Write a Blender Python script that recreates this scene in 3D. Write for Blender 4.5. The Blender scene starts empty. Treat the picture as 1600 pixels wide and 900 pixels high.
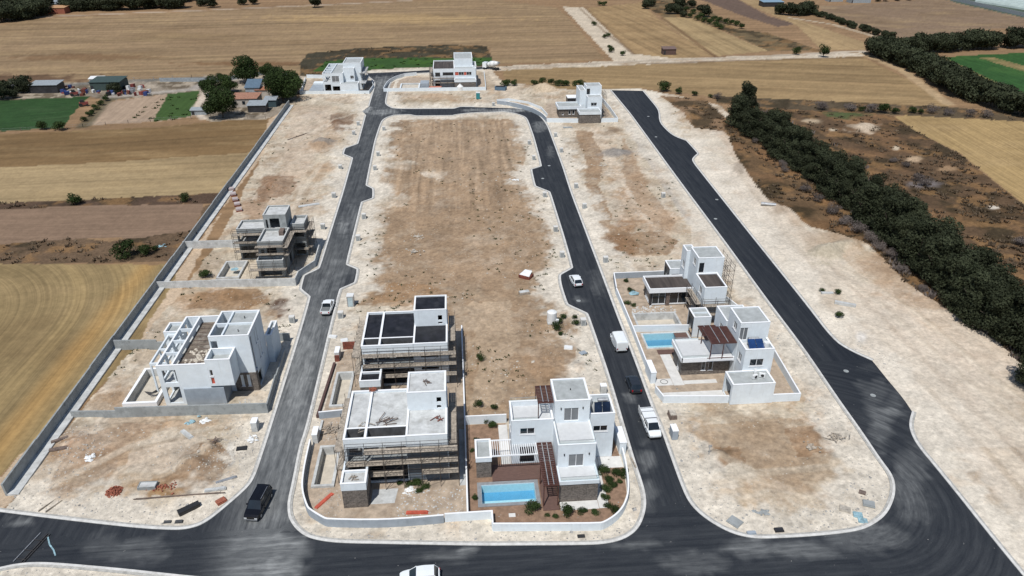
import bpy, bmesh, math, random
import numpy as np
from mathutils import Vector, geometry
random.seed(7); rng=np.random.default_rng(7)
R=math.radians
scn=bpy.context.scene
# ------------------------------------------------------------------ camera
FOC,PIT,YAW,CH=1130.0,R(28.56),R(-4.4),66.0
cd=bpy.data.cameras.new('camera'); cam=bpy.data.objects.new('camera',cd); scn.collection.objects.link(cam)
cd.sensor_width=36; cd.lens=36*FOC/1600; cd.clip_start=1; cd.clip_end=8000
cam.location=(0,0,CH); cam.rotation_euler=(R(90)-PIT,0,YAW); scn.camera=cam
# ------------------------------------------------------------------ sky and sun
w=bpy.data.worlds.new('World'); scn.world=w; w.use_nodes=True
nt=w.node_tree; bg=nt.nodes['Background']; sk=nt.nodes.new('ShaderNodeTexSky')
SUN=Vector((-.22,-.44,.87)).normalized()
sk.sky_type='NISHITA'; sk.sun_disc=False; sk.sun_elevation=math.asin(SUN.z); sk.sun_rotation=math.atan2(SUN.x,SUN.y)
sk.air_density=1.0; sk.dust_density=0.6
nt.links.new(sk.outputs[0],bg.inputs[0]); bg.inputs[1].default_value=0.085
sl=bpy.data.lights.new('sun','SUN'); sl.energy=4.1; sl.angle=R(.53); sl.color=(1,.975,.94)
so=bpy.data.objects.new('sun',sl); scn.collection.objects.link(so); so.rotation_euler=SUN.to_track_quat('Z','Y').to_euler()
scn.view_settings.view_transform='Standard'; scn.view_settings.look='None'; scn.view_settings.exposure=0; scn.view_settings.gamma=1

# ------------------------------------------------------------------ image pixel helper (photo point on a level -> metres)
_sp,_cp,_sy,_cy=math.sin(PIT),math.cos(PIT),math.sin(YAW),math.cos(YAW)
def ray(px,py):
    a=(px-800)/FOC; b=(450-py)/FOC; h=_cp+b*_sp; z=-_sp+b*_cp
    return (a*_cy-h*_sy, a*_sy+h*_cy, z)
def g(px,py,z=0.):
    d=ray(px,py); t=(z-CH)/d[2]; return (d[0]*t,d[1]*t)
def proj(X,Y,Z=0.):
    r=X*_cy+Y*_sy; f=-X*_sy+Y*_cy; z=Z-CH; ww=f*_cp-z*_sp
    return 800+FOC*r/ww, 450-FOC*(f*_sp+z*_cp)/ww

# ------------------------------------------------------------------ mesh + object helpers
COL=scn.collection
class MB:
    def __init__(s): s.v=[]; s.f=[]
    def add(s,vs,fs):
        o=len(s.v); s.v+=[tuple(p) for p in vs]; s.f+=[tuple(i+o for i in f) for f in fs]; return s
    def box(s,x0,x1,y0,y1,z0,z1):
        return s.add([(x0,y0,z0),(x1,y0,z0),(x1,y1,z0),(x0,y1,z0),(x0,y0,z1),(x1,y0,z1),(x1,y1,z1),(x0,y1,z1)],
            [(0,3,2,1),(4,5,6,7),(0,1,5,4),(1,2,6,5),(2,3,7,6),(3,0,4,7)])
    def bar(s,p,q,wd,ht=None):
        p=Vector(p);q=Vector(q);d=(q-p).normalized();ht=ht or wd
        u=d.cross(Vector((0,0,1)))
        if u.length<1e-4:u=Vector((1,0,0))
        u.normalize();v=u.cross(d).normalized()
        u*=wd/2;v*=ht/2
        return s.add([p-u-v,p+u-v,p+u+v,p-u+v,q-u-v,q+u-v,q+u+v,q-u+v],[(0,1,2,3),(7,6,5,4),(0,4,5,1),(1,5,6,2),(2,6,7,3),(3,7,4,0)])
    def cyl(s,p,q,r,n=10,r2=None):
        p=Vector(p);q=Vector(q);d=(q-p).normalized();r2=r if r2 is None else r2
        u=d.orthogonal().normalized();v=d.cross(u)
        a=[p+(u*math.cos(t)+v*math.sin(t))*r for t in [2*math.pi*i/n for i in range(n)]]
        b=[q+(u*math.cos(t)+v*math.sin(t))*r2 for t in [2*math.pi*i/n for i in range(n)]]
        return s.add(a+b,[(i,(i+1)%n,n+(i+1)%n,n+i) for i in range(n)]+[tuple(range(n-1,-1,-1)),tuple(range(n,2*n))])
    def prism(s,poly,z0,z1):
        n=len(poly)
        return s.add([(x,y,z0) for x,y in poly]+[(x,y,z1) for x,y in poly],[(i,(i+1)%n,n+(i+1)%n,n+i) for i in range(n)]+[tuple(range(n-1,-1,-1)),tuple(range(n,2*n))])
    def mesh(s,name,off=(0,0,0),smooth=False):
        m=bpy.data.meshes.new(name); ox,oy,oz=off
        m.from_pydata([(x-ox,y-oy,z-oz) for x,y,z in s.v],[],s.f)
        if smooth: m.shade_smooth()
        return m
    def build(s,name,m,parent=None,smooth=False,label=None):
        off=woff(parent) if parent else (0,0,0)
        me=s.mesh(name,off,smooth); me.materials.append(m)
        o=bpy.data.objects.new(name,me); COL.objects.link(o)
        if parent: o.parent=parent
        if label: o['label']=label
        return o
def woff(p):
    v=Vector(p.location)
    while p.parent: p=p.parent; v+=p.location
    return tuple(v)
def thing(name,label,cat,loc=(0,0,0),rz=0,group=None):
    o=bpy.data.objects.new(name,None); COL.objects.link(o); o.location=loc; o.rotation_euler=(0,0,rz); o.empty_display_size=.3
    o['label']=label; o['category']=cat
    if group:o['group']=group
    return o
def tag(o,label,cat,group=None):
    o['label']=label;o['category']=cat
    if group:o['group']=group
    return o
def recentre(o,x,y,z=0):      # give a one-mesh thing its origin at its base
    from mathutils import Matrix
    o.data.transform(Matrix.Translation((-x,-y,-z))); o.location=(x,y,z); return o
def dup(root,loc=None,rz=None,label=None,group=None):
    r=root.copy(); COL.objects.link(r)
    if loc is not None:r.location=loc
    if rz is not None:r.rotation_euler=(0,0,rz)
    if label:r['label']=label
    if group:r['group']=group
    for c in root.children:
        d=c.copy(); COL.objects.link(d); d.parent=r
        for e in c.children:
            h=e.copy(); COL.objects.link(h); h.parent=d
    return r
# ------------------------------------------------------------------ materials
def lin(c):
    c=c/255.; return c/12.92 if c<=.04045 else ((c+.055)/1.055)**2.4
LIT=1.30
def alb(r,g_,b,k=1.): return tuple(min(.85,lin(c)/LIT*k) for c in (r,g_,b))
def rgb(*c): return tuple(c)+(1,)
MATS={}
def N(nt,t,**k):
    n=nt.nodes.new(t)
    for a,b in k.items():
        if a.startswith('i_'): n.inputs[int(a[2:])].default_value=b
        else: setattr(n,a,b)
    return n
def noise(nt,vec,scale,detail=4,rough=.55,dist=0):
    n=N(nt,'ShaderNodeTexNoise'); n.inputs['Scale'].default_value=scale; n.inputs['Detail'].default_value=detail
    n.inputs['Roughness'].default_value=rough; n.inputs['Distortion'].default_value=dist
    if vec is not None: nt.links.new(vec,n.inputs['Vector'])
    return n.outputs['Fac']
def ramp(nt,fac,a,b,ca=(0,0,0),cb=(1,1,1)):
    n=N(nt,'ShaderNodeValToRGB'); e=n.color_ramp.elements
    e[0].position=a;e[1].position=b;e[0].color=rgb(*ca);e[1].color=rgb(*cb); nt.links.new(fac,n.inputs[0]); return n.outputs[0]
def mix(nt,fac,a,b,mode='MIX'):
    n=N(nt,'ShaderNodeMix',data_type='RGBA',blend_type=mode)
    for i,v in ((0,fac),(6,a),(7,b)):
        if isinstance(v,(int,float)): n.inputs[i].default_value=v
        elif isinstance(v,tuple): n.inputs[i].default_value=rgb(*v) if len(v)==3 else v
        else: nt.links.new(v,n.inputs[i])
    return n.outputs[2]
def newmat(name):
    m=bpy.data.materials.new(name); m.use_nodes=True; nt=m.node_tree; return m,nt,nt.nodes['Principled BSDF']
def mat(name,col,rough=.8,var=.12,scale=1.2,metal=0,bump=0,dirt=None,spec=None,streak=False):
    if name in MATS:return MATS[name]
    m,nt,b=newmat(name); geo=N(nt,'ShaderNodeNewGeometry'); P=geo.outputs['Position']
    if streak:
        mp=N(nt,'ShaderNodeMapping'); mp.inputs['Scale'].default_value=streak; nt.links.new(P,mp.inputs[0]); V=mp.outputs[0]
    else: V=P
    f=noise(nt,V,scale,6,.65)
    lo=tuple(c*(1-var*1.6) for c in col); hi=tuple(min(.9,c*(1+var)) for c in col)
    c=ramp(nt,f,.32,.68,lo,hi)
    if dirt: c=mix(nt,ramp(nt,noise(nt,P,.55,5,.7),.52,.72),c,dirt)
    if name in ('white_render','raw_concrete','facade_shade_grey','grey_plaster'):      # rain streaks and grime
        mp=N(nt,'ShaderNodeMapping'); mp.inputs['Scale'].default_value=(3.2,3.2,.28); nt.links.new(P,mp.inputs[0])
        c=mix(nt,1.,c,ramp(nt,noise(nt,mp.outputs[0],1.,5,.7),.55,.8,(1,1,1),(.86,.85,.83)),'MULTIPLY')
    nt.links.new(c,b.inputs['Base Color']); b.inputs['Roughness'].default_value=rough; b.inputs['Metallic'].default_value=metal
    if spec is not None:b.inputs['Specular IOR Level'].default_value=spec
    if bump:
        bp=N(nt,'ShaderNodeBump'); bp.inputs['Strength'].default_value=bump; bp.inputs['Distance'].default_value=.05
        nt.links.new(noise(nt,P,scale*6,4),bp.inputs['Height']); nt.links.new(bp.outputs[0],b.inputs['Normal'])
    MATS[name]=m; return m
WHITE=mat('white_render',(.665,.72,.755),.85,.05,.9,dirt=(.63,.67,.69))
WHITE2=mat('white_trim',(.8,.81,.82),.7,.03,.8)
CONC=mat('raw_concrete',(.30,.32,.32),.9,.2,1.1,bump=.3,dirt=(.2,.21,.21))
CONCL=mat('pale_concrete',(.50,.51,.50),.9,.16,.9,bump=.3,dirt=(.33,.33,.31))
SCREED=mat('roof_screed',(.36,.38,.375),.9,.12,.9,dirt=(.28,.30,.29))
TILE=mat('terrace_paving',(.55,.56,.56),.7,.05,1.5)
MEMB=mat('black_membrane',(.012,.012,.016),.55,.5,.8,dirt=(.03,.03,.034))
GREYW=mat('grey_plaster',(.30,.34,.38),.85,.1,.8)
DARKW=mat('dark_panel',(.03,.03,.034),.5,.3,1)
BROWN=mat('brown_metal',(.088,.038,.030),.45,.2,2)
DECK=mat('deck_boards',(.13,.075,.06),.7,.25,2,streak=(1,12,1))
WOOD=mat('scaffold_timber',(.36,.31,.25),.85,.3,2.5,dirt=(.2,.17,.14))
WOODD=mat('old_timber',(.16,.12,.10),.85,.3,3)
STEEL=mat('scaffold_steel',(.10,.09,.085),.5,.3,3,metal=.6)
GALV=mat('galvanised',(.42,.43,.44),.45,.2,2,metal=.5)
RUST=mat('rusty_metal',(.19,.055,.035),.8,.35,2)
BRICKR=mat('red_brick',(.30,.10,.06),.9,.3,6,bump=.2)
RED=mat('red_board',(.50,.10,.06),.7,.2,2)
RUBBER=mat('tyre_rubber',(.015,.015,.016),.8,.2,5)
CARW=mat('white_car_paint',(.74,.77,.78),.25,.02,2,spec=.6)
CARK=mat('black_car_paint',(.006,.006,.008),.18,.1,2,spec=.6)
CARG=mat('dark_grey_car_paint',(.025,.03,.038),.22,.1,2,spec=.6)
CARS=mat('silver_trim',(.45,.46,.47),.3,.1,2,metal=.7)
PLK=mat('black_plastic',(.02,.02,.021),.6,.2,4)
GLASS=mat('dark_glass',(.012,.018,.024),.08,.2,.8,spec=.7)
GLASSG=mat('curtained_glass',(.16,.17,.18),.15,.15,.8,spec=.7)
LAMPW=mat('headlight_glass',(.6,.62,.63),.15,.1,3)
LAMPR=mat('tail_light_red',(.35,.01,.015),.2,.1,3)
TEAL=mat('teal_plastic',(.03,.22,.24),.5,.15,2)
BLUEP=mat('blue_tarpaulin',(.27,.42,.47),.6,.3,2)
PLASW=mat('white_plastic',(.70,.71,.70),.5,.06,1.5)
SOLAR=mat('solar_collector',(.008,.016,.035),.12,.3,1,spec=.8)
GARDEN=mat('garden_soil',(.25,.16,.105),.95,.22,1.2,bump=.5)
DUSTY=mat('dusty_yard',(.40,.32,.24),.95,.22,.8,bump=.5,dirt=(.27,.20,.14))
COPE=mat('pool_coping',(.24,.25,.26),.8,.12,2)
SHUT=mat('grey_shed_sheet',(.28,.31,.33),.6,.15,1.5)
ROOFT=mat('terracotta_roof',(.34,.17,.11),.85,.25,2)
def stone_mat():
    m,nt,b=newmat('stone_cladding'); geo=N(nt,'ShaderNodeNewGeometry'); sx=N(nt,'ShaderNodeSeparateXYZ'); nt.links.new(geo.outputs['Position'],sx.inputs[0])
    ad=N(nt,'ShaderNodeMath',operation='ADD'); nt.links.new(sx.outputs[0],ad.inputs[0]); nt.links.new(sx.outputs[1],ad.inputs[1])
    cb=N(nt,'ShaderNodeCombineXYZ'); nt.links.new(ad.outputs[0],cb.inputs[0]); nt.links.new(sx.outputs[2],cb.inputs[1])
    br=N(nt,'ShaderNodeTexBrick'); nt.links.new(cb.outputs[0],br.inputs[0]); br.inputs['Scale'].default_value=1
    br.inputs['Brick Width'].default_value=.45; br.inputs['Row Height'].default_value=.14; br.inputs['Mortar Size'].default_value=.012
    br.inputs['Color1'].default_value=(.10,.085,.075,1); br.inputs['Color2'].default_value=(.27,.23,.20,1); br.inputs['Mortar'].default_value=(.04,.036,.034,1)
    br.inputs['Bias'].default_value=-.2
    c=mix(nt,.45,br.outputs['Color'],ramp(nt,noise(nt,geo.outputs['Position'],4,4),.3,.7,(.05,.045,.04),(.32,.28,.24)))
    nt.links.new(c,b.inputs['Base Color']); b.inputs['Roughness'].default_value=.9
    bp=N(nt,'ShaderNodeBump'); bp.inputs['Strength'].default_value=.8; bp.inputs['Distance'].default_value=.03
    nt.links.new(br.outputs['Fac'],bp.inputs['Height']); bp.invert=True; nt.links.new(bp.outputs[0],b.inputs['Normal']); return m
STONE=stone_mat()
def thin(name,tint,ior,rough,bump=0):
    m,nt,b=newmat(name); out=nt.nodes['Material Output']; nt.nodes.remove(b)
    fr=N(nt,'ShaderNodeFresnel'); fr.inputs['IOR'].default_value=ior or 1.4; tr=N(nt,'ShaderNodeBsdfTransparent'); tr.inputs['Color'].default_value=rgb(*tint)
    gl_=N(nt,'ShaderNodeBsdfGlossy'); gl_.inputs['Roughness'].default_value=rough; mx=N(nt,'ShaderNodeMixShader')
    mx.inputs[0].default_value=.12
    if ior: nt.links.new(fr.outputs[0],mx.inputs[0])
    nt.links.new(tr.outputs[0],mx.inputs[1]); nt.links.new(gl_.outputs[0],mx.inputs[2]); nt.links.new(mx.outputs[0],out.inputs[0])
    if bump:
        geo=N(nt,'ShaderNodeNewGeometry'); bp=N(nt,'ShaderNodeBump'); bp.inputs['Strength'].default_value=bump; bp.inputs['Distance'].default_value=.05
        nt.links.new(noise(nt,geo.outputs['Position'],2.5,3),bp.inputs['Height'])
        for q in (fr,gl_): nt.links.new(bp.outputs[0],q.inputs['Normal'])
    return m
WATER=thin('pool_water',(.80,.96,.99),1.33,.03,.3)
POOLT=mat('pool_mosaic',(.55,.68,.72),.5,.06,3); POOLD=mat('deep_pool_mosaic',(.13,.29,.43),.5,.06,3)
CLEAR=thin('balustrade_glass',(.90,.95,.94),None,.02)
def leaf_mat(name,dark,light):
    m,nt,b=newmat(name); at=N(nt,'ShaderNodeAttribute',attribute_name='shade'); 
    c=ramp(nt,at.outputs['Fac'],0,1,dark,light)
    oi=N(nt,'ShaderNodeObjectInfo'); hs=N(nt,'ShaderNodeHueSaturation'); mr=N(nt,'ShaderNodeMapRange'); mr.inputs[3].default_value=.75; mr.inputs[4].default_value=1.25
    nt.links.new(oi.outputs['Random'],mr.inputs[0]); nt.links.new(mr.outputs[0],hs.inputs['Value']); nt.links.new(c,hs.inputs['Color'])
    nt.links.new(hs.outputs[0],b.inputs['Base Color']); b.inputs['Roughness'].default_value=.7; b.inputs['Specular IOR Level'].default_value=.08; return m
LEAFD=leaf_mat('dark_foliage',(.009,.013,.007),(.064,.073,.040))
LEAFG=leaf_mat('green_foliage',(.014,.024,.008),(.055,.085,.026))
LEAFO=leaf_mat('grey_twigs',(.07,.058,.052),(.20,.17,.155))
LEAFB=leaf_mat('dry_brush',(.045,.034,.024),(.16,.118,.078))
BARK=mat('bark',(.09,.07,.055),.9,.3,6)
LOWG=mat('facade_shade_grey',(.13,.155,.18),.9,.15,.8)  # blue-grey of a white wall shaded by scaffold decks, held in the colour
SHADE=mat('block_void_shade',(.07,.072,.075),.95,.3,1)  # darkness of shaded voids put into inner walls; colours hollow blocks too
# pool basins cut into the ground: x0,x1,y0,y1 of each hole, a little larger than the basin
HOLES=[(1.15,8.3,65.35,68.95),(-19.95,-17.35,70.05,77.55),(-20.05,-17.55,86.45,94.85),(-50,-45.5,88.8,97.5),(-47.75,-43.65,128.65,135.75),(30.0,38.0,98.1,102.8),(30.05,37.65,105.15,109.35)]
# ------------------------------------------------------------------ roads: outlines traced along kerb lines in image pixels
def near(a,b): return math.hypot(a[0]-b[0],a[1]-b[1])
def chaikin(P,closed=False,it=2,cut=3.0,sharp=.48):
    for k in range(it):
        n=len(P); out=[]
        if not closed: out.append(P[0])
        for i in (range(n) if closed else range(1,n-1)):
            a,b,c=P[i-1],P[i],P[(i+1)%n]
            v=(b[0]-a[0],b[1]-a[1]);u=(c[0]-b[0],c[1]-b[1]);lv=math.hypot(*v);lu=math.hypot(*u)
            ang=abs(math.atan2(v[0]*u[1]-v[1]*u[0],v[0]*u[0]+v[1]*u[1]))
            mx=cut if ang<sharp else .35
            t1=min(.25*lv,mx)/lv;t2=min(.25*lu,mx)/lu
            out.append((b[0]-v[0]*t1,b[1]-v[1]*t1)); out.append((b[0]+u[0]*t2,b[1]+u[1]*t2))
        if not closed: out.append(P[-1])
        P=out
    return P
def gl(pts): return [g(x,y) for x,y in pts]
pL=[(-140,783),(0,800),(87,811),(175,821),(225,826),(262,828),(287,828),(312,822),(332,810),(362,785),(390,760),(400,742),(410,712),(422,675),(469,524),(486,464),(471,452),(476,431),(500,420),(536,304),(552,247),(537,241),(540,232),(560,225),(572,180)]
pL2=[(577,166),(587,132),(585,126),(576,120),(574,114.5)]
pTop=[(574,114.5),(630,112),(670,109.5),(755,104.5)]
pT0=[(755,108),(700,112),(655,114.5),(640,115),(625,117),(612,125),(607,135),(601,160),(604,165),(612,169),(625,170.5),(710,170),(720,167),(742,167.5)]
pT1=[(800,169.2),(820,171),(835,176),(846,184),(855,197),(879,262),(907,342)]
pRl=[(846,184),(855,197),(879,262),(891,300),(940,430),(966,500),(989,557),(1017,635),(1034,675),(1047,712),(1065,762),(1077,787),(1097,807),(1125,825),(1150,836),(1175,841),(1200,842),(1275,838),(1337,831),(1362,822),(1385,805),(1397,780),(1399,760),(1394,742),(1375,717),(1347,675),(1311,625),(1257,545),(1200,470),(1140,387),(1075,300),(1047,262),(985,177),(955,141)]
pO1=[(1004,142),(1029,172),(1030,192),(1050,212),(1072,220),(1090,240),(1082,247),(1081,252),(1095,270),(1152,342),(1200,402),(1260,477),(1300,530),(1325,547),(1363,564)]
pO2=[(1425,643),(1420,660),(1422,675),(1433,697),(1467,737),(1567,863),(1640,950)]
pB=[(1560,1010),(1200,985),(700,950),(450,915),(280,899),(200,890),(100,881),(60,879),(30,881),(0,887),(-110,915)]
pM=[(451,810),(449.5,795),(450,782),(457.5,750),(467.5,697),(476,675),(504,559),(512,524),(530,452),(554,442),(558,421),(540,414),(564,316),(582,310),(582,295),(571,290),(585,220),(595,190),(602,184),(615,180),(640,179),(650,181),(707,180.5),(712,179),(737,176),(775,175),(785,174),(805,177),(820,182),(825,187),(835,215),(847,260),(831,265),(837,291),(860,300),(882,370),(896,419),(876,430),(877,445),(887.5,476),(919,490),(931,524),(955,594.5),(976.6,668),(992,720),(1004,755),(1009,775),(1009.5,795),(1002,819),(990,834),(970,845),(940,851),(900,852),(800,852.5),(750,853),(600,850),(537,849),(505,846),(480,840),(462.5,827.5)]
def sm(p,closed=False): return chaikin(gl(p),closed)
kL=sm(pL); kL2=sm(pL2); kTop=sm(pTop); kT0=sm(pT0); kT1=sm([(800,169.2),(820,171),(835,176)]+pRl[:1]); kR=sm(pT1[:3]+pRl); kO1=sm(pO1); kO2=sm(pO2); kB=sm(pB); kM=sm(pM,True)
outer=kL+gl([(566,174)])+kL2+kTop+kT0+kR+kO1+gl([(1388,595),(1405,615),(1415,628)])+kO2+kB
def dedupe(P):
    out=[]
    for p in P:
        if not out or near(p,out[-1])>.02: out.append(p)
    if near(out[0],out[-1])<.02: out.pop()
    return out
outer=dedupe(outer); island=dedupe(kM)
def inpoly(X,Y,poly):
    ins=np.zeros(X.shape,bool); n=len(poly)
    for i in range(n):
        x1,y1=poly[i];x2,y2=poly[(i+1)%n]
        if y1==y2: continue
        c=((y1>Y)!=(y2>Y)); ins^= c&(X<(x2-x1)*(Y-y1)/(y2-y1)+x1)
    return ins
def segdist(X,Y,poly,closed=True):
    d=np.full(X.shape,1e9,np.float32); n=len(poly)
    for i in range(n if closed else n-1):
        x1,y1=poly[i];x2,y2=poly[(i+1)%n];dx,dy=x2-x1,y2-y1;L=dx*dx+dy*dy
        if L<1e-9:continue
        t=np.clip(((X-x1)*dx+(Y-y1)*dy)/L,0,1); np.minimum(d,(X-x1-t*dx)**2+(Y-y1-t*dy)**2,out=d)
    return np.sqrt(d)
_tab=rng.random((256,256)).astype(np.float32)
def vn(x,y):
    xi=np.floor(x).astype(int);yi=np.floor(y).astype(int);fx=x-xi;fy=y-yi;fx=fx*fx*(3-2*fx);fy=fy*fy*(3-2*fy)
    a=_tab[xi&255,yi&255];b=_tab[(xi+1)&255,yi&255];c=_tab[xi&255,(yi+1)&255];d=_tab[(xi+1)&255,(yi+1)&255]
    return (a*(1-fx)+b*fx)*(1-fy)+(c*(1-fx)+d*fx)*fy
def fbm(X,Y,s,o=4,seed=0,r=.55):
    v=0;a=1;t=0
    for k in range(o):
        v=v+a*vn(X*s+seed*17.3+k*5.1,Y*s-seed*9.7+k*3.3);t+=a;a*=r;s*=2.03
    return v/t
def sstep(a,b,x):
    t=np.clip((x-a)/(b-a),0,1);return t*t*(3-2*t)
# asphalt sheet, triangulated with inner points so dust can vary over it
xs=np.arange(-110,125,.8);ys=np.arange(38,325,.8);GX,GY=np.meshgrid(xs,ys);GX=GX.ravel()+rng.uniform(-.15,.15,GX.size);GY=GY.ravel()+rng.uniform(-.15,.15,GY.size)
ins=inpoly(GX,GY,outer)&~inpoly(GX,GY,island);GX=GX[ins];GY=GY[ins]
dd=np.minimum(segdist(GX,GY,outer),segdist(GX,GY,island));k=dd>.4;GX=GX[k];GY=GY[k]
vs=[Vector(p) for p in outer]+[Vector(p) for p in island]+[Vector((a,b)) for a,b in zip(GX,GY)]
no,ni=len(outer),len(island)
ed=[(i,(i+1)%no) for i in range(no)]+[(no+i,no+(i+1)%ni) for i in range(ni)]
v2,e2,f2,_,_,_=geometry.delaunay_2d_cdt(vs,ed,[],0,1e-4)
AX=np.array([p[0] for p in v2]);AY=np.array([p[1] for p in v2])
fa=np.array([f for f in f2 if len(f)==3]);cx=AX[fa].mean(1);cy_=AY[fa].mean(1)
kp=inpoly(cx,cy_,outer)&~inpoly(cx,cy_,island);fa=fa[kp]
me=bpy.data.meshes.new('road');me.from_pydata([(a,b,.03) for a,b in zip(AX,AY)],[],[tuple(map(int,f)) for f in fa])
if me.polygons[0].normal.z<0: me.flip_normals()
# dust over the asphalt (patches placed in image pixels), and the direction the tyres run
U,V=proj(AX,AY)
wob=fbm(AX,AY,.35,4,3)-.5; fine=fbm(AX,AY,.9,3,8)-.5
dust=np.zeros_like(AX)+.05
def dblob(px,py,rx,ry,v):
    global dust
    q=np.sqrt(((U-px)/rx)**2+((V-py)/ry)**2)*(1+1.7*wob)+fine*.9
    dust=np.maximum(dust,v*(1-sstep(.35,1.15,q)))
dust+=.36*sstep(0,1,1-np.abs((U-(470-(V-560)*.24))/95.))*sstep(330,520,V)
dust+=.16*sstep(0,1,1-np.abs((U-(555-(V-280)*.25))/60.))*(V<430)*(V>120)
for b in [(460,590,40,70,.72),(430,680,40,50,.5),(470,540,35,30,.6),(500,450,30,20,.4),(490,510,30,40,.45),(520,420,20,40,.35),(455,640,40,60,.5),(425,800,40,40,.5),(440,760,20,50,.45),(440,850,60,30,.5),(430,890,40,40,.62),(470,700,14,60,.55),(535,355,12,18,.55),(552,345,8,30,.4),(985,622,12,9,.4),(1012,722,13,20,.42),(1010,770,16,30,.3),(1085,880,80,18,.28),(1180,855,60,25,.34),(1370,615,32,28,.62),(1395,632,22,24,.55),(1375,660,25,60,.3),(1420,760,40,70,.26),(1350,840,90,30,.25),(1250,860,80,22,.3),(600,130,25,12,.5),(600,175,30,7,.6),(570,172,12,6,.9),(800,173,40,4,.7),(740,172,30,3,.5),(700,870,60,10,.3),(905,470,12,8,.3),(935,440,16,30,.18),(960,530,8,6,.5),(30,815,30,6,.5),(200,860,70,25,.25),(735,860,30,4,.6),(1000,850,60,10,.3),(843,196,14,10,.35),(590,140,8,30,.4),(860,236,7,14,.25),(1262,563,6,1.5,.7),(1360,575,25,8,.25)]: dblob(*b)
dark=1-.75*sstep(0,1,1-np.abs((U-(1240+(V-430)*.72))/95.))*(U>1000)*(V<640)
dust=np.clip(dust*np.where(dark<1,np.maximum(dark,.25),1)*(.7+.9*(wob+.5)),0,1)
cX,cY=g(1300,762)
st=np.zeros((len(AX),3),np.float32)
rr=np.hypot(AX-cX,AY-cY);th=np.arctan2(AY-cY,AX-cX)
side=(AY>63.5)
st[:,0]=np.where(side,AX,AY);st[:,1]=np.where(side,AY,AX)
pol=(AX>cX-2)&(AY<92);st[:,0]=np.where(pol,rr+200,st[:,0]);st[:,1]=np.where(pol,th*18,st[:,1])
a=me.attributes.new('dust','FLOAT','POINT');a.data.foreach_set('value',dust.astype(np.float32))
a=me.attributes.new('st','FLOAT_VECTOR','POINT');a.data.foreach_set('vector',st.ravel())
def asphalt_mat():
    m,nt,b=newmat('asphalt');geo=N(nt,'ShaderNodeNewGeometry');P=geo.outputs['Position']
    at=N(nt,'ShaderNodeAttribute',attribute_name='dust');ast=N(nt,'ShaderNodeAttribute',attribute_name='st')
    mp=N(nt,'ShaderNodeMapping');mp.inputs['Scale'].default_value=(1.6,.06,1);nt.links.new(ast.outputs['Vector'],mp.inputs[0])
    mp3=N(nt,'ShaderNodeMapping');mp3.inputs['Scale'].default_value=(2.2,.45,1);nt.links.new(ast.outputs['Vector'],mp3.inputs[0])
    s=noise(nt,mp.outputs[0],1.,6,.65,.3); n2=noise(nt,mp3.outputs[0],.8,8,.72); n3=noise(nt,P,9,3,.6)
    base=ramp(nt,n3,.3,.7,(.008,.011,.016),(.018,.022,.030))
    f=N(nt,'ShaderNodeMath',operation='MULTIPLY_ADD');nt.links.new(s,f.inputs[0]);f.inputs[1].default_value=1.5;f.inputs[2].default_value=-.12
    f2=N(nt,'ShaderNodeMath',operation='MULTIPLY');nt.links.new(f.outputs[0],f2.inputs[0]);nt.links.new(at.outputs['Fac'],f2.inputs[1])
    f3=N(nt,'ShaderNodeMath',operation='MULTIPLY_ADD');nt.links.new(n2,f3.inputs[0]);f3.inputs[1].default_value=2.4;f3.inputs[2].default_value=-.25
    f4=N(nt,'ShaderNodeMath',operation='MULTIPLY',use_clamp=True);nt.links.new(f2.outputs[0],f4.inputs[0]);nt.links.new(f3.outputs[0],f4.inputs[1])
    st_=ramp(nt,s,.35,.75,(0,0,0),(.08,.08,.08))
    c=mix(nt,st_,base,(.17,.18,.19)); c=mix(nt,f4.outputs[0],c,(.40,.41,.40))
    sp=ramp(nt,noise(nt,P,2.2,2,.5),.74,.78); c=mix(nt,mix(nt,1.,sp,(.35,.35,.35),'MULTIPLY'),c,(.5,.48,.44))
    nt.links.new(c,b.inputs['Base Color']);b.inputs['Roughness'].default_value=.85;b.inputs['Specular IOR Level'].default_value=.12
    bp=N(nt,'ShaderNodeBump');bp.inputs['Strength'].default_value=.3;bp.inputs['Distance'].default_value=.02;nt.links.new(noise(nt,P,14,3),bp.inputs['Height']);nt.links.new(bp.outputs[0],b.inputs['Normal'])
    return m
me.materials.append(asphalt_mat());ro=bpy.data.objects.new('road',me);COL.objects.link(ro);ro['kind']='structure'
KERB=mat('kerb_concrete',(.60,.59,.56),.85,.12,1.5,dirt=(.42,.40,.37));KERB2=mat('kerb_haunch',(.40,.39,.36),.9,.2,2)
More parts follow.
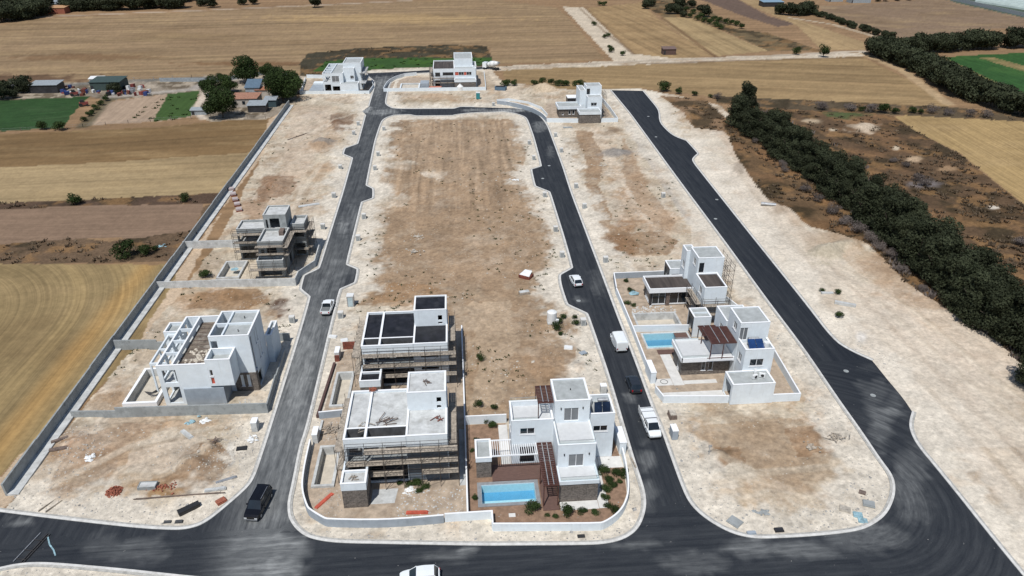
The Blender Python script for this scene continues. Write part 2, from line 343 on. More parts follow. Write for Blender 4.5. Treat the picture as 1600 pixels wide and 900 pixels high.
def kerb(P,closed,left,wd=.3):          # left=+1: footway lies to the left of the walking direction
    n=len(P);nr=[]
    for i in range(n):
        a=P[i-1] if (closed or i>0) else P[i];c=P[(i+1)%n] if (closed or i<n-1) else P[i]
        dx,dy=c[0]-a[0],c[1]-a[1];L=math.hypot(dx,dy) or 1;nr.append((-dy/L*left,dx/L*left))
    prof=[(-.02,.0),(-.02,.125),(.02,.145),(wd,.145),(wd,.0)]
    v=[];f=[];m=len(prof)
    for (x,y),(nx,ny) in zip(P,nr):
        v+=[(x+nx*o,y+ny*o,z) for o,z in prof]
    for i in range(n if closed else n-1):
        j=(i+1)%n
        for k in range(m-1):
            q=(i*m+k,j*m+k,j*m+k+1,i*m+k+1);f.append(q if left<0 else q[::-1])
    if not closed: f+=[tuple(range(m)),tuple(range((n-1)*m,n*m))[::-1]]
    k1=MB().add(v,f).build('kerb',KERB);k1['kind']='structure'
    prof=[(wd,.0),(wd,.10),(wd+.28,.095),(wd+.30,.0)];v=[];f=[];m=4
    for (x,y),(nx,ny) in zip(P,nr): v+=[(x+nx*o,y+ny*o,z) for o,z in prof]
    for i in range(n if closed else n-1):
        j=(i+1)%n
        for k in range(m-1):
            q=(i*m+k,j*m+k,j*m+k+1,i*m+k+1);f.append(q if left<0 else q[::-1])
    k2=MB().add(v,f).build('kerb_haunch',KERB2);k2['kind']='structure'
def area(P): return sum(P[i-1][0]*P[i][1]-P[i][0]*P[i-1][1] for i in range(len(P)))/2
kerb(island,True,1 if area(island)>0 else -1)
os=-1 if area(outer)>0 else 1
for P in (kL,kL2,kT0,kR,kO1,kO2,kB): kerb(dedupe(P),False,os)
# ------------------------------------------------------------------ ground: one graded terrain, split by land use
NV,NU=600,780
yy=np.array([g(700,v)[1] for v in np.linspace(1015,-40,NV)])
l0,l1=g(0,900),g(0,0);r0,r1=g(1600,900),g(1600,0)
xl=l0[0]+(l1[0]-l0[0])*(yy-l0[1])/(l1[1]-l0[1]);xr=r0[0]+(r1[0]-r0[0])*(yy-r0[1])/(r1[1]-r0[1])
mg=(xr-xl)*.09+6;xl=xl-mg;xr=xr+mg
TX=xl[:,None]+(xr-xl)[:,None]*np.linspace(0,1,NU)[None,:];TY=np.repeat(yy[:,None],NU,1)
TU,TV=proj(TX,TY)
W1=fbm(TX,TY,.045,4,1)-.5;W2=fbm(TX,TY,.25,4,2)-.5;W3=fbm(TX,TY,.8,3,5)-.5
JU=TU+(W2*7+W3*4)*np.clip(60/np.maximum(TY,40)*2,.3,1.4);JV=TV+(W2*4+W3*3)*np.clip(40/np.maximum(TY,40)*2,.12,1)
cls=np.zeros(TX.shape,int);col=np.zeros(TX.shape+(3,),np.float32);stv=np.zeros(TX.shape+(3,),np.float32)
stv[...,0]=TY;stv[...,1]=TX
C=lambda r,g_,b,k=1.:np.array(alb(r,g_,b,k),np.float32)
NAMES={}
def land(c,name,poly,colr,mask=None,ang=None,ring=None):
    global cls
    NAMES[c]=name
    m=inpoly(JU,JV,poly) if poly else mask
    if 'field' in name or 'rough' in name: gr=sum(colr)/3;colr=[(v*.88+gr*.12)*.93 for v in colr]
    cls[m]=c;col[m]=C(*colr)
    if ang is not None:                  # ang: two image pixel points giving the direction of the rows
        (ax,ay),(bx,by)=g(*ang[0]),g(*ang[1]);L=math.hypot(bx-ax,by-ay);dx,dy=(bx-ax)/L,(by-ay)/L
        stv[m,0]=(-TX*dy+TY*dx)[m];stv[m,1]=(TX*dx+TY*dy)[m]
    if ring is not None:
        x0,y0=ring;q=np.hypot(np.maximum(TX-x0,0),np.maximum(TY-y0,0));q=np.where((TX<x0)&(TY<y0),-.01*TX,q)
        stv[m,0]=q[m];stv[m,1]=(TX-TY)[m]*.6
cls[:]=1;col[:]=C(150,122,92);NAMES[1]='far_field'
# --- left of the long wall
land(2,'dirt_verge',[(-200,920),(-200,700),(0,745),(262,500),(330,360),(420,190),(455,150),(470,160),(10,790),(-60,900)],(200,178,152))
land(3,'stubble_field',[(-200,411),(240,414),(278,413),(272,440),(200,560),(130,630),(0,742),(-200,860)],(160,136,92),ring=(-108,110))
land(4,'dry_scrub',[(-200,380),(0,380),(120,372),(170,378),(240,365),(330,318),(340,322),(300,372),(285,408),(150,412),(-200,414)],(112,92,72))
land(5,'ploughed_field',[(-200,330),(0,326),(130,320),(318,319),(305,360),(215,372),(150,372),(0,382),(-200,386)],(152,124,100),ang=((0,350),(300,345)))
land(6,'dry_scrub',[(-200,318),(0,317),(130,312),(320,303),(350,300),(345,318),(130,322),(0,328),(-200,332)],(92,74,60))
land(7,'stubble_field',[(-200,266),(0,262),(170,253),(397,237),(375,262),(345,302),(130,312),(0,318),(-200,322)],(190,163,118),ang=((0,290),(340,275)))
land(8,'stubble_field',[(-200,212),(0,210),(230,200),(420,184),(415,205),(395,238),(170,254),(0,262),(-200,266)],(141,111,72),ang=((0,235),(400,212)))
land(9,'green_field',[(-200,160),(0,157),(140,151),(118,172),(100,200),(0,206),(-200,210)],(42,66,38),ang=((0,180),(110,170)))
land(10,'vegetable_plot',[(135,196),(168,160),(262,147),(312,142),(306,182),(240,191)],(168,146,124),ang=((180,190),(235,148)))
land(11,'yard_ground',[(-200,160),(0,157),(140,151),(170,158),(262,147),(312,142),(306,182),(330,190),(420,186),(462,160),(470,118),(330,118),(250,123),(0,133),(-200,140)],(150,138,122))
m=inpoly(JU,JV,[(-200,160),(0,157),(140,151),(118,172),(100,200),(0,206),(-200,210)]);cls[m]=9;col[m]=C(50,78,42)
m=inpoly(JU,JV,[(140,194),(168,160),(262,147),(240,191)]);cls[m]=10;col[m]=C(172,150,128)
m=inpoly(JU,JV,[(240,190),(262,147),(312,142),(300,182)]);cls[m]=10;col[m]=C(66,90,46)
# --- far fields
land(12,'stubble_field',[(-200,60),(0,40),(50,30),(330,17),(560,5),(760,-2),(870,12),(890,30),(945,93),(770,101),(765,75),(480,83),(466,120),(330,119),(250,124),(0,134),(-200,140)],(165,136,100),ang=((0,95),(700,75)))
land(13,'rough_grass',[(468,100),(480,84),(560,76),(700,70),(760,72),(772,100),(760,106),(600,110),(470,122)],(78,72,54))
land(14,'green_strip',[(490,112),(510,96),(560,92),(768,90),(772,101),(640,108),(575,112)],(58,86,42))
land(15,'stubble_field',[(785,110),(1000,100),(1345,88),(1420,125),(1486,166),(1460,176),(1120,152),(1000,138),(880,140),(790,127)],(172,142,98),ang=((800,118),(1400,140)))
land(16,'chalk_track',[(878,10),(912,12),(960,58),(990,84),(1040,82),(1046,92),(960,97),(925,60)],(205,190,168))
land(17,'stubble_field',[(915,13),(1000,4),(1060,55),(1117,88),(1060,92),(990,84),(960,58)],(174,142,98),ang=((930,20),(1080,90)))
land(18,'stubble_field',[(1030,27),(1080,28),(1130,50),(1200,80),(1118,88),(1070,60)],(182,154,108),ang=((1040,30),(1150,85)))
land(19,'rough_grass',[(1000,4),(1040,-5),(1100,12),(1150,45),(1200,52),(1285,80),(1200,80),(1140,52),(1080,28),(1035,27)],(126,106,74),ang=((1040,5),(1200,75)))
land(20,'ploughed_field',[(1085,-5),(1140,-8),(1200,25),(1245,38),(1215,42),(1160,25)],(118,96,82),ang=((1090,0),(1220,40)))
land(21,'stubble_field',[(1140,-8),(1200,-5),(1215,20),(1270,38),(1350,66),(1352,78),(1285,80),(1245,40),(1180,12)],(180,150,106),ang=((1160,5),(1330,70)))
land(22,'ploughed_field',[(1280,10),(1350,6),(1460,-2),(1660,32),(1660,55),(1560,44),(1420,62),(1380,58),(1290,25)],(150,124,98),ang=((1290,15),(1600,45)))
land(23,'greenhouse_ground',[(1440,-12),(1700,-12),(1700,40),(1600,28),(1500,6)],(84,96,84))
land(24,'green_field',[(1455,92),(1500,88),(1700,76),(1700,175),(1600,156),(1530,150)],(56,100,46),ang=((1470,92),(1600,140)))
for p,cc in ((([(1455,92),(1475,90),(1600,150),(1620,165),(1560,152)]),(150,130,88)),(([(1530,91),(1548,89),(1700,130),(1700,142)]),(140,124,84))):
    m=inpoly(JU,JV,p);cls[m]=24;col[m]=C(*cc)
land(25,'stubble_field',[(1392,184),(1420,180),(1700,194),(1700,380),(1600,320),(1500,240),(1430,205)],(190,158,104),ang=((1420,190),(1600,300)))
land(26,'scrubland',[(1170,160),(1300,165),(1395,182),(1430,205),(1500,242),(1600,322),(1720,400),(1720,560),(1560,520),(1400,330),(1280,240)],(100,80,60))
land(27,'rough_grass',[(1120,150),(1486,168),(1700,185),(1700,196),(1480,184),(1240,172),(1120,162)],(104,88,66))
# --- the building site
land(0,'site_ground',[(8,795),(118,652),(285,455),(342,375),(448,168),(470,150),(466,120),(575,110),(640,106),(770,104),(1040,92),(1350,82),(1350,88),(1040,100),(790,110),(770,112),(785,128),(880,140),(1000,139),(1060,150),(1125,165),(1150,190),(1125,200),(1140,215),(1290,330),(1360,380),(1420,440),(1560,520),(1590,560),(1720,640),(1720,1000),(-300,1000),(-300,770)],(208,196,174))
NAMES[0]='site_ground'
land(30,'scrubland',[(1128,188),(1170,160),(1300,220),(1500,380),(1720,560),(1720,650),(1590,565),(1560,535),(1420,445),(1360,385),(1290,330),(1130,200)],(92,76,58))
land(28,'scrubland',[(1032,150),(1100,155),(1135,185),(1130,205),(1085,200),(1060,172)],(140,114,88))
land(29,'scrubland',[(1128,190),(1160,190),(1240,262),(1330,350),(1370,388),(1310,366),(1265,355),(1230,330),(1195,310),(1150,245)],(112,90,66))
# --- colour patches: x, y, half-width, half-height (image pixels), colour, strength
site=(cls==0)
def blob(px,py,rx,ry,c,s=.8,m=None,soft=.45):
    q=np.sqrt(((TU-px)/rx)**2+((TV-py)/ry)**2)*(1+1.3*W2+.5*W3)
    k=(s*(1-sstep(soft,1.15,q)))
    k=np.where(site if m is None else m,k,0)[...,None]
    col[:]=col*(1-k)+C(*c)*k
def track(pts,wd,c,s=.7,m=None):
    P=[g(*p) for p in pts];d=segdist(TX,TY,P,False)/wd*(1+.9*W2)
    k=s*(1-sstep(.4,1.,d));k=np.where(site if m is None else m,k,0)[...,None];col[:]=col*(1-k)+C(*c)*k
BR=(174,153,128);CR=(224,213,192);DB=(136,114,88);PK=(184,166,142);GY=(190,182,170);OC=(178,142,100)
# central plot
blob(705,250,100,62,BR,.97,soft=.75);blob(720,330,140,48,BR,.97,soft=.75);blob(770,400,100,60,(199,176,150),.9,soft=.7);blob(640,340,70,26,BR,.8);blob(600,400,40,30,PK,.8)
blob(800,500,70,60,PK,.9);blob(815,600,80,60,(200,178,150),.9,soft=.6);blob(780,560,40,50,(188,160,128),.6);blob(600,450,50,30,OC,.55);blob(840,440,30,40,PK,.6)
blob(690,395,80,20,(196,172,142),.7);blob(740,410,60,14,(222,205,182),.8);blob(770,372,60,6,CR,.9);blob(660,320,50,6,(214,196,172),.7);blob(690,300,22,8,CR,.7);blob(640,255,40,4,CR,.7);blob(610,275,30,8,CR,.7)
blob(625,270,10,60,OC,.35);blob(835,560,40,20,(178,146,116),.6);blob(870,600,26,24,CR,.8);blob(900,560,26,40,GY,.6);blob(600,445,30,14,GY,.6);blob(585,470,16,8,(90,70,56),.6);blob(640,470,40,20,OC,.6);blob(560,560,20,20,DB,.4)
blob(760,450,14,10,(110,84,58),.6);blob(775,430,30,10,(220,204,180),.6)
# strip between the right-hand roads
blob(985,330,50,60,PK,.8);blob(990,310,28,70,(188,156,124),.7);blob(965,260,20,30,BR,.6);blob(1030,350,34,30,(196,166,136),.8);blob(960,380,26,26,(150,116,86),.8);blob(975,355,22,14,(168,134,102),.7);blob(930,215,50,18,(206,186,160),.8);blob(905,218,12,6,DB,.6)
blob(960,240,20,5,(160,154,146),.9);blob(972,237,16,4,(150,146,140),.9);blob(960,205,14,5,(120,100,80),.7);blob(1000,300,10,4,DB,.5);track([(930,200),(960,260),(1010,330),(1060,400)],2.2,(218,200,176),.8);track([(945,395),(1000,400),(1060,390)],1.5,(206,184,156),.6)
track([(960,150),(990,200),(1060,300),(1150,430),(1260,590),(1330,690)],3.6,(203,190,172),.85);track([(990,210),(1045,300),(1080,350)],1.3,(190,184,174),.7)
# plot at lower right
blob(1180,720,150,70,(214,198,174),.85,soft=.6);blob(1130,712,30,14,(176,146,114),.85);blob(1115,708,12,12,(120,92,70),.5);blob(1195,668,60,12,BR,.7);blob(1265,690,40,36,(180,152,122),.75);blob(1272,680,18,22,(150,116,84),.7);blob(1230,720,50,16,(198,174,146),.6);blob(1160,790,60,12,(212,186,150),.7);blob(1060,700,16,40,GY,.8);blob(1075,755,18,30,GY,.7);blob(1120,818,34,12,GY,.6);blob(1350,790,40,26,(196,184,166),.8);blob(1195,800,20,7,DB,.4);blob(1150,735,40,12,CR,.8);blob(1250,790,50,20,CR,.8)
# east verge
blob(1450,520,170,100,(221,204,182),.9,soft=.7);blob(1300,440,60,50,(214,196,172),.6);blob(1290,395,36,14,(200,190,168),.8);blob(1320,385,40,14,(196,172,144),.7);blob(1400,450,60,26,(206,182,156),.7);blob(1500,560,40,10,(182,150,120),.6);blob(1345,535,14,10,(236,234,228),.9);blob(1320,545,30,6,(232,230,222),.8);blob(1345,555,18,6,(234,232,226),.9);blob(1300,465,18,28,(170,140,106),.5)
blob(1120,225,50,26,CR,.8);blob(1090,170,30,14,(196,160,126),.6);blob(1075,180,20,8,(130,96,72),.7);blob(1150,270,12,16,(150,116,86),.7);blob(1180,300,10,10,(120,92,66),.6);track([(1110,180),(1150,240),(1200,310),(1240,345)],2.5,(196,170,142),.8);track([(1100,260),(1160,340),(1240,440),(1330,540)],4,(212,204,188),.6);track([(1140,290),(1220,390),(1330,500)],1.2,(232,222,204),.7);track([(1430,700),(1500,790),(1600,890)],4,(196,184,168),.55);blob(1520,760,60,60,(216,202,182),.6)
# west plots
blob(520,200,24,34,(205,180,152),.6);blob(530,190,22,12,(124,94,74),.8);blob(505,225,20,9,(168,160,148),.9);blob(500,232,24,12,(186,158,128),.8);blob(510,262,26,10,(196,166,134),.7);blob(490,180,20,7,(178,172,162),.7);blob(430,290,26,18,(160,128,102),.85);blob(420,300,30,10,(150,118,94),.6);blob(470,260,30,40,(216,196,170),.5);blob(400,330,24,20,(170,138,110),.7);blob(487,322,14,10,(120,92,72),.8);blob(480,380,10,20,CR,.6)
blob(350,470,80,18,(190,160,126),.8);blob(350,462,40,10,(150,116,84),.6);blob(440,480,22,14,(70,42,30),.85);blob(430,492,22,8,(150,124,98),.7);blob(470,480,20,20,(206,194,176),.7);blob(300,480,40,16,(196,168,138),.7)
blob(220,700,110,34,(206,186,160),.85,soft=.6);blob(110,700,50,30,(196,172,146),.7);blob(300,725,40,22,(148,118,86),.9);blob(325,700,28,16,(140,110,80),.85);blob(250,755,110,12,(180,144,98),.75);blob(210,750,60,10,(176,140,92),.7);blob(150,715,60,16,(188,160,134),.6);blob(265,665,90,12,(196,170,142),.7);blob(360,715,10,26,(214,220,220),.85);blob(350,740,20,30,(180,160,136),.4);blob(50,795,60,7,(160,172,160),.85);blob(315,802,14,7,(160,134,104),.7);blob(120,690,30,12,(168,134,110),.5);blob(370,655,34,12,(204,188,166),.7);blob(85,770,50,18,(205,186,166),.5)
blob(190,620,40,20,(196,174,150),.8);blob(410,600,24,40,(200,178,150),.7);blob(395,640,20,10,(150,124,98),.6)
# top block
blob(560,150,90,14,(228,216,196),.8);blob(680,152,60,5,(190,162,132),.7);blob(660,158,50,3,(150,130,100),.6);blob(625,150,20,6,(190,166,138),.6);blob(740,158,30,4,(190,164,134),.6);blob(870,135,60,7,(150,118,90),.7);blob(850,140,30,8,(214,194,166),.9)
blob(760,780,40,30,BR,0)
ys_=np.where(site)
# chalk mottling, weeds and stones over the whole site
mott=fbm(TX,TY,.33,5,11,.6);m2=fbm(TX,TY,.09,4,12)
brown=sstep(.50,.66,mott*.6+m2*.4)*.55
cream=sstep(.56,.70,fbm(TX,TY,.22,5,14,.65))*.4
k=np.where(site,brown,0)[...,None];col=col*(1-k)+C(182,152,120)*k
k=np.where(site,cream,0)[...,None];col=col*(1-k)+C(226,216,200)*k
near_road=np.where(TY<335,np.minimum(segdist(TX,TY,gl(pM)),segdist(TX,TY,[g(*p) for p in pL+pL2+pTop+pT0+pT1[:3]+pRl+pO1+[(1388,595),(1415,628)]+pO2+pB])),99.)
onroad=(inpoly(TX,TY,outer)&~inpoly(TX,TY,island))
verge=np.where(site,(1-sstep(1.5,4.5+5*W2,near_road))*.6,0)[...,None];col=col*(1-verge)+C(214,204,186)*verge
# ragged pale crust and darker turned earth, tracks of machines
crust=fbm(TX+6*W2,TY+6*W3,.16,5,91,.62);dk=fbm(TX-5*W2,TY,.11,5,92,.62);k=np.where(site,sstep(.50,.56,crust)*.38,0)[...,None];col=col*(1-k)+C(230,221,203)*k
k=np.where(site,sstep(.55,.64,dk)*.42,0)[...,None];col=col*(1-k)+C(160,136,108)*k
def fill(poly,c,s=.9,m=None,amp=1.):
    ju=TU+(W1*30+W2*26+W3*12)*amp*np.clip(70/np.maximum(TY,40),.25,1.2);jv=TV+(W1*12+W2*16+W3*9)*amp*np.clip(50/np.maximum(TY,40),.12,1.1)
    k=np.where((site if m is None else m)&inpoly(ju,jv,poly),s,0);k=(k*(.72+.28*sstep(.35,.6,fbm(TX,TY,.5,3,95))))[...,None];col[:]=col*(1-k)+C(*c)*k
BRM=inpoly(JU,JV,gl([(0,0),(1,0),(1,1)])) if 0 else None
fill([(612,188),(815,188),(824,240),(812,270),(838,310),(860,350),(872,385),(855,420),(850,450),(905,500),(900,560),(880,575),(925,610),(900,660),(730,660),(728,560),(640,470),(560,480),(590,450),(575,410),(598,380),(604,340),(650,310),(590,285),(598,262),(650,268),(690,290),(700,270),(605,240)],(168,144,117),.94)
fill([(640,200),(790,200),(800,260),(720,290),(640,250)],(178,156,130),.5);fill([(735,480),(800,470),(810,540),(780,640),(740,640),(750,560)],(196,176,150),.75)
fill([(590,450),(640,440),(700,455),(650,480),(580,480)],(168,134,98),.6);fill([(820,560),(880,560),(890,590),(840,600)],(166,138,108),.6)
fill([(900,205),(925,205),(940,240),(935,290),(955,330),(960,352),(990,368),(1035,362),(1060,378),(1040,400),(960,400),(940,350),(915,300),(912,250)],(163,137,109),.9);fill([(975,215),(1010,290),(1055,350),(1040,365),(1000,330),(970,270)],(178,152,124),.75);fill([(935,372),(990,368),(1000,395),(950,402)],(140,108,78),.7)
fill([(1080,670),(1250,655),(1310,700),(1320,740),(1230,760),(1150,720),(1100,735)],(176,154,127),.75);fill([(1230,672),(1290,668),(1300,705),(1245,715)],(158,128,98),.75);fill([(1100,700),(1150,698),(1160,722),(1110,730)],(156,126,96),.8);fill([(1080,770),(1160,760),(1200,790),(1120,800)],(196,174,144),.6)
fill([(60,770),(110,690),(200,660),(250,665),(180,720),(150,770)],(168,143,118),.75);fill([(290,700),(345,690),(362,720),(330,775),(260,778),(200,760),(270,735)],(142,114,86),.85);fill([(150,760),(240,745),(290,770),(200,785)],(172,138,96),.75);fill([(210,690),(330,670),(320,700),(240,740),(190,730)],(214,200,180),.7)
fill([(310,460),(400,450),(420,470),(370,485),(300,485)],(156,126,94),.8);fill([(425,468),(455,466),(462,495),(435,500)],(84,56,42),.75);fill([(460,170),(520,165),(500,220),(470,280),(440,330),(410,330),(440,260)],(206,188,166),.6);fill([(410,275),(460,275),(455,305),(400,315)],(152,124,98),.8);fill([(515,180),(555,180),(550,205),(520,205)],(120,94,74),.7)
fill([(1345,480),(1480,470),(1600,560),(1600,760),(1500,720),(1380,560)],(220,206,186),.6);fill([(1180,260),(1230,330),(1300,400),(1280,410),(1200,330),(1150,270)],(180,152,122),.6);fill([(1290,380),(1390,400),(1440,450),(1400,470),(1330,420)],(190,166,138),.55)
for tr in ([(560,200),(500,260),(470,300),(450,350),(490,400)],[(440,200),(480,210),(520,190),(560,175)],[(300,660),(330,700),(260,740),(120,770)],[(60,770),(200,700),(330,670),(400,660)],[(1080,690),(1180,740),(1300,730),(1330,690)],[(1110,800),(1200,770),(1320,790)],[(1180,340),(1300,450),(1440,600),(1560,760),(1640,860)],[(1240,380),(1380,480),(1500,590),(1640,700)],[(1300,410),(1420,480),(1560,600),(1700,690)]):
    track(tr,.9,(228,217,196),.45);track([(x+9,y+3) for x,y in tr],.7,(168,148,122),.3)
# tractor furrows of the cleared central plot run away from us
fur=(fbm(TX*1.3,TY*.05,1.,3,21)-.5)*inpoly(JU,JV,[(600,190),(820,190),(850,330),(570,330)])
col*=(1+.8*fur)[...,None]
for tr,w_,c_,s_ in (([(1120,250),(1200,345),(1330,500),(1460,640),(1600,800)],2.6,(232,222,205),.7),([(1150,262),(1250,380),(1400,540),(1560,700),(1700,840)],2.2,(226,214,194),.6),([(1130,240),(1230,370),(1360,520)],.8,(186,170,148),.6),([(1170,270),(1270,390),(1440,560),(1600,720)],.8,(184,166,144),.55),([(1440,640),(1520,740),(1620,870)],1.,(186,172,152),.5),([(1400,560),(1500,660),(1640,820)],.8,(190,174,152),.5)): track(tr,w_,c_,s_)
east=(TX>cX)&(TX>g(1200,402)[0]-2)|(TU>1060)&(TV<400)
ragged=np.where(site&(near_road<9),(1-sstep(2.2,6.5,near_road+11*W2+6*W3))*.88,0)[...,None];col=col*(1-ragged)+C(234,227,211)*ragged
blob(1345,528,12,10,(243,241,236),.95);blob(1322,548,34,5,(238,236,228),.9);blob(1350,560,14,7,(238,236,230),.9);blob(1300,375,64,14,(172,148,120),.75);blob(1385,412,52,22,(180,154,126),.7);blob(1455,474,56,14,(186,160,132),.6);blob(1292,397,36,13,(206,197,177),.95);blob(1330,380,40,12,(186,162,132),.6);blob(1268,390,20,10,(176,150,118),.5);blob(1215,330,12,10,(150,122,92),.6);blob(1300,470,22,20,(172,146,112),.6);blob(1155,262,8,14,(130,104,80),.7)
k=np.where(site&east&(TV<700)&(TU>1080),(1-sstep(8,22,near_road+14*W2))*.45,0)[...,None];col=col*(1-k)+C(232,224,208)*k
# weeds in the field patches
def fcol(cl,s,c,amt,seed,lo=.5,hi=.68,sy=1.):
    n=fbm(TX,TY*sy,s,4,seed,.6);k=(sstep(lo,hi,n)*amt*(cls==cl))[...,None];col[:]=col*(1-k)+C(*c)*k
for cl in (3,7,8,12,15,17,18,21,25,22): fcol(cl,.03,(116,94,66),.38,cl,.45,.8,2.6); fcol(cl,.05,(186,160,118),.3,cl+40,.45,.8,3)
for cl in (4,6,13,19,27,26,29,28,30): fcol(cl,.12,(60,52,36),.8,cl,.48,.64); fcol(cl,.2,(150,116,78),.6,cl+9,.52,.66)
fcol(26,.06,(138,106,76),.6,77,.5,.66);fcol(29,.08,(142,108,76),.6,78,.45,.62)
fcol(14,.2,(70,104,40),.7,5);fcol(9,.1,(60,84,50),.6,6);fcol(24,.08,(66,100,50),.6,7);fcol(11,.12,(96,84,66),.8,8,.42,.6);fcol(11,.3,(190,176,156),.7,9,.52,.62)
S26=(cls==26);
for b in [(1350,200,26,8,(214,196,172)),(1300,204,8,3,(205,190,166)),(1400,232,6,4,(205,190,166)),(1430,250,14,6,(190,165,135)),(1552,325,10,3,(225,215,200)),(1480,265,20,5,(170,140,108)),(1320,180,34,5,(72,92,56)),(1265,190,20,4,(196,176,148)),(1440,290,30,7,(128,120,118))]: blob(*b,s=.85,m=S26)
S12=(cls==12)
for b in [(40,124,110,9,(92,68,52)),(400,100,120,4,(120,90,62)),(130,90,120,6,(128,100,72)),(600,30,200,8,(178,150,108))]: blob(*b,s=.8,m=S12)
track([(770,107),(860,103),(1000,96),(1200,88),(1350,80)],2.6,(190,178,160),.95,cls>=0)
track([(770,107),(780,125),(800,150)],5,(224,210,188),.9)
track([(1350,84),(1410,110),(1480,162)],3,(190,165,130),.8,cls>=0)
track([(50,27),(300,17),(540,6),(640,1)],3.2,(178,160,140),.9,cls>=0);track([(0,8),(60,6),(120,14)],6,(170,160,150),.8,cls>=0)
track([(880,12),(1000,2),(1100,-6)],2.5,(150,124,94),.8,cls>=0)
track([(1235,28),(1300,38),(1385,62)],2.2,(190,175,152),.9,cls>=0)
track([(990,84),(945,50),(905,12)],1.2,(120,96,70),.6,cls>=0);track([(1035,28),(1118,89)],1.6,(112,86,62),.8,cls>=0);track([(915,13),(955,50),(990,85)],1.6,(120,96,70),.5,cls>=0)
track([(1000,100),(1200,94),(1345,90)],2,(110,88,66),.6,cls>=0)
track([(240,410),(285,400),(330,330),(400,215),(440,170)],2.6,(206,180,150),.7,cls==2)
track([(170,152),(300,140),(330,125),(462,122)],3,(176,168,158),.8,cls>=0);track([(130,198),(160,165),(172,155)],3,(96,90,70),.8,cls>=0)
track([(322,145),(305,170),(318,186)],1.8,(220,204,186),.8,cls>=0)
track([(0,142),(170,128),(330,122)],3.5,(120,118,112),.8,cls>=0)
# ring tracks in the near stubble
q=stv[...,0];rk=(sstep(.62,.8,vn(q*.28,stv[...,1]*.01))*.3*(cls==3))[...,None];col=col*(1-rk)+C(186,160,112)*rk
rk=((1-sstep(0,3.5,np.abs(TX+63.5)))*.4*(cls==3)*(TY<150))[...,None];col=col*(1-rk)+C(188,144,82)*rk
# heights
Z=np.zeros_like(TX)
pads=[(-1,20.5,61,81.5),(-21,-.4,62,107),(28,50,82,124),(-51,-29,86,106),(-48,-30,125,143),(-59,-32,278,303),(-22,12,279,309),(29,54,231,262)]
flat=np.ones_like(TX)
for x0,x1,y0,y1 in pads: flat*=1-((TX>x0-1)&(TX<x1+1)&(TY>y0-1)&(TY<y1+1))
dz=sstep(1.0,3.0,near_road)*flat
Z+=np.where(site,(.05+.14*np.clip(W3+.3,0,1)+.30*np.clip(fbm(TX,TY,.35,3,31)-.42,0,1))*dz,0)
Z+=np.where(cls>0,.03+.12*np.clip(W2+.3,0,1),0)*dz*np.where((cls==26)|(cls==29)|(cls==13),3,1)
def mound(px,py,rx,ry,h,c=None):
    q=np.sqrt(((TU-px)/rx)**2+((TV-py)/ry)**2)*(1+.7*W2);Z[:]+=h*(1-sstep(0,1,q))*dz*(1+.5*W3)
    if c: blob(px,py,rx,ry,c,.85,soft=.6)
for a_ in [(500,228,22,11,1.3,(190,164,136)),(505,223,16,6,.8,(165,158,148)),(962,240,24,6,.9,(150,146,140)),(850,137,24,8,1.6,(214,196,168)),(1290,396,36,14,1.8,(198,188,166)),(1325,385,34,12,1.2),(1360,372,30,10,1.2),(300,725,34,18,.9),(325,702,22,12,.9),(430,290,24,16,.9),(1150,268,12,20,.7),(1075,178,30,12,1.2),(1270,685,20,24,.5),(1125,712,22,10,.5),(740,475,14,8,.5),(870,600,20,14,.5),(900,575,16,12,.4),(490,178,22,7,.7),(527,192,20,12,.7),(620,152,26,6,.7),(680,150,30,4,.6),(530,262,16,8,.5),(600,275,20,8,.5),(640,392,30,8,.4),(355,455,40,8,.5),(1240,330,60,20,.8),(1200,290,24,30,.8),(120,690,40,16,.5),(605,445,18,8,.5),(1350,200,24,8,1.2)]: mound(*a_)
Z=np.where(onroad,-.02,Z)
for x0,x1,y0,y1 in HOLES: Z=np.where((TX>x0)&(TX<x1)&(TY>y0)&(TY<y1),-2.2,Z)
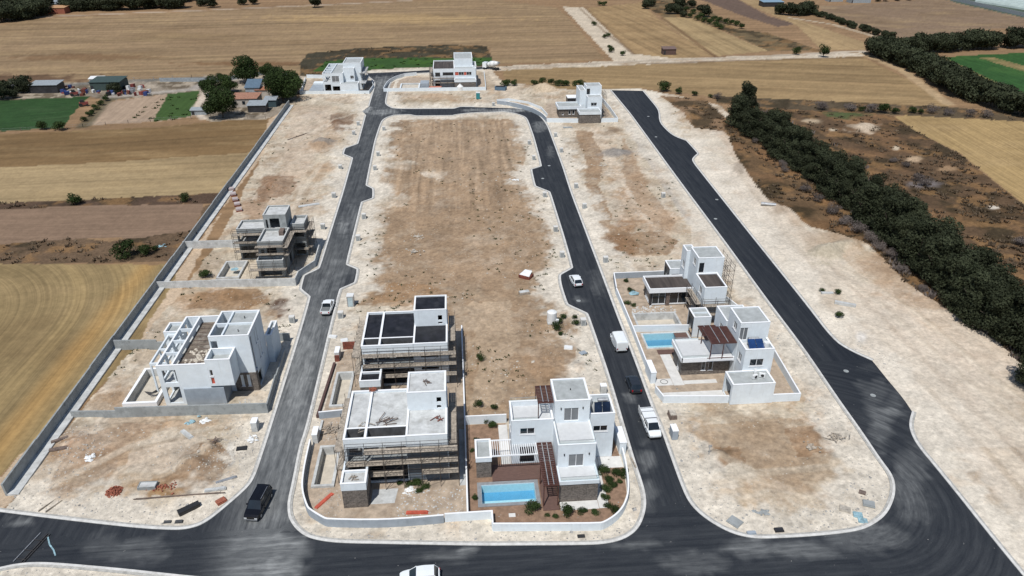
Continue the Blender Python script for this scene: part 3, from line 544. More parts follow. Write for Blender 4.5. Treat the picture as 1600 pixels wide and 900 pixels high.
# fine earth tone variation, with shading of rubble ridges put into the colour
east=(TX>cX)&(TX>g(1200,402)[0]-2)|(TU>1060)&(TV<400);rdg=1-np.abs(2*fbm(TX,TY,.55,4,51,.6)-1);rdg2=1-np.abs(2*fbm(TX,TY,1.3,3,52,.6)-1)
col*=(1+.26*W3+.22*(fbm(TX,TY,2.1,2,41)-.5)+np.where(site,.95*(.40*(rdg-.86)+.30*(rdg2-.84))*np.where(east,.25,1),0)-np.where(site,.05,0))[...,None]
Z+=np.where(site,.22*np.clip(rdg-.8,0,1)*dz*(crust>.5),0)
col*=np.where(site[...,None],np.array([1.06,1.03,1.015]),1.07);col=np.clip(col,.01,.8)
def ground_mat(name,streak=0.,sx=.9,sl=.03,fine=.25,bump=.4,speck=None):
    m,nt,b=newmat(name);geo=N(nt,'ShaderNodeNewGeometry');P=geo.outputs['Position']
    at=N(nt,'ShaderNodeAttribute',attribute_name='earth');c=at.outputs['Color']
    n=noise(nt,P,1.6,8,.7);c=mix(nt,1.,c,ramp(nt,n,.25,.75,(1-fine,)*3,(1+fine*.9,)*3),'MULTIPLY')
    n0=noise(nt,P,.12,5,.6);c=mix(nt,1.,c,ramp(nt,n0,.3,.7,(1-fine*.5,)*3,(1+fine*.4,)*3),'MULTIPLY')
    if streak:
        ast=N(nt,'ShaderNodeAttribute',attribute_name='st');mp=N(nt,'ShaderNodeMapping');mp.inputs['Scale'].default_value=(sx,sl,1);nt.links.new(ast.outputs['Vector'],mp.inputs[0])
        s=noise(nt,mp.outputs[0],1.,5,.7,.15);c=mix(nt,1.,c,ramp(nt,s,.3,.7,(1-streak,)*3,(1+streak*.85,)*3),'MULTIPLY')
        mp2=N(nt,'ShaderNodeMapping');mp2.inputs['Scale'].default_value=(sx*.16,sl*.5,1);nt.links.new(ast.outputs['Vector'],mp2.inputs[0])
        s2=noise(nt,mp2.outputs[0],1.,3,.6,.15);c=mix(nt,1.,c,ramp(nt,s2,.25,.75,(1-streak*.4,1-streak*.42,1-streak*.44),(1+streak*.3,)*3),'MULTIPLY')
    if speck:
        v=N(nt,'ShaderNodeTexVoronoi');v.inputs['Scale'].default_value=1.6;nt.links.new(P,v.inputs[0])
        c=mix(nt,mix(nt,1.,ramp(nt,v.outputs['Distance'],.10,.2,(1,1,1),(0,0,0)),ramp(nt,noise(nt,P,.25,4),.5,.62),'MULTIPLY'),c,speck)
    nt.links.new(c,b.inputs['Base Color']);b.inputs['Roughness'].default_value=.95;b.inputs['Specular IOR Level'].default_value=.15
    bp=N(nt,'ShaderNodeBump');bp.inputs['Strength'].default_value=bump;bp.inputs['Distance'].default_value=.25
    nt.links.new(noise(nt,P,1.1,8,.7),bp.inputs['Height']);nt.links.new(bp.outputs[0],b.inputs['Normal']);return m
GM={'farfield':ground_mat('far_stubble',.30,.20,.004,.12,.1),'site':ground_mat('chalky_site_earth',0,fine=.30,bump=.8,speck=(.52,.48,.41)),'field':ground_mat('stubble',.26,1.5,.025,.12,.15),'plough':ground_mat('ploughed_earth',.18,.7,.03,.12,.25),
    'green':ground_mat('green_crop',.28,.8,.05,.25,.3),'scrub':ground_mat('dry_scrub',0,fine=.45,bump=.8)}
kind={n:('field' if 'stubble' in n or 'far' in n else 'plough' if 'plough' in n or 'plot' in n else 'green' if 'green' in n else 'scrub' if ('scrub' in n or 'rough' in n) else 'site') for n in NAMES.values()}
idx=np.arange(NV*NU).reshape(NV,NU)
quads=np.stack([idx[:-1,:-1],idx[:-1,1:],idx[1:,1:],idx[1:,:-1]],-1).reshape(-1,4)
fc=cls[:-1,:-1].ravel()
PX,PY,PZ=TX.ravel(),TY.ravel(),Z.ravel();CC=col.reshape(-1,3);SS=stv.reshape(-1,3)
for c in sorted(NAMES):
    q=quads[fc==c]
    if not len(q):continue
    u,inv=np.unique(q,return_inverse=True);inv=inv.reshape(-1)
    me=bpy.data.meshes.new(NAMES[c]);me.vertices.add(len(u));me.vertices.foreach_set('co',np.stack([PX[u],PY[u],PZ[u]],-1).astype(np.float32).ravel())
    me.loops.add(len(inv));me.loops.foreach_set('vertex_index',inv.astype(np.int32));me.polygons.add(len(q));me.polygons.foreach_set('loop_start',np.arange(0,len(inv),4,dtype=np.int32));me.polygons.foreach_set('loop_total',np.full(len(q),4,np.int32))
    a=me.attributes.new('earth','FLOAT_COLOR','POINT');a.data.foreach_set('color',np.concatenate([CC[u],np.ones((len(u),1))],1).astype(np.float32).ravel())
    a=me.attributes.new('st','FLOAT_VECTOR','POINT');a.data.foreach_set('vector',SS[u].astype(np.float32).ravel())
    me.update(calc_edges=True);me.shade_smooth();me.materials.append(GM['farfield' if c in (12,15,17,18,21,8,7,1) else kind[NAMES[c]]])
    o=bpy.data.objects.new(NAMES[c],me);COL.objects.link(o);o['kind']='structure'
def height(x,y):      # terrain height under a point
    j=int(np.clip(np.searchsorted(yy,y),1,NV-1));t=(x-xl[j])/(xr[j]-xl[j])*(NU-1);i=int(np.clip(round(t),0,NU-1));return float(Z[j,i])
# the plain goes on to the horizon on every side
plain=mat('plain_earth',(.26,.20,.13),.95,.3,.004)
P=MB().add([(-7000,-7000,-3),(7000,-7000,-3),(7000,7000,-3),(-7000,7000,-3)],[(0,1,2,3)]).build('plain',plain);P['kind']='structure'
# ------------------------------------------------------------------ building helpers
def wall_cells(mb,ax,pos,th,a0,a1,z0,z1,holes):
    """wall slab of thickness th; ax 'y': runs along x at y=pos..pos+th, ax 'x': runs along y at x=pos..pos+th"""
    A=sorted({a0,a1,*[min(max(h[0],a0),a1) for h in holes],*[min(max(h[1],a0),a1) for h in holes]})
    Zs=sorted({z0,z1,*[min(max(h[2],z0),z1) for h in holes],*[min(max(h[3],z0),z1) for h in holes]})
    for i in range(len(A)-1):
        for j in range(len(Zs)-1):
            ca,cz=(A[i]+A[i+1])/2,(Zs[j]+Zs[j+1])/2
            if any(h[0]<ca<h[1] and h[2]<cz<h[3] for h in holes): continue
            if ax=='y': mb.box(A[i],A[i+1],pos,pos+th,Zs[j],Zs[j+1])
            else: mb.box(pos,pos+th,A[i],A[i+1],Zs[j],Zs[j+1])
def window(par,ax,pos,inward,h,glass,frame=None,name='window'):
    """frame round the hole and a pane behind it; pos = outer face, inward = +1/-1 along the axis"""
    a0,a1,z0,z1=h[:4];d0,d1=sorted((pos+inward*.06,pos+inward*.12));f=.06;mb=MB()
    def bx(m,p,q,r,s,e0,e1):
        m.box(p,q,e0,e1,r,s) if ax=='y' else m.box(e0,e1,p,q,r,s)
    bx(mb,a0,a1,z0,z0+f,d0,d1);bx(mb,a0,a1,z1-f,z1,d0,d1);bx(mb,a0,a0+f,z0+f,z1-f,d0,d1);bx(mb,a1-f,a1,z0+f,z1-f,d0,d1)
    n=2 if a1-a0>1.2 else 1
    for k in range(1,n): x=a0+(a1-a0)*k/n; bx(mb,x-f/2,x+f/2,z0+f,z1-f,d0,d1)
    w_=mb.build(name,frame or WHITE2,par);e0,e1=sorted((pos+inward*.125,pos+inward*.145))
    for k in range(n):
        p=MB();bx(p,a0+(a1-a0)*k/n+.01,a0+(a1-a0)*(k+1)/n-.01,z0,z1,e0,e1);p.build('pane',glass,w_)
    if name=='window':
        s=MB();g0,g1=sorted((pos-inward*.08,pos+inward*.05));bx(s,a0-.08,a1+.08,z0-.07,z0,g0,g1);s.build('sill',WHITE2,w_)
T=.2
def block(th,x0,x1,y0,y1,z0,z1,par=.45,m=None,roof=None,holes={},th_=T,faces={},lid=True,name='wall',copew=True):
    """one storey box: walls with openings, roof slab below a parapet"""
    m=m or WHITE;H={k:[h for h in v] for k,v in holes.items()}
    specs={'S':('y',y0,x0,x1,1,y0),'N':('y',y1-th_,x0,x1,-1,y1),'W':('x',x0,y0+th_,y1-th_,1,x0),'E':('x',x1-th_,y0+th_,y1-th_,-1,x1)}
    groups={}
    for k,(ax,pos,a0,a1,inw,outf) in specs.items():
        mk=faces.get(k,m);mb=groups.setdefault(id(mk),(mk,MB()))[1];wall_cells(mb,ax,pos,th_,a0,a1,z0,z1,H.get(k,[]))
    for mk,mb in groups.values(): mb.build(name,mk,th)
    for k,hs in H.items():
        ax,pos,a0,a1,inw,outf=specs[k]
        for h in hs:
            kd=h[4] if len(h)>4 else 'open'
            if kd=='win': window(th,ax,outf,inw,h,GLASS)
            elif kd=='cur': window(th,ax,outf,inw,h,GLASSG)
            elif kd=='door': window(th,ax,outf,inw,h,GLASSG,name='door')
            elif kd=='dark': window(th,ax,outf,inw,h,GLASS,DARKW,name='door')
            elif kd=='red': window(th,ax,outf,inw,h,RED,RED,name='shutter')
    if lid: MB().box(x0+th_,x1-th_,y0+th_,y1-th_,z1-par-.2,z1-par).build('roof',roof or SCREED,th)
    if copew:
        c=MB();e=.03;zt=z1+.04
        for q in ((x0-e,x1+e,y0-e,y0+th_+e),(x0-e,x1+e,y1-th_-e,y1+e),(x0-e,x0+th_+e,y0+th_+e,y1-th_-e),(x1-th_-e,x1+e,y0+th_+e,y1-th_-e)): c.box(*q,z1+.002,zt)
        c.build('coping',WHITE2 if m is not CONC else CONCL,th)
def slab(th,name,m,*b): return MB().box(*b).build(name,m,th)
def glassrail(th,pts,z0,h=.95):
    mb=MB();r=MB()
    for (a,b) in zip(pts,pts[1:]):
        dx,dy=b[0]-a[0],b[1]-a[1];L=math.hypot(dx,dy);n=(-dy/L*.012,dx/L*.012)
        mb.add([(a[0],a[1],z0),(b[0],b[1],z0),(b[0],b[1],z0+h),(a[0],a[1],z0+h)],[(0,1,2,3)])
        r.bar((a[0],a[1],z0+h+.02),(b[0],b[1],z0+h+.02),.05,.03)
    bl=mb.build('balustrade',CLEAR,th);r.build('handrail',GALV,bl)
def pergola(th,x0,x1,y0,y1,z,m=BROWN,step=.45,along='x',posts=(),beams=3,sl=.07,thk=.12):
    fr=MB();t=.1
    fr.box(x0,x1,y0,y0+t,z,z+.18).box(x0,x1,y1-t,y1,z,z+.18).box(x0,x0+t,y0+t,y1-t,z,z+.18).box(x1-t,x1,y0+t,y1-t,z,z+.18)
    f=fr.build('pergola_frame',WHITE2 if m is WHITE2 else m,th)
    mesh=None;n=int(((y1-y0) if along=='x' else (x1-x0))/step)
    for i in range(1,n):
        if mesh is None:
            b=MB()
            if along=='x': b.box(0,x1-x0-.2,-sl,sl,0,thk)
            else: b.box(-sl,sl,0,y1-y0-.2,0,thk)
            mesh=b.mesh('slat');mesh.materials.append(m)
        o=bpy.data.objects.new('slat',mesh);COL.objects.link(o);o.parent=f
        ox,oy,oz=woff(th)
        o.location=((x0+.1)-ox if along=='x' else x0+(x1-x0)*i/n-ox, (y0+(y1-y0)*i/n)-oy if along=='x' else y0+.1-oy, z+.04-oz)
    for px,py,pz in posts: MB().box(px-.06,px+.06,py-.06,py+.06,pz,z).build('post',WHITE2 if m is WHITE2 else m,th)
    for k in range(1,beams):
        x=x0+(x1-x0)*k/beams
        if along=='x': MB().box(x-.05,x+.05,y0+.1,y1-.1,z+.165,z+.24).build('beam',GALV if m is BROWN else m,th)
def pool(name,label,x0,x1,y0,y1,ztop,cop=.5,water=None,floor=None,wallm=None,copm=None,depth=1.4,group=None):
    """pool with real depth, standing on or cut into a raised rim"""
    t=thing(name,label,'pool',((x0+x1)/2,y0,0),group=group);z0=ztop-depth;zr=.004;fm=floor or POOLT
    a,b,c,d=x0+cop,x1-cop,y0+cop,y1-cop
    zb=max(z0,.0)
    # the shell is modelled above grade: the deck level is the rim, the basin floor sits on the pad
    r=MB();r.box(x0,x1,y0,c,zr,ztop).box(x0,x1,d,y1,zr,ztop).box(x0,a,c,d,zr,ztop).box(b,x1,c,d,zr,ztop);r.build('rim',copm or COPE,t)
    MB().box(a-.05,b+.05,c-.05,d+.05,z0,z0+.02).build('floor',fm,t)
    l=MB();e=.02;l.box(a-.04,a+e,c+e,d-e,z0+.02,ztop-.01).box(b-e,b+.04,c+e,d-e,z0+.02,ztop-.01).box(a-.04,b+.04,c-.04,c+e,z0+.02,ztop-.01).box(a-.04,b+.04,d-e,d+.04,z0+.02,ztop-.01);l.build('lining',wallm or fm,t)
    if water:
        MB().add([(a+e,c+e,ztop-.15),(b-e,c+e,ztop-.15),(b-e,d-e,ztop-.15),(a+e,d-e,ztop-.15)],[(0,1,2,3)]).build('water',WATER,t)
    return t
def boundary(name,label,pts,h,m,z0=.0,t=.2,cat='wall',cope=None,group=None,curve=False):
    """free-standing wall along a polyline, every straight run a part"""
    if curve: pts=chaikin(pts,False,2)
    th=thing(name,label,cat,(pts[0][0],pts[0][1],0),group=group);n=len(pts)
    def off(i,s):
        a=pts[max(i-1,0)];c=pts[min(i+1,n-1)];b=pts[i]
        d1=Vector((b[0]-a[0],b[1]-a[1])) if i>0 else Vector((c[0]-b[0],c[1]-b[1]));d2=Vector((c[0]-b[0],c[1]-b[1])) if i<n-1 else d1
        d1.normalize();d2.normalize();m_=(d1+d2).normalized();k=1/max(.5,m_.dot(d1));return (b[0]-m_.y*s*k*t/2,b[1]+m_.x*s*k*t/2)
    hs=h if isinstance(h,(list,tuple)) else [h]*(n-1)
    for i in range(n-1):
        q=[off(i,-1),off(i+1,-1),off(i+1,1),off(i,1)];MB().prism(q,z0,hs[i]).build('wall_run',m,th)
        if cope:
            cx_=sum(p[0] for p in q)/4;cy2=sum(p[1] for p in q)/4
            MB().prism([(cx_+(p[0]-cx_)*1.0+ (p[0]-pts[i][0] if 0 else 0),p[1]) for p in q],hs[i]+.003,hs[i]+.06).build('coping',cope,th)
    return th
def bars_panel(mb,p,q,z0,z1,step=.15,r=.02):
    L=math.dist(p,q);n=max(2,int(L/step))
    for i in range(n+1):
        x=p[0]+(q[0]-p[0])*i/n;y=p[1]+(q[1]-p[1])*i/n;mb.box(x-r,x+r,y-r,y+r,z0,z1)
    mb.bar((p[0],p[1],z0),(q[0],q[1],z0),.05).bar((p[0],p[1],z1),(q[0],q[1],z1),.05)
def scaffold(label,x0,x1,y0,y1,decks,zt,bay=2.3,wide=.9,group='scaffolding round the unfinished villas',plank=True,rails=True):
    """tube scaffold in a strip; runs along the longer side"""
    t=thing('scaffolding',label,'scaffolding',(x0,y0,0),group=group);alongx=(x1-x0)>(y1-y0)
    a0,a1,b0,b1=(x0,x1,y0,y1) if alongx else (y0,y1,x0,x1);n=max(1,round((a1-a0)/bay))
    P=lambda a,b,z:(a,b,z) if alongx else (b,a,z)
    for i in range(n+1):
        a=a0+(a1-a0)*i/n;mb=MB()
        for b in (b0,b1): mb.bar(P(a,b,0.02),P(a,b,zt),.055)
        for z in decks: mb.bar(P(a,b0,z-.06),P(a,b1,z-.06),.05)
        mb.build('frame',STEEL,t)
    for z in decks:
        r=MB()
        for b in ((b0,b1)):
            r.bar(P(a0,b,z-.05),P(a1,b,z-.05),.05)
            if rails: r.bar(P(a0,b,z+.95),P(a1,b,z+.95),.04);r.bar(P(a0,b,z+.5),P(a1,b,z+.5),.03)
        k=0
        if rails:
            L=a1-a0;m_=int(L/.4)
            for i in range(m_): a=a0+L*i/m_;r.bar(P(a,b0,z),P(a,b0,z+.5),.02)
        r.build('rail',STEEL,t)
        if plank:
            for i in range(n):
                s0=a0+(a1-a0)*i/n+.02;s1=a0+(a1-a0)*(i+1)/n-.02
                if random.random()<.05: continue
                mb=MB();w=(b1-b0+.1)/3
                for j in range(3):
                    o_=random.uniform(-.08,.08);q=(b0-.05+j*w,b0-.05+(j+1)*w-.015)
                    if alongx: mb.box(s0+o_*0,s1,q[0],q[1],z-.02+random.uniform(0,.015),z+.03)
                    else: mb.box(q[0],q[1],s0,s1,z-.02+random.uniform(0,.015),z+.03)
                mb.build('plank',WOOD,t)
    br=MB()
    for i in range(0,n,2):
        s0=a0+(a1-a0)*i/n;s1=a0+(a1-a0)*(i+1)/n;zz=[0.05]+list(decks)
        for z_,z2 in zip(zz,zz[1:]): br.bar(P(s0,b0-.04,z_),P(s1,b0-.04,z2),.035)
    br.build('brace',STEEL,t);return t
def rubble(x0,x1,y0,y1,n,s,m,name,label,cat,z=0,flat_=.6):
    """a heap or scatter that moves as one spread: stones of many sizes"""
    mb=MB()
    for i in range(n):
        x,y=random.uniform(x0,x1),random.uniform(y0,y1);r=s*random.uniform(.4,1.3);a=random.uniform(0,3.14);h=r*flat_
        ca,sa=math.cos(a)*r,math.sin(a)*r;zz=z+ (height(x,y) if z==0 else 0)
        mb.add([(x+ca,y+sa,zz),(x-sa*.8,y+ca*.8,zz),(x-ca,y-sa,zz),(x+sa*.8,y-ca*.8,zz),(x+ca*.3,y+sa*.5,zz+h),(x-ca*.4,y-sa*.2,zz+h*.9)],[(0,1,4),(1,5,4),(1,2,5),(2,3,5),(3,4,5),(3,0,4)])
    o=mb.build(name,m);o['kind']='stuff';tag(o,label,cat);return o

# ------------------------------------------------------------------ A: finished villa, front centre
def villaA():
    t=thing('villa','finished white cube villa with stone plinth and turquoise pool beside it','villa',(13,64,0))
    block(t,10.9,15.6,65.2,68.1,.01,2.95,par=.01,m=STONE,lid=False,copew=False)
    for q in [(10.75,15.65,65.05,65.25)]: pass
    b=MB();b.box(10.75,15.7,65.05,65.3,2.95,3.5).box(10.75,10.98,65.3,67.9,2.95,3.5).box(15.48,15.7,65.3,67.9,2.95,3.5);b.build('parapet',WHITE,t)
    slab(t,'terrace',TILE,10.98,15.48,65.3,67.9,2.96,3.2);glassrail(t,[(15.55,67.85),(15.55,65.15),(10.9,65.15)],3.5,.6)
    block(t,10.9,15.62,67.9,77.0,.01,6.75,par=.2,roof=TILE,holes={'S':[(12.25,14.16,3.22,5.2,'door')],'W':[(69,71.4,.3,2.4,'dark')]})
    glassrail(t,[(15.5,72.4),(15.5,68.0),(11.0,68.0),(11.0,72.4)],6.79,.55)
    block(t,11.0,15.5,72.4,77.15,6.55,10,par=.12,holes={'S':[(12.2,14.1,6.8,8.85,'door')]})
    for x,y,z in ((11.8,72.35,8.7),(14.6,72.35,8.7),(11.7,67.85,5.1),(14.8,67.85,5.1)): MB().box(x-.07,x+.07,y-.06,y,z,z+.3).build('wall_light',DARKW,t)
    MB().cyl((13.3,74.8,9.88),(13.3,74.8,10.15),.06).build('vent_pipe',DARKW,t)
    block(t,15.62,18.95,72.9,77.0,.01,7.3,par=1.0,holes={'S':[(16.2,18.1,4.4,5.35,'win')],'E':[(74,75,3.8,5.2,'win')]})
    block(t,5.5,10.9,72.4,76.6,.01,7.2,par=.75,roof=TILE,holes={'S':[(6.6,8.5,4.95,5.95,'win'),(6.6,8.5,.3,2.9,'dark')],'W':[(73.5,75,4.6,6,'win')]})
    glassrail(t,[(5.6,76.5),(10.8,76.5)],7.24,.5);glassrail(t,[(5.6,72.5),(9.0,72.5)],7.24,.35)
    pergola(t,8.95,11.0,73.4,77.0,9.0,posts=[(9.05,73.5,6.45),(9.05,76.9,6.45)],step=.32)
    pergola(t,8.75,10.7,64.5,72.3,3.4,posts=[(8.85,64.6,.05),(8.85,68.4,.05),(10.6,64.6,.05)],step=.32)
    slab(t,'deck',DECK,2.85,10.7,69.35,72.35,.012,.16);slab(t,'deck',DECK,8.75,10.8,63.9,69.3,.012,.14)
    pergola(t,2.8,8.7,70.3,73.4,3.3,m=WHITE2,step=.28,along='y',sl=.035,thk=.08)
    slab(t,'paving',PALE,15.65,16.9,63.8,72.85,.01,.09);slab(t,'paving',PALE,10.9,15.6,63.75,65.15,.01,.09);slab(t,'paving',PALE,16.95,20.1,70.7,72.85,.01,.085);slab(t,'paving',PALE,4.2,5.45,70.5,80.5,.01,.085);slab(t,'stepping_stone',PALE,4.5,5.3,63.2,63.8,.01,.07)
    # rooftop kit
    k=thing('solar_heater','pair of black solar collectors with water tank on villa roof by the right road','solar heater',(17.3,74.4,6.3))
    for x in (16.4,17.5): MB().add([(x,73.6,6.5),(x+1.0,73.6,6.5),(x+1.25,75.3,7.35),(x+.25,75.3,7.35),(x,73.6,6.42),(x+1.0,73.6,6.42),(x+1.25,75.3,7.27),(x+.25,75.3,7.27)],[(0,1,2,3),(7,6,5,4),(0,4,5,1),(1,5,6,2),(2,6,7,3),(3,7,4,0)]).build('collector',SOLAR,k)
    MB().cyl((17.2,75.8,7.3),(18.5,75.8,7.3),.27,14).build('tank',GALV,k);MB().bar((16.8,75.4,6.3),(16.8,75.4,7.3),.05).bar((18.4,75.4,6.3),(18.4,75.4,7.3),.05).build('stand',GALV,k)
    c=MB().cyl((16.1,76,6.3),(16.1,76,7.6),.38,14).build('water_tank',PLASW);recentre(c,16.1,76,6.3);tag(c,'white upright water tank on villa roof beside black solar collectors','water tank')
    gh=thing('pool_house','small stone pool house with white flat roof left of pool','pool house',(1.8,70.2,0))
    block(gh,.85,2.75,70.2,73.7,.01,2.7,lid=False,m=STONE,copew=False,par=.05);block(gh,.78,2.82,70.12,73.78,2.7,3.35,par=.3)
    pool('swimming_pool','turquoise filled pool with grey coping in villa garden at the front centre',.85,8.6,65.05,69.25,.14,cop=.5,floor=POOLT,water=True)
    for i,(x,y,r) in enumerate([(6.6,65.2,.9)]): pass
    MB().box(1.33,8.12,67.3,68.77,-1.237,-1.2).build('far_floor',POOLM,bpy.data.objects['swimming_pool']);st_=MB()  # darker mosaic over the far third, level with the rest of the floor
    for k in range(3): st_.box(1.4,2.6,65.6+k*.32,65.9+k*.32,-1.23,-.35-.3*k)
    st_.build('pool_steps',POOLT,bpy.data.objects['swimming_pool'])
CREAM=mat('cream_render',(.52,.47,.39),.9,.12,1)
POOLM=mat('mid_pool_mosaic',(.12,.33,.52),.5,.06,3)
PALE=mat('pale_paving',(.62,.61,.58),.8,.08,1)
villaA()
gA=MB().prism([(-.4,63.3),(2.6,63.2),(2.6,61.35),(15.2,60.6),(18,62.3),(19.6,66.0),(20.1,70.6),(19.9,80.6),(-.4,80.8)],.0,.006)
# planted garden sheets lie 4 mm and more above the ground
def sheet(name,m,poly,z=.05):
    hs=[[(x0-.1,y0-.1),(x1+.1,y0-.1),(x1+.1,y1+.1),(x0-.1,y1+.1)] for x0,x1,y0,y1 in HOLES if inpoly(np.array([(x0+x1)/2]),np.array([(y0+y1)/2]),poly)[0]]
    lp=[[Vector((x,y,z)) for x,y in q] for q in [poly]+hs];tri=geometry.tessellate_polygon(lp)
    o=MB().add([tuple(v) for q in lp for v in q],[tuple(q) for q in tri]).build(name,m);o['kind']='structure'
    for p in o.data.polygons:
        if p.normal.z<0:p.flip()
    o.data.update();return o
sheet('garden_ground',GARDEN,[(-.4,63.4),(2.55,63.3),(2.55,61.45),(14.9,60.7),(17.8,62.4),(19.5,66.0),(20.1,70.6),(19.9,77.1),(5.4,77.1),(5.3,80.8),(-.4,80.9)])
boundary('garden_wall','low white wall curving round the garden of the front centre villa',[(2.45,61.3),(8,60.9),(15.3,60.4),(17.4,61.7),(18.9,63.7),(19.8,66.4),(20.3,70.6),(20.4,73.2)],1.15,WHITE,cope=WHITE2,curve=True)
boundary('garden_wall','white wall with grey gate panel joining the two front villas',[(-3.2,63.15),(2.45,63.2),(2.45,61.35)],1.25,WHITE,cope=WHITE2)
boundary('garden_wall','long thin white wall between scaffolded villas and pool garden',[(-.45,63.3),(-.45,81.0),(-.5,107)],[1.0,.6],WHITE,cope=WHITE2)
boundary('garden_wall','short white wall behind the pool garden with grey end',[(-.35,81.1),(5.45,81.1)],1.4,WHITE,cope=WHITE2)
bw=thing('meter_cabinet','tall white meter cabinet beside kerb right of front centre villa','cabinet',(20.3,74.5,0))
MB().box(20.05,20.95,73.3,76.6,.0,1.9).build('body',WHITE,bw);MB().box(20.0,21.0,73.25,76.65,1.902,1.98).build('top',WHITE2,bw);MB().box(20.05,20.3,76.7,79.6,.0,1.5).build('side_wall',WHITE,bw)
# ------------------------------------------------------------------ B and C: twin villas still in scaffolding
def villaBC(t,oy,roof,tower_holes,front_low,wet):
    y=lambda v:v+oy
    Fm=70.4
    # tall right part
    block(t,-7.75,-2.65,y(Fm),y(80.2),.01,7.3,par=.15,roof=roof,lid=True,holes={'S':front_low})
    MB().box(-7.7,-2.7,y(Fm)-.05,y(Fm)-.003,.02,5.6).build('shade_panel',LOWG,t) if not front_low else None  # scaffold shade painted as a dark panel over the lower front wall
    block(t,-7.7,-2.7,y(75.6),y(80.2),7.16,10,par=.15,roof=roof,holes=tower_holes)
    # main left part with open loggia
    x0,x1=-15.4,-7.75
    wb=MB();wall_cells(wb,'y',y(70.3),.22,x0,x1,.01,7.3,[(x0+.25,-13.2,.3,3.1),(-13.0,-7.8,.3,3.1),(x0+.25,-13.2,3.5,5.9),(-13.0,-7.8,3.5,5.9)])
    wall_cells(wb,'x',x0,.22,y(70.52),y(80.0),.01,7.3,[(y(73),y(75),.4,2.9),(y(73),y(76),3.8,5.9)]);wall_cells(wb,'y',y(80.0),.22,x0,x1,.01,7.3,[])
    wb.build('wall',WHITE,t)
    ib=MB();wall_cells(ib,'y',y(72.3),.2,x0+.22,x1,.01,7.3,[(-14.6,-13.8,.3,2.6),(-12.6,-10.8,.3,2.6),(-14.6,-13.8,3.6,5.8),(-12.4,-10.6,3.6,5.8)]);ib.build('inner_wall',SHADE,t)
    MB().box(x0+.22,-12.85,y(72.5),y(80.0),6.75,6.98).build('roof',roof,t);MB().box(-12.6,x1,y(72.5),y(80.0),6.75,6.98).build('roof',roof,t)
    MB().box(-12.85,-12.6,y(70.52),y(80.0),6.4,7.3).build('roof_beam',WHITE,t)
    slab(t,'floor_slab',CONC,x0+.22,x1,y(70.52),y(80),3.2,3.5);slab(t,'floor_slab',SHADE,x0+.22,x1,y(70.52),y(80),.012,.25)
    slab(t,'balcony_ceiling',roof if roof is MEMB else CONCL,x0+.22,-12.85,y(70.55),y(71.3),5.92,6.0)
    c=MB();e=.03
    for q in ((x0-e,x1,y(70.3)-e,y(70.52)+e),(x0-e,x1,y(80)-e,y(80.22)+e),(x0-e,x0+.25,y(70.55),y(79.97)),(-12.88,-12.57,y(70.55),y(79.97)),(x0+.25,-12.88,y(72.28),y(72.52)),(-12.57,x1,y(72.28),y(72.52))): c.box(*q,7.303,7.345)
    c.build('coping',WHITE2,t)
    # projecting porch cube
    block(t,-15.5,-12.55,y(66.2),y(69.9),.01,2.9,m=STONE,lid=False,copew=False);block(t,-15.55,-12.5,y(66.15),y(68.5),2.9,4.0,par=.3,roof=roof)
    MB().box(-15.55,-15.3,y(68.5),y(70.25),3.4,4.0).build('beam',WHITE,t);MB().box(-12.75,-12.5,y(68.5),y(70.25),3.4,4.0).build('beam',WHITE,t)
tB=thing('villa','unfinished white villa with pale screed roof wrapped in timber scaffolding','villa',(-9,66,0))
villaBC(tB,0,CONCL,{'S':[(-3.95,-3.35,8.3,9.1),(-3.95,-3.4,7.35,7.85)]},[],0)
tC=thing('villa','unfinished white villa with black waterproofed roof behind the screed-roofed one','villa',(-9,87,0))
villaBC(tC,20.9,MEMB,{'S':[(-4.05,-3.4,8.1,9.0),(-4.05,-3.4,7.45,7.8)]},[(-6.7,-4.1,4.8,5.3,'open'),(-6.7,-4.1,2.6,3.1,'open'),(-6.7,-4.1,5.95,6.12,'open')],0)
scaffold('long timber-decked scaffold across the front of the screed-roofed villa',-15.2,-1.4,69.0,69.9,[2.3,4.1,5.9],6.9)
scaffold('scaffold walkway down the right side of the screed-roofed villa',-2.45,-1.5,70.5,81,[2.3,4.1,5.7],6.6)
scaffold('scaffold walkway down the left side of the screed-roofed villa',-16.7,-15.7,70.6,81.5,[2.3,5.2],6.0,rails=False)
scaffold('scaffold across the front of the black-roofed villa',-15.3,-1.4,89.9,90.8,[2.4,4.3,6.1],7.1)
scaffold('scaffold walkway down the right side of the black-roofed villa',-2.45,-1.5,91.4,101.5,[2.4,4.3,5.9],6.8)
scaffold('scaffold walkway down the left side of the black-roofed villa',-16.9,-15.8,91.2,101.8,[2.3,5.4],6.2,rails=False)
def shell_pool(label,x0,x1,y0,y1,zt,rim=.35,fl=None,wm=None,rm=None):
    return pool('pool_shell',label,x0,x1,y0,y1,zt,cop=rim,floor=fl or CREAM,wallm=wm or CONCL,copm=rm or CONCL,group='empty concrete pool shells')
shell_pool('empty concrete pool shell left of the screed-roofed villa',-20.1,-17.2,69.9,77.7,.35)
shell_pool('empty concrete pool shell left of the black-roofed villa',-20.2,-17.4,86.3,95.0,.35)
boundary('garden_wall','grey-rendered white-capped wall curving round the screed-roofed villa plot',[(-21.4,78.0),(-21.3,72.5),(-20.9,68.6),(-19.6,65.4),(-17.2,63.45),(-10.3,62.75),(-3.3,63.0)],1.25,GREYW,cope=WHITE2,curve=True)
boundary('garden_wall','short white cross wall between the two scaffolded villas',[(-21.2,83.9),(-16.6,84.3)],1.2,GREYW,cope=WHITE2)
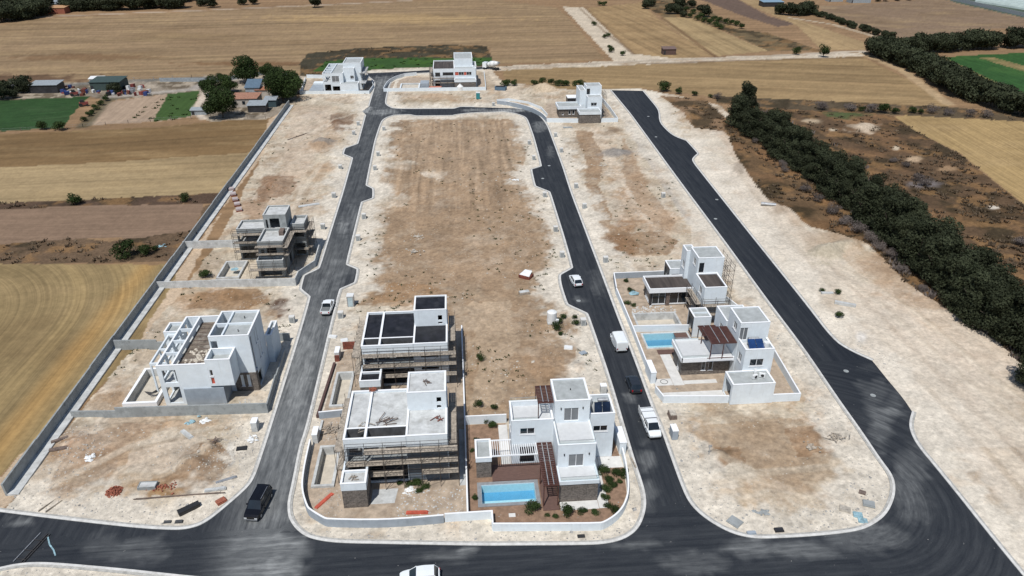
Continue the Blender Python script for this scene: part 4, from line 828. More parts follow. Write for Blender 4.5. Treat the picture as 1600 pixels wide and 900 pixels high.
boundary('retaining_wall','low brown-faced wall beside the left road kerb',[(-21.5,84.1),(-20.9,97.5)],.5,mat('dark_trench_wall',(.09,.05,.045),.9),t=.35)
boundary('retaining_wall','thin concrete strip wall between kerb and pool shells',[(-20.7,79),(-20.65,83.2)],.35,CONCL,t=.3)
for i,(x,y,s_) in enumerate([(-20.9,79.4,'unpainted block pier with white top at the wall end by the left road'),(-20.6,99.5,'grey pier with rusty red base near the left road')]):
    p=thing('gate_pier',s_,'pier',(x,y,0));MB().box(x-.35,x+.35,y-.9,y+.9,0,1.5).build('body',CONCL,p);MB().box(x-.38,x+.38,y-.93,y+.93,1.502,1.6).build('cap',WHITE2,p)
    if i: MB().box(x-.36,x+.36,y-1.2,y-.91,0,1.1).build('front',RUST,p)
o=MB().box(-20.1,-16.4,101.8,102.1,0,1.35).build('board_fence',RUST);recentre(o,-18.2,102,0);tag(o,'rusty red steel board fence left of the black-roofed villa','fence')
sheet('yard_ground',DUSTY,[(-21.0,78),(-20.8,68.8),(-19.5,65.7),(-17.1,63.7),(-.6,63.3),(-.6,107),(-16,107),(-17,103),(-20.4,101),(-20.9,84)])
o=sheet('concrete_apron',CONCL,[(-12.3,66.6),(-9.4,66.6),(-9.1,69.1),(-12.3,69.1)],.06);o=sheet('concrete_apron',CONCL,[(-1.3,69),(-.6,69),(-.6,80),(-1.3,80)],.06)
rubble(-9,-1,64,68.6,160,.13,CONCL,'rubble','loose grey rubble scattered over the yard before the screed-roofed villa','rubble',z=.05)
# ------------------------------------------------------------------ D: white frame villa by the left road
tD=thing('villa','bare white frame villa with open roof bays and brown joists, left of left road','villa',(-38,89,0))
# tower
block(tD,-37.1,-31.35,91.6,98.9,.01,9.8,par=.35,lid=False,holes={'S':[(-36.9,-36.0,4.2,9.0,'open')],'E':[(92.0,92.7,3.4,9.2,'win'),(94.2,94.6,6.6,8.9,'win'),(95.2,95.6,6.6,8.9,'win'),(95.0,95.4,3.6,5.9,'win'),(96.0,96.4,3.6,5.9,'win'),(92.4,94.4,.1,2.4,'open')]})
for q in [(-35.1,-31.55,91.8,95.1),(-35.1,-31.55,95.35,98.7)]: slab(tD,'roof',SCREED,*q,9.3,9.5)
MB().box(-35.35,-35.1,91.8,98.7,9.2,9.8).box(-36.9,-35.35,95.1,95.35,9.2,9.8).box(-35.1,-31.55,95.1,95.35,9.3,9.8).build('roof_beam',WHITE,tD)
slab(tD,'floor_slab',CONCL,-36.9,-31.55,91.8,98.7,6.4,6.7)
for x,y in ((-33.2,93.2),(-33.2,97)): MB().cyl((x,y,9.5),(x,y,9.9),.07,8).build('vent_pipe',DARKW,tD)
sb=MB();wall_cells(sb,'y',91.5,.09,-34.6,-31.3,.01,3.3,[(-33.7,-33.25,.9,2.95),(-32.75,-32.3,.9,2.95)]);wall_cells(sb,'x',-31.34,.09,91.6,92.3,.01,3.3,[]);sb.build('stone_cladding',STONE,tD)
for x in (-33.7,-32.75): window(tD,'y',91.5,1,(x,x+.45,.9,2.95),GLASS)
block(tD,-31.35,-30.4,99,103.4,.01,5.1,par=.4)
# main body
wm=MB();wall_cells(wm,'y',88.75,.22,-44.1,-37.1,.01,7.0,[(-43.45,-41.55,.4,3.25),(-43.45,-41.55,4.0,6.2),(-36.8,-36.3,5,6)])
wall_cells(wm,'x',-44.1,.22,88.97,102.3,.01,7.0,[(a,a+2.6,z,z+2.3) for a in (89.3,92.6,95.9,99.2) for z in (.4,4.0)])
wall_cells(wm,'x',-42.0,.2,88.97,102.3,4,7.0,[(a+.3,a+2.2,4.1,6.3) for a in (89.3,92.6,95.9,99.2)])
wall_cells(wm,'y',102.3,.22,-44.1,-37.1,.01,7.0,[]);wall_cells(wm,'x',-37.3,.2,98.9,102.3,.01,7,[])
for a in (92.1,95.4,98.7): wm.box(-43.88,-42.0,a,a+.2,6.5,7.0)
wm.build('wall',WHITE,tD)
slab(tD,'floor_slab',CONCL,-43.88,-37.3,88.97,102.3,3.3,3.6);slab(tD,'floor_slab',mat('brown_formwork',(.16,.13,.10),.9,.35,1.2,dirt=(.34,.31,.27)),-41.8,-37.3,88.97,102.3,5.75,5.95);rubble(-41,-37.6,89.5,94.5,70,.3,CREAM,'rubble','pale broken plaster heap on the open roof of the white frame villa','rubble',z=5.96);slab(tD,'floor_slab',CONCL,-43.88,-37.3,88.97,102.3,.012,.2)
for i in range(11):
    y=89.6+i*1.2;MB().box(-41.78,-38.0 if y>94 else -37.3,y,y+.09,5.96,6.04).build('joist',WOODD,tD)
wl=MB();wall_cells(wl,'y',88.55,.2,-41.0,-35.3,.01,2.9,[]);wl.build('lower_wall',GREYW,tD)
cp=MB()
for q in ((-44.13,-37.12,88.72,89.0),(-44.13,-37.3,102.27,102.55),(-44.13,-43.85,89.0,102.27),(-42.03,-41.77,89.0,102.27)): cp.box(*q,7.003,7.05)
cp.build('coping',WHITE2,tD)
block(tD,-37.1,-33.6,88.5,91.55,3.3,7.8,par=1.0,holes={'S':[(-36.75,-36.3,5.05,6.1,'win'),(-36.75,-36.3,3.7,4.75,'red')]})
block(tD,-37.0,-35.3,88.85,91.5,.01,3.28,lid=False,copew=False,m=GREYW)
# west annex frame
an=MB()
for x in (-46.6,-44.35):
    for y in (92.2,96.0,100.0): an.box(x,x+.25,y,y+.25,.01,5.2)
for y in (92.2,96.0,100.0): an.box(-46.35,-44.35,y,y+.25,4.8,5.2)
an.box(-46.6,-46.35,92.45,96.0,4.8,5.2).box(-46.6,-46.35,96.25,100.0,4.8,5.2).box(-44.35,-44.12,92.45,100,4.8,5.2);an.build('annex_frame',WHITE,tD)
block(tD,-47.2,-44.9,100.3,103.3,.01,5.6,par=.5)
shell_pool('raised white pool shell with black pipes inside, beside the white frame villa',-50.2,-45.3,88.6,97.7,.8,rim=.4,rm=WHITE2)
tp=MB()
for k in range(5):
    pts=[(-47.0+k*.12,97.2,1.5),(-46.9+k*.1,95.5,.6),(-46.3+k*.08,93.6,.25),(-46.6-k*.15,91.9,.2),(-47.6-k*.2,91.4+k*.2,.2)]
    for a,b in zip(pts,pts[1:]): tp.cyl(a,b,.06,6)
o=tp.build('hose',PLK);tag(o,'bundle of black hoses trailing into the raised pool shell','hose')
boundary('boundary_wall','grey concrete plot wall in front of the white frame villa',[(-56.6,86.9),(-50.2,86.5),(-28.9,85.9),(-29.2,93.5),(-29.4,101.3)],[1.2,1.75,1.4,1.1],CONC)
boundary('boundary_wall','short concrete wall behind the white frame villa near the road',[(-34.6,105.4),(-29.3,105.3)],1.5,CONC)
boundary('boundary_wall','stepped concrete cross wall behind the pool shell of the white frame villa',[(-57.4,104.6),(-50.5,104.2),(-47.5,104.1)],[1.9,1.5],CONC)
rubble(-36,-32,87,89.5,60,.14,CONCL,'rubble','rubble heap under the overhang of the white frame villa','rubble')
# the long west wall with its footing
p0,p1=(-58.3,71.5),(-59.3,262)
def xw(y): return -57.75-(y-72)*.0072
LW=thing('boundary_wall','long grey concrete wall along the west edge with flat footing','wall',(-57.8,71,0))
ysg=[71.5,80,88,97,106,116,126,136,150,165,180,195,210,225,240,252,262]
for i,(a,b) in enumerate(zip(ysg,ysg[1:])):
    h=1.9 if i%3 else 2.0
    MB().prism([(xw(a)-.12,a+.01),(xw(a)+.12,a+.01),(xw(b)+.12,b-.01),(xw(b)-.12,b-.01)],0,h).build('wall_run',CONC,LW)
    MB().prism([(xw(a)+.125,a+.01),(xw(a)+1.5,a+.01),(xw(b)+1.5,b-.01),(xw(b)+.125,b-.01)],0,.32).build('footing',CONCL,LW)
# ------------------------------------------------------------------ E: bare concrete villa
tE=thing('villa','bare grey concrete villa shell with stepped terraces left of left road','villa',(-37,129,0))
K=dict(m=CONC,roof=CONCL)
block(tE,-39.4,-34.95,137.1,142.1,6.6,9.8,par=.25,holes={'S':[(-38.2,-36.3,6.85,9.0),(-39.0,-38.6,6.85,8.8)]},**K)
block(tE,-39.5,-34.6,130.6,137.1,.01,6.9,par=.5,holes={'S':[(-37.9,-36.0,3.8,6.0),(-39,-38.4,3.8,5.2)],'E':[(131.5,133,3.7,5.9),(134,136,.4,2.6)]},**K)
block(tE,-39.5,-34.6,137.1,142.1,.01,6.59,par=.05,copew=False,**K)
block(tE,-34.6,-31.9,138.5,143,.01,7.1,par=.55,holes={'S':[(-34.3,-32.2,4.3,5.9),(-34.3,-32.2,.3,2.8)]},**K)
block(tE,-45.1,-39.5,137.2,141.7,.01,6.9,par=.4,holes={'S':[(-44.8,-40,4.2,6.0),(-44.8,-40,.3,3.0)],'W':[(138,140,4,5.8)]},**K)
slab(tE,'floor_slab',CONCL,-44.9,-39.7,137.4,141.5,3.2,3.5)
block(tE,-39.7,-34.7,128.8,130.6,.01,3.7,par=.4,holes={'S':[(-39.3,-35.2,.3,1.9)]},**K)
MB().box(-36.1,-35.2,134.4,136.2,6.4,7.3).build('block_stack',WOODD,tE)
G1='scaffolding round the unfinished villas'
scaffold('scaffold at the foot of the bare concrete villa, nearest its plot wall',-41.0,-34.0,127.5,128.4,[2.2],4.0)
scaffold('scaffold before the middle terrace of the bare concrete villa',-39.8,-34.2,129.4,130.2,[4.6,6.2],7.4)
scaffold('scaffold on the right wing of the bare concrete villa facing the camera',-34.3,-31.4,137.4,138.3,[1.8,3.8,5.7],6.8)
scaffold('scaffold on the right flank of the bare concrete villa',-31.7,-30.8,138.4,143,[1.8,3.8,5.7],6.8)
scaffold('scaffold on the left wing of the bare concrete villa',-45.9,-40.2,136.1,137.0,[2.2,4.2,5.9],6.8)
scaffold('scaffold beside the middle terrace of the bare concrete villa, right flank',-34.4,-33.5,129,137,[4.6,6.2],7.2)
shell_pool('empty pool shell with a blue sheet inside, beside the bare concrete villa',-47.9,-43.5,128.5,135.9,.5)
o=MB().add([(-46.2,132.4,.06),(-45,132.1,.1),(-44.6,133,.07),(-45.3,133.7,.09),(-46.3,133.3,.06)],[(0,1,2,3,4)]).build('tarpaulin',BLUEP);tag(o,'small blue sheet lying in the empty pool shell','tarpaulin')
boundary('boundary_wall','pale concrete plot wall below the bare concrete villa',[(-58.1,125.8),(-47.8,125.6),(-32.0,125.0),(-31.9,128.3),(-29.6,132.7),(-29.9,141.5)],[1.5,1.6,1.6,1.5,1.4],CONCL)
boundary('boundary_wall','pale concrete wall beside the left wing of the bare concrete villa',[(-58.6,143.4),(-48.5,143.3),(-45.4,143.3)],1.8,CONCL)

rubble(-56,-49,74,85,120,.17,ROCK0:=mat('broken_chalk',(.42,.38,.33),.95,.3,2),'rubble','chalk rubble strewn along the west side of the front left plot','rubble')
rubble(-33.5,-28.5,76,85,170,.13,ROCK0,'rubble','pale rubble by the kerb end of the front left plot','rubble')
rubble(-40,-33,74,79,120,.12,ROCK0,'rubble','rubble among the brown soil heap of the front left plot','rubble')
rubble(-19,-16,64.5,69.5,80,.13,ROCK0,'rubble','rubble beside the stone porch of the screed-roofed villa','rubble',z=.05)
rubble(-20,-16.9,79,83,110,.15,ROCK0,'rubble','rubble and splinters left of the screed-roofed villa scaffold','rubble',z=.05)
rubble(-20,-17,96,101,60,.12,ROCK0,'rubble','rubble left of the black-roofed villa','rubble',z=.05)
def sticks(x,y,z,n,L,m,name,label,cat='timber'):
    t=thing(name,label,cat,(x,y,z))
    for i in range(n):
        a=random.uniform(-.7,.7)+random.choice((0,1.2));l=L*random.uniform(.4,1);px,py=x+random.gauss(0,L*.25),y+random.gauss(0,L*.18);dz=.04+i*.03
        MB().bar((px-math.cos(a)*l/2,py-math.sin(a)*l/2,z+dz),(px+math.cos(a)*l/2,py+math.sin(a)*l/2,z+dz+.05),.09,.05).build('stick',m,t)
sticks(-10.6,74.0,6.98,12,1.9,WOODD,'timber_pile','tangle of thin timber in the middle of the pale screed roof')
sticks(-13.2,72.6,7.05,5,2.0,WOOD,'timber_pile','boards resting across the front parapet of the screed roof')
sticks(-3.9,73.5,7.15,6,1.4,RUST,'timber_pile','rusty bars on the right terrace of the screed-roofed villa')
sticks(-5.2,78.0,9.86,7,1.1,WOODD,'timber_pile','small dark tangle on top of the screed-roofed stair tower')
sticks(-14.0,67.3,3.72,6,1.0,WOOD,'timber_pile','brown offcuts on the stone porch roof')
sticks(-34.5,79.8,.4,7,1.3,WOODD,'timber_pile','dark lattice of timber on the brown soil heap')
sticks(50.5,74.0,.15,14,2.2,WOOD,'timber_pile','heap of broken timber on the lower right plot')
sticks(-19.0,81.0,.1,14,2.2,WOOD,'timber_pile','splintered planks left of the screed-roofed villa')
# ------------------------------------------------------------------ F: finished pool villa on the right
tF=thing('villa','finished white villa with red-brown pergolas and blue pool by the right road','villa',(41,83,0))
block(tF,41.0,45.5,89.0,93.7,.01,10,par=.12,holes={'S':[(41.05,42.3,7.0,9.2,'door')],'W':[(90.3,91.6,7.8,9.1,'win')]})
block(tF,41.05,45.45,86.0,93.6,.011,7.25,par=.7,lid=False,holes={'S':[(42.0,44.1,4.3,5.55,'win')],'W':[(87,88.3,4.3,5.7,'win')]},name='lower_wall');slab(tF,'roof',TILE,41.25,45.25,86.2,88.95,6.4,6.6)
block(tF,40.95,45.3,94.1,98.9,.01,7.3,par=.15,holes={'W':[(95.3,96.6,4.4,5.8,'win')]})
block(tF,38.5,44.85,82.6,86.0,.01,3.55,par=.12,holes={'W':[(83.2,85.6,.1,2.9,'open')]})
block(tF,33.3,40.9,90.4,94.6,.01,3.2,par=.05,m=STONE,lid=False,copew=False,faces={'W':DARKW},holes={'S':[(36.5,37.15,.8,2.4,'win'),(37.6,38.3,.8,2.4,'win')],'W':[(91.5,92.4,.3,2.5,'win')]})
slab(tF,'roof',TILE,32.95,40.9,89.4,94.6,3.3,3.7);c=MB()
for q in ((32.8,40.95,89.2,89.4),(32.75,32.95,89.2,94.6),(32.8,37.0,94.6,94.8)): c.box(*q,3.21,3.95)
c.build('parapet',WHITE2,tF)
pergola(tF,36.95,40.9,89.0,93.7,6.5,step=.22,sl=.06,posts=[(37.1,89.2,3.7),(37.1,93.5,3.7),(39,89.2,3.7)]);pergola(tF,38.0,40.9,94.2,98.3,3.9,step=.25,sl=.06,posts=[(38.2,98.1,.02)])
glassrail(tF,[(37.0,94.5),(32.9,94.5),(32.9,89.3),(37,89.3)],3.96,.4)
block(tF,38.35,41.3,101.1,104.3,.01,3.9,par=.2,faces={'W':DARKW},holes={'W':[(101.6,103.6,.2,2.9,'open')]});MB().box(38.6,41.1,102.6,102.75,3.7,3.95).build('roof_beam',WHITE,tF)
slab(tF,'screen_fence',BROWN,36.5,40.5,88.6,88.7,4.2,4.3)
slab(tF,'paving',PALE,31.6,33.25,87.8,96.2,.01,.1);slab(tF,'paving',PALE,33.3,38.45,88.0,88.9,.01,.1);slab(tF,'paving',PALE,28.7,31.55,87.9,89.6,.01,.095);slab(tF,'paving',PALE,28.9,38.45,83.9,86.1,.01,.085);slab(tF,'deck',DECK,31.4,37.8,96.3,97.6,.011,.11);slab(tF,'deck',DECK,35.6,38.2,97.7,102.6,.011,.11)
k=thing('solar_heater','two blue solar collectors with tank on roof of the right pool villa','solar heater',(43,87,6.6))
for x in (42.0,43.2): MB().add([(x,86.6,6.8),(x+1.1,86.6,6.8),(x+1.1,88.2,7.7),(x,88.2,7.7),(x,86.6,6.72),(x+1.1,86.6,6.72),(x+1.1,88.2,7.62),(x,88.2,7.62)],[(0,1,2,3),(7,6,5,4),(0,4,5,1),(1,5,6,2),(2,6,7,3),(3,7,4,0)]).build('collector',mat('blue_collector',(.015,.045,.14),.15,.2,1,spec=.8),k)
MB().cyl((42.3,88.5,7.5),(43.9,88.5,7.5),.28,14).build('tank',GALV,k);MB().bar((42.4,88.4,6.6),(42.4,88.4,7.3),.05).bar((43.8,88.4,6.6),(43.8,88.4,7.3),.05).build('stand',GALV,k)
o=recentre(MB().cyl((44.7,87.3,6.6),(44.7,87.3,7.6),.42,14).build('water_tank',PLASW),44.7,87.3,6.6);tag(o,'white tank beside the blue solar collectors','water tank')
for i,(x,y,rz) in enumerate([(42.2,84.0,.3),(43.4,84.3,-.4),(42.7,85.2,1.2)]):
    a=thing('air_conditioner',['air conditioner unit nearest the left on the garage roof of the right pool villa','air conditioner unit nearest the right on the garage roof of the right pool villa','air conditioner unit at the back on the garage roof of the right pool villa'][i],'air conditioner',(x,y,3.43),rz,'air conditioners on the garage roof')
    b=MB();b.box(-.42,.42,-.17,.17,.12,.75);b.build('case',PLASW,a) if 0 else None
    for nm,m_,mm in (('case',MB().box(-.42,.42,-.17,.17,.12,.75),PLASW),('fan_grille',MB().cyl((.08,-.175,.43),(.08,-.19,.43),.24,12),PLK),('foot',MB().box(-.38,-.3,-.2,.2,0,.12),GALV),('foot',MB().box(.3,.38,-.2,.2,0,.12),GALV)):
        me=m_.mesh(nm);me.materials.append(mm);q=bpy.data.objects.new(nm,me);COL.objects.link(q);q.parent=a
pool('swimming_pool','blue filled pool with pale rim beside the right pool villa',29.9,38.1,98.0,102.9,.14,cop=.3,floor=POOLD,wallm=POOLT,copm=CONCL,water=True)
MB().box(30.25,37.75,98.35,100.1,-1.23,-.75).build('shallow_floor',POOLT,bpy.data.objects['swimming_pool.001'])
sheet('garden_ground',DUSTY,[(28.6,84),(49.1,83),(49.8,95),(45,100),(45,103),(28.8,103.4)])
boundary('garden_wall','white wall enclosing the right pool villa with sloping outer corner',[(28.65,117.3),(28.65,103.55),(28.45,92.1)],1.2,WHITE,cope=WHITE2)
boundary('garden_wall','white front wall of the right pool villa facing the dirt plot',[(28.3,86.4),(28.9,83.8),(38.4,83.1)],[1.1,1.25],WHITE,cope=WHITE2)
boundary('garden_wall','white wall on the far side of the right pool villa by the broad verge',[(44.9,82.85),(49.05,82.8),(49.9,95.1),(50.4,104),(46,119)],1.3,WHITE,cope=WHITE2)
boundary('garden_wall','white wall between the two right-hand pools',[(28.8,103.5),(38.3,103.1)],1.25,WHITE,cope=WHITE2)
p=thing('gate_pier','white meter pier at the garden gate of the right pool villa','pier',(28.5,89.8,0));MB().box(28.1,28.9,88.6,92.0,0,2.0).build('body',WHITE,p);MB().box(28.05,28.95,88.55,92.05,2.002,2.08).build('cap',WHITE2,p)
hr=MB()
for i in range(24):
    a0,a1=i*math.pi/12,(i+1)*math.pi/12;hr.cyl((30.3+.55*math.cos(a0),88.8+.55*math.sin(a0),.13),(30.3+.55*math.cos(a1),88.8+.55*math.sin(a1),.13),.035,6)
tag(hr.build('hose',PLK),'coiled black hose on pale paving by the right villa gate','hose')
# ------------------------------------------------------------------ G: villa behind it
tG=thing('villa','white villa with brown flat roofs and side scaffolding behind the right pool villa','villa',(41,106,0))
BRF=mat('brown_ribbed_roof',(.065,.052,.045),.8,.35,.8,streak=(2.2,.15,1))
block(tG,41.35,46.0,110.9,115.5,.01,10,par=.12,holes={'S':[(41.6,42.6,7.1,9.1,'win')],'W':[(112,113.4,7.9,9.2,'win')]})
block(tG,40.7,42.4,115.5,118.2,.01,9.2,par=.2,holes={'W':[(116,117.3,5.4,6.8,'win')]})
block(tG,41.2,45.1,105.6,110.9,3.3,7.0,par=.15,roof=BRF,holes={'W':[(107,108.4,4.8,6.2,'win')]});block(tG,41.4,44.9,106.2,110.9,.01,3.28,lid=False,copew=False,m=GREYW,holes={'W':[(107,109.5,.2,2.8,'dark')]})
block(tG,33.8,41.0,112.2,116.6,.01,3.0,par=.05,m=DARKW,lid=False,copew=False,holes={'S':[(34.2,36.6,.3,2.7,'win'),(37.4,40.6,.3,2.7,'win')],'W':[(113,115.5,.3,2.6,'win')]})
slab(tG,'post',WOODD,36.7,37.3,111.9,112.15,.01,3.0);slab(tG,'roof',BRF,33.5,41.3,111.65,116.4,3.25,3.6);c=MB()
for q in ((33.3,41.3,111.45,111.65),(33.3,33.5,111.65,116.4),(33.3,41.3,116.4,116.6)): c.box(*q,3.02,3.9)
c.build('parapet',WHITE2,tG)
block(tG,39.2,42.3,119.3,123.0,.01,3.7,par=.15,faces={'W':DARKW},holes={'S':[(39.6,41.3,.2,2.6,'open')],'W':[(119.8,122.4,.2,2.8,'open')]})
scaffold('steel scaffold by the brown-roofed villa, side facing the flat-roofed wing',39.9,40.8,105.4,111.0,[2.2,3.9],5.0,plank=True)
scaffold('steel scaffold across the near end of the brown-roofed villa',41.0,45.6,104.4,105.3,[2.2,3.9],5.2)
scaffold('tall bare scaffold tower behind the brown-roofed villa toward the wide road',46.3,47.6,109.6,115.8,[2,4,6,8],9.2,plank=False)
shell_pool('empty long pool shell with cream floor behind the white wall of the right pool villa',29.9,37.8,105.0,109.5,.2)
sheet('yard_ground',DUSTY,[(28.9,103.8),(46,103.8),(46,119),(39,123),(29.3,123)])
boundary('garden_wall','pale grey wall at the far side of the brown-roofed villa yard',[(28.7,117.5),(29.4,123.2),(39.3,123.3)],1.25,GREYW,cope=WHITE2)
rubble(30,38,109.6,112,90,.2,CONCL,'rubble','broken slabs and rubble between the long empty pool and dark glazed wing','rubble',z=.05)
o=MB().add([(31.2,116.2,.1),(32.6,115.9,.35),(33.0,117,.15),(31.8,117.6,.4),(31,117,.12)],[(0,1,2,3,4)]).build('tarpaulin',BLUEP);tag(o,'crumpled blue sheet in the yard left of the brown flat roof','tarpaulin')
# ------------------------------------------------------------------ H, I, J: far villas
tH=thing('villa','far white villa at top left of the estate with open bays and small front block','villa',(-42,278,0))
block(tH,-42.3,-35.6,285,295.3,.01,10,par=.3);block(tH,-42.2,-38.1,282.9,285,.01,8.3,par=.2,holes={'S':[(-39.7,-38.4,4.5,5.7,'win')]})
block(tH,-49.8,-42.2,281.2,299.5,.01,7,par=.4,lid=False,holes={'S':[(-49.3,-46.9,3.9,5.9),(-46.4,-43.7,3.8,6.0,'cur'),(-49.3,-47.0,.3,2.9),(-46.4,-43.7,.3,2.2)],'W':[(283,287,3.8,6),(289,293,3.8,6)]})
MB().box(-46.6,-42.4,281.4,299.3,6.3,6.6).build('roof',SCREED,tH);MB().box(-46.85,-46.6,281.4,299.3,6.2,7.0).build('roof_beam',WHITE,tH)
for y in (285,289,293): MB().box(-49.6,-46.85,y,y+.3,6.4,7.0).build('roof_beam',WHITE,tH)
slab(tH,'floor_slab',CONCL,-49.6,-42.4,281.4,299.3,3.2,3.5)
block(tH,-43.2,-36.5,278.2,282.8,.01,3.6,par=.15);slab(tH,'balcony',CONCL,-36.4,-33.9,284,295,6.2,6.45);slab(tH,'balcony',CONCL,-36.4,-33.9,281,295,3.1,3.3)
slab(tH,'terrace_block',GREYW,-55.4,-50,280.5,290,.01,.95);slab(tH,'terrace_step',WHITE,-55.2,-50,290.1,293.5,.01,1.5)
scaffold('thin scaffold on the right side of the far top-left villa',-35.4,-34.2,281.2,294.5,[2.2,4.4,6.5],7.5,plank=False,bay=3.3)
boundary('garden_wall','white wall enclosing the far top-left villa',[(-60.5,303),(-60.0,299),(-58.6,285),(-58.5,279.2),(-32.6,277.5),(-31.8,287),(-33.2,296)],1.2,WHITE)
boundary('garden_wall','white wall behind the far top-left villa',[(-60.5,306),(-50,304)],1.5,WHITE)
sheet('yard_ground',DUSTY,[(-58.3,279.5),(-33,278),(-32.2,290),(-34,300),(-59.5,301)])
tI=thing('villa','far white villa at top centre with red shutters and scaffolded left side','villa',(0,281,0))
block(tI,-.3,6.8,289,301.4,.01,10.2,par=.3);block(tI,6.8,8.2,287,296,.01,7.6,par=.2)
block(tI,-8.5,-.3,285,301.4,.01,7.2,par=.35,roof=BRF,holes={'S':[(-7.7,-5.8,4.3,5.85,'dark'),(-4.8,-.7,4.7,5.9,'dark'),(-7.8,-5.9,2.1,2.9,'dark'),(-7.9,-6,.4,1.7,'dark')]})
block(tI,-.3,7.9,285,289,.01,7.2,par=.2,holes={'S':[(-.1,1.25,4.7,5.95,'red'),(1.3,3.3,4.7,5.95,'win'),(3.32,4.3,4.7,5.95,'red'),(4.33,6.3,4.7,5.95,'win')]})
block(tI,-.35,7.8,281.2,285,.01,2.9,m=STONE,lid=False,copew=False);block(tI,-.45,7.9,281.1,284.95,2.92,3.7,par=.25)
slab(tI,'pool_house',GREYW,-13.5,-10.2,281.5,287,.01,2.6);slab(tI,'side_panel',GREYW,-5.8,-.5,284.85,284.97,.3,4.0)
scaffold('scaffold on the left corner of the far top-centre villa',-9.8,-8.7,284,292,[2.2,4.4,6.4],7.5,bay=2.7);scaffold('scaffold across the front of the far top-centre villa',-8.6,-.6,283.4,284.3,[2.2,4.0],5.2,plank=True)
pool('pool_shell','white pool shell left of the far top-centre villa',-21.5,-13.9,281.5,291,.7,depth=.64,cop=.5,floor=CREAM,wallm=CONCL,copm=WHITE,group='empty concrete pool shells')
boundary('garden_wall','white curved wall around the far top-centre villa plot',[(-16,308),(-21,306),(-25,300),(-27,292),(-27.5,280.5),(11.5,279.7)],1.3,WHITE,curve=True)
boundary('garden_wall','white wall on the right side of the far top-centre villa',[(11.5,280.5),(12,308)],1.2,WHITE)
sheet('yard_ground',DUSTY,[(-27,281),(11.2,280.2),(11.6,304),(-20,304),(-25,296)])
tJ=thing('villa','far white villa with stone blocks between the right road and wide road','villa',(44,231,0))
block(tJ,43.2,48.4,240,244.9,.01,10.1,par=.15,holes={'S':[(43.4,44.5,7.4,9.3,'dark')]});block(tJ,43.25,48.1,236.6,240,.01,7.3,par=.15,holes={'S':[(44.4,46.4,4.4,5.5,'win')]})
block(tJ,41.2,43.2,240.5,248,.01,8.6,par=.2)
block(tJ,40.0,46.9,231.6,236.5,.01,2.9,m=STONE,lid=False,copew=False,par=.1);block(tJ,39.8,47.1,231.4,236.55,2.92,3.7,par=.3)
block(tJ,34.2,41.5,239,245,.01,2.9,m=STONE,lid=False,copew=False,faces={'W':DARKW},holes={'S':[(37.4,38.15,1.1,2.5,'win'),(38.7,39.45,1.1,2.5,'win'),(35.2,35.8,1.0,1.6,'win')]});block(tJ,33.7,41.6,238.6,245.2,2.92,3.8,par=.3)
block(tJ,38.7,42.1,250,254,.01,3.7,par=.2,m=DARKW);MB().box(38.6,42.2,249.9,254.1,3.78,3.95).build('roof_edge',WHITE2,tJ)
scaffold('bare scaffold at the right side of the far stone-block villa',48.7,49.6,237,244,[2.5,5,7.5],8.6,plank=False)
boundary('garden_wall','white wall along the front of the far stone-block villa',[(29.5,233.9),(39.7,232.6)],1.4,WHITE)
boundary('garden_wall','white wall right of the far stone-block villa toward the wide road',[(47.3,232.4),(52.8,232.4),(53,246),(52.6,262)],1.4,WHITE)
boundary('garden_wall','curved grey-white wall on the road corner by the far stone-block villa',[(29.4,234.5),(28.6,240),(25.8,247.5),(21.5,253),(18,256.3),(14.5,258.2)],1.5,GREYW,cope=WHITE2,curve=True)
boundary('garden_wall','low inner white wall curving behind the road corner wall',[(30.5,241),(29.5,250),(25.5,258),(19,263),(14.6,262)],.9,WHITE)
sheet('yard_ground',DUSTY,[(30,234.5),(39.6,233.2),(52.2,233.2),(52.2,258),(32,258),(30.5,246)])
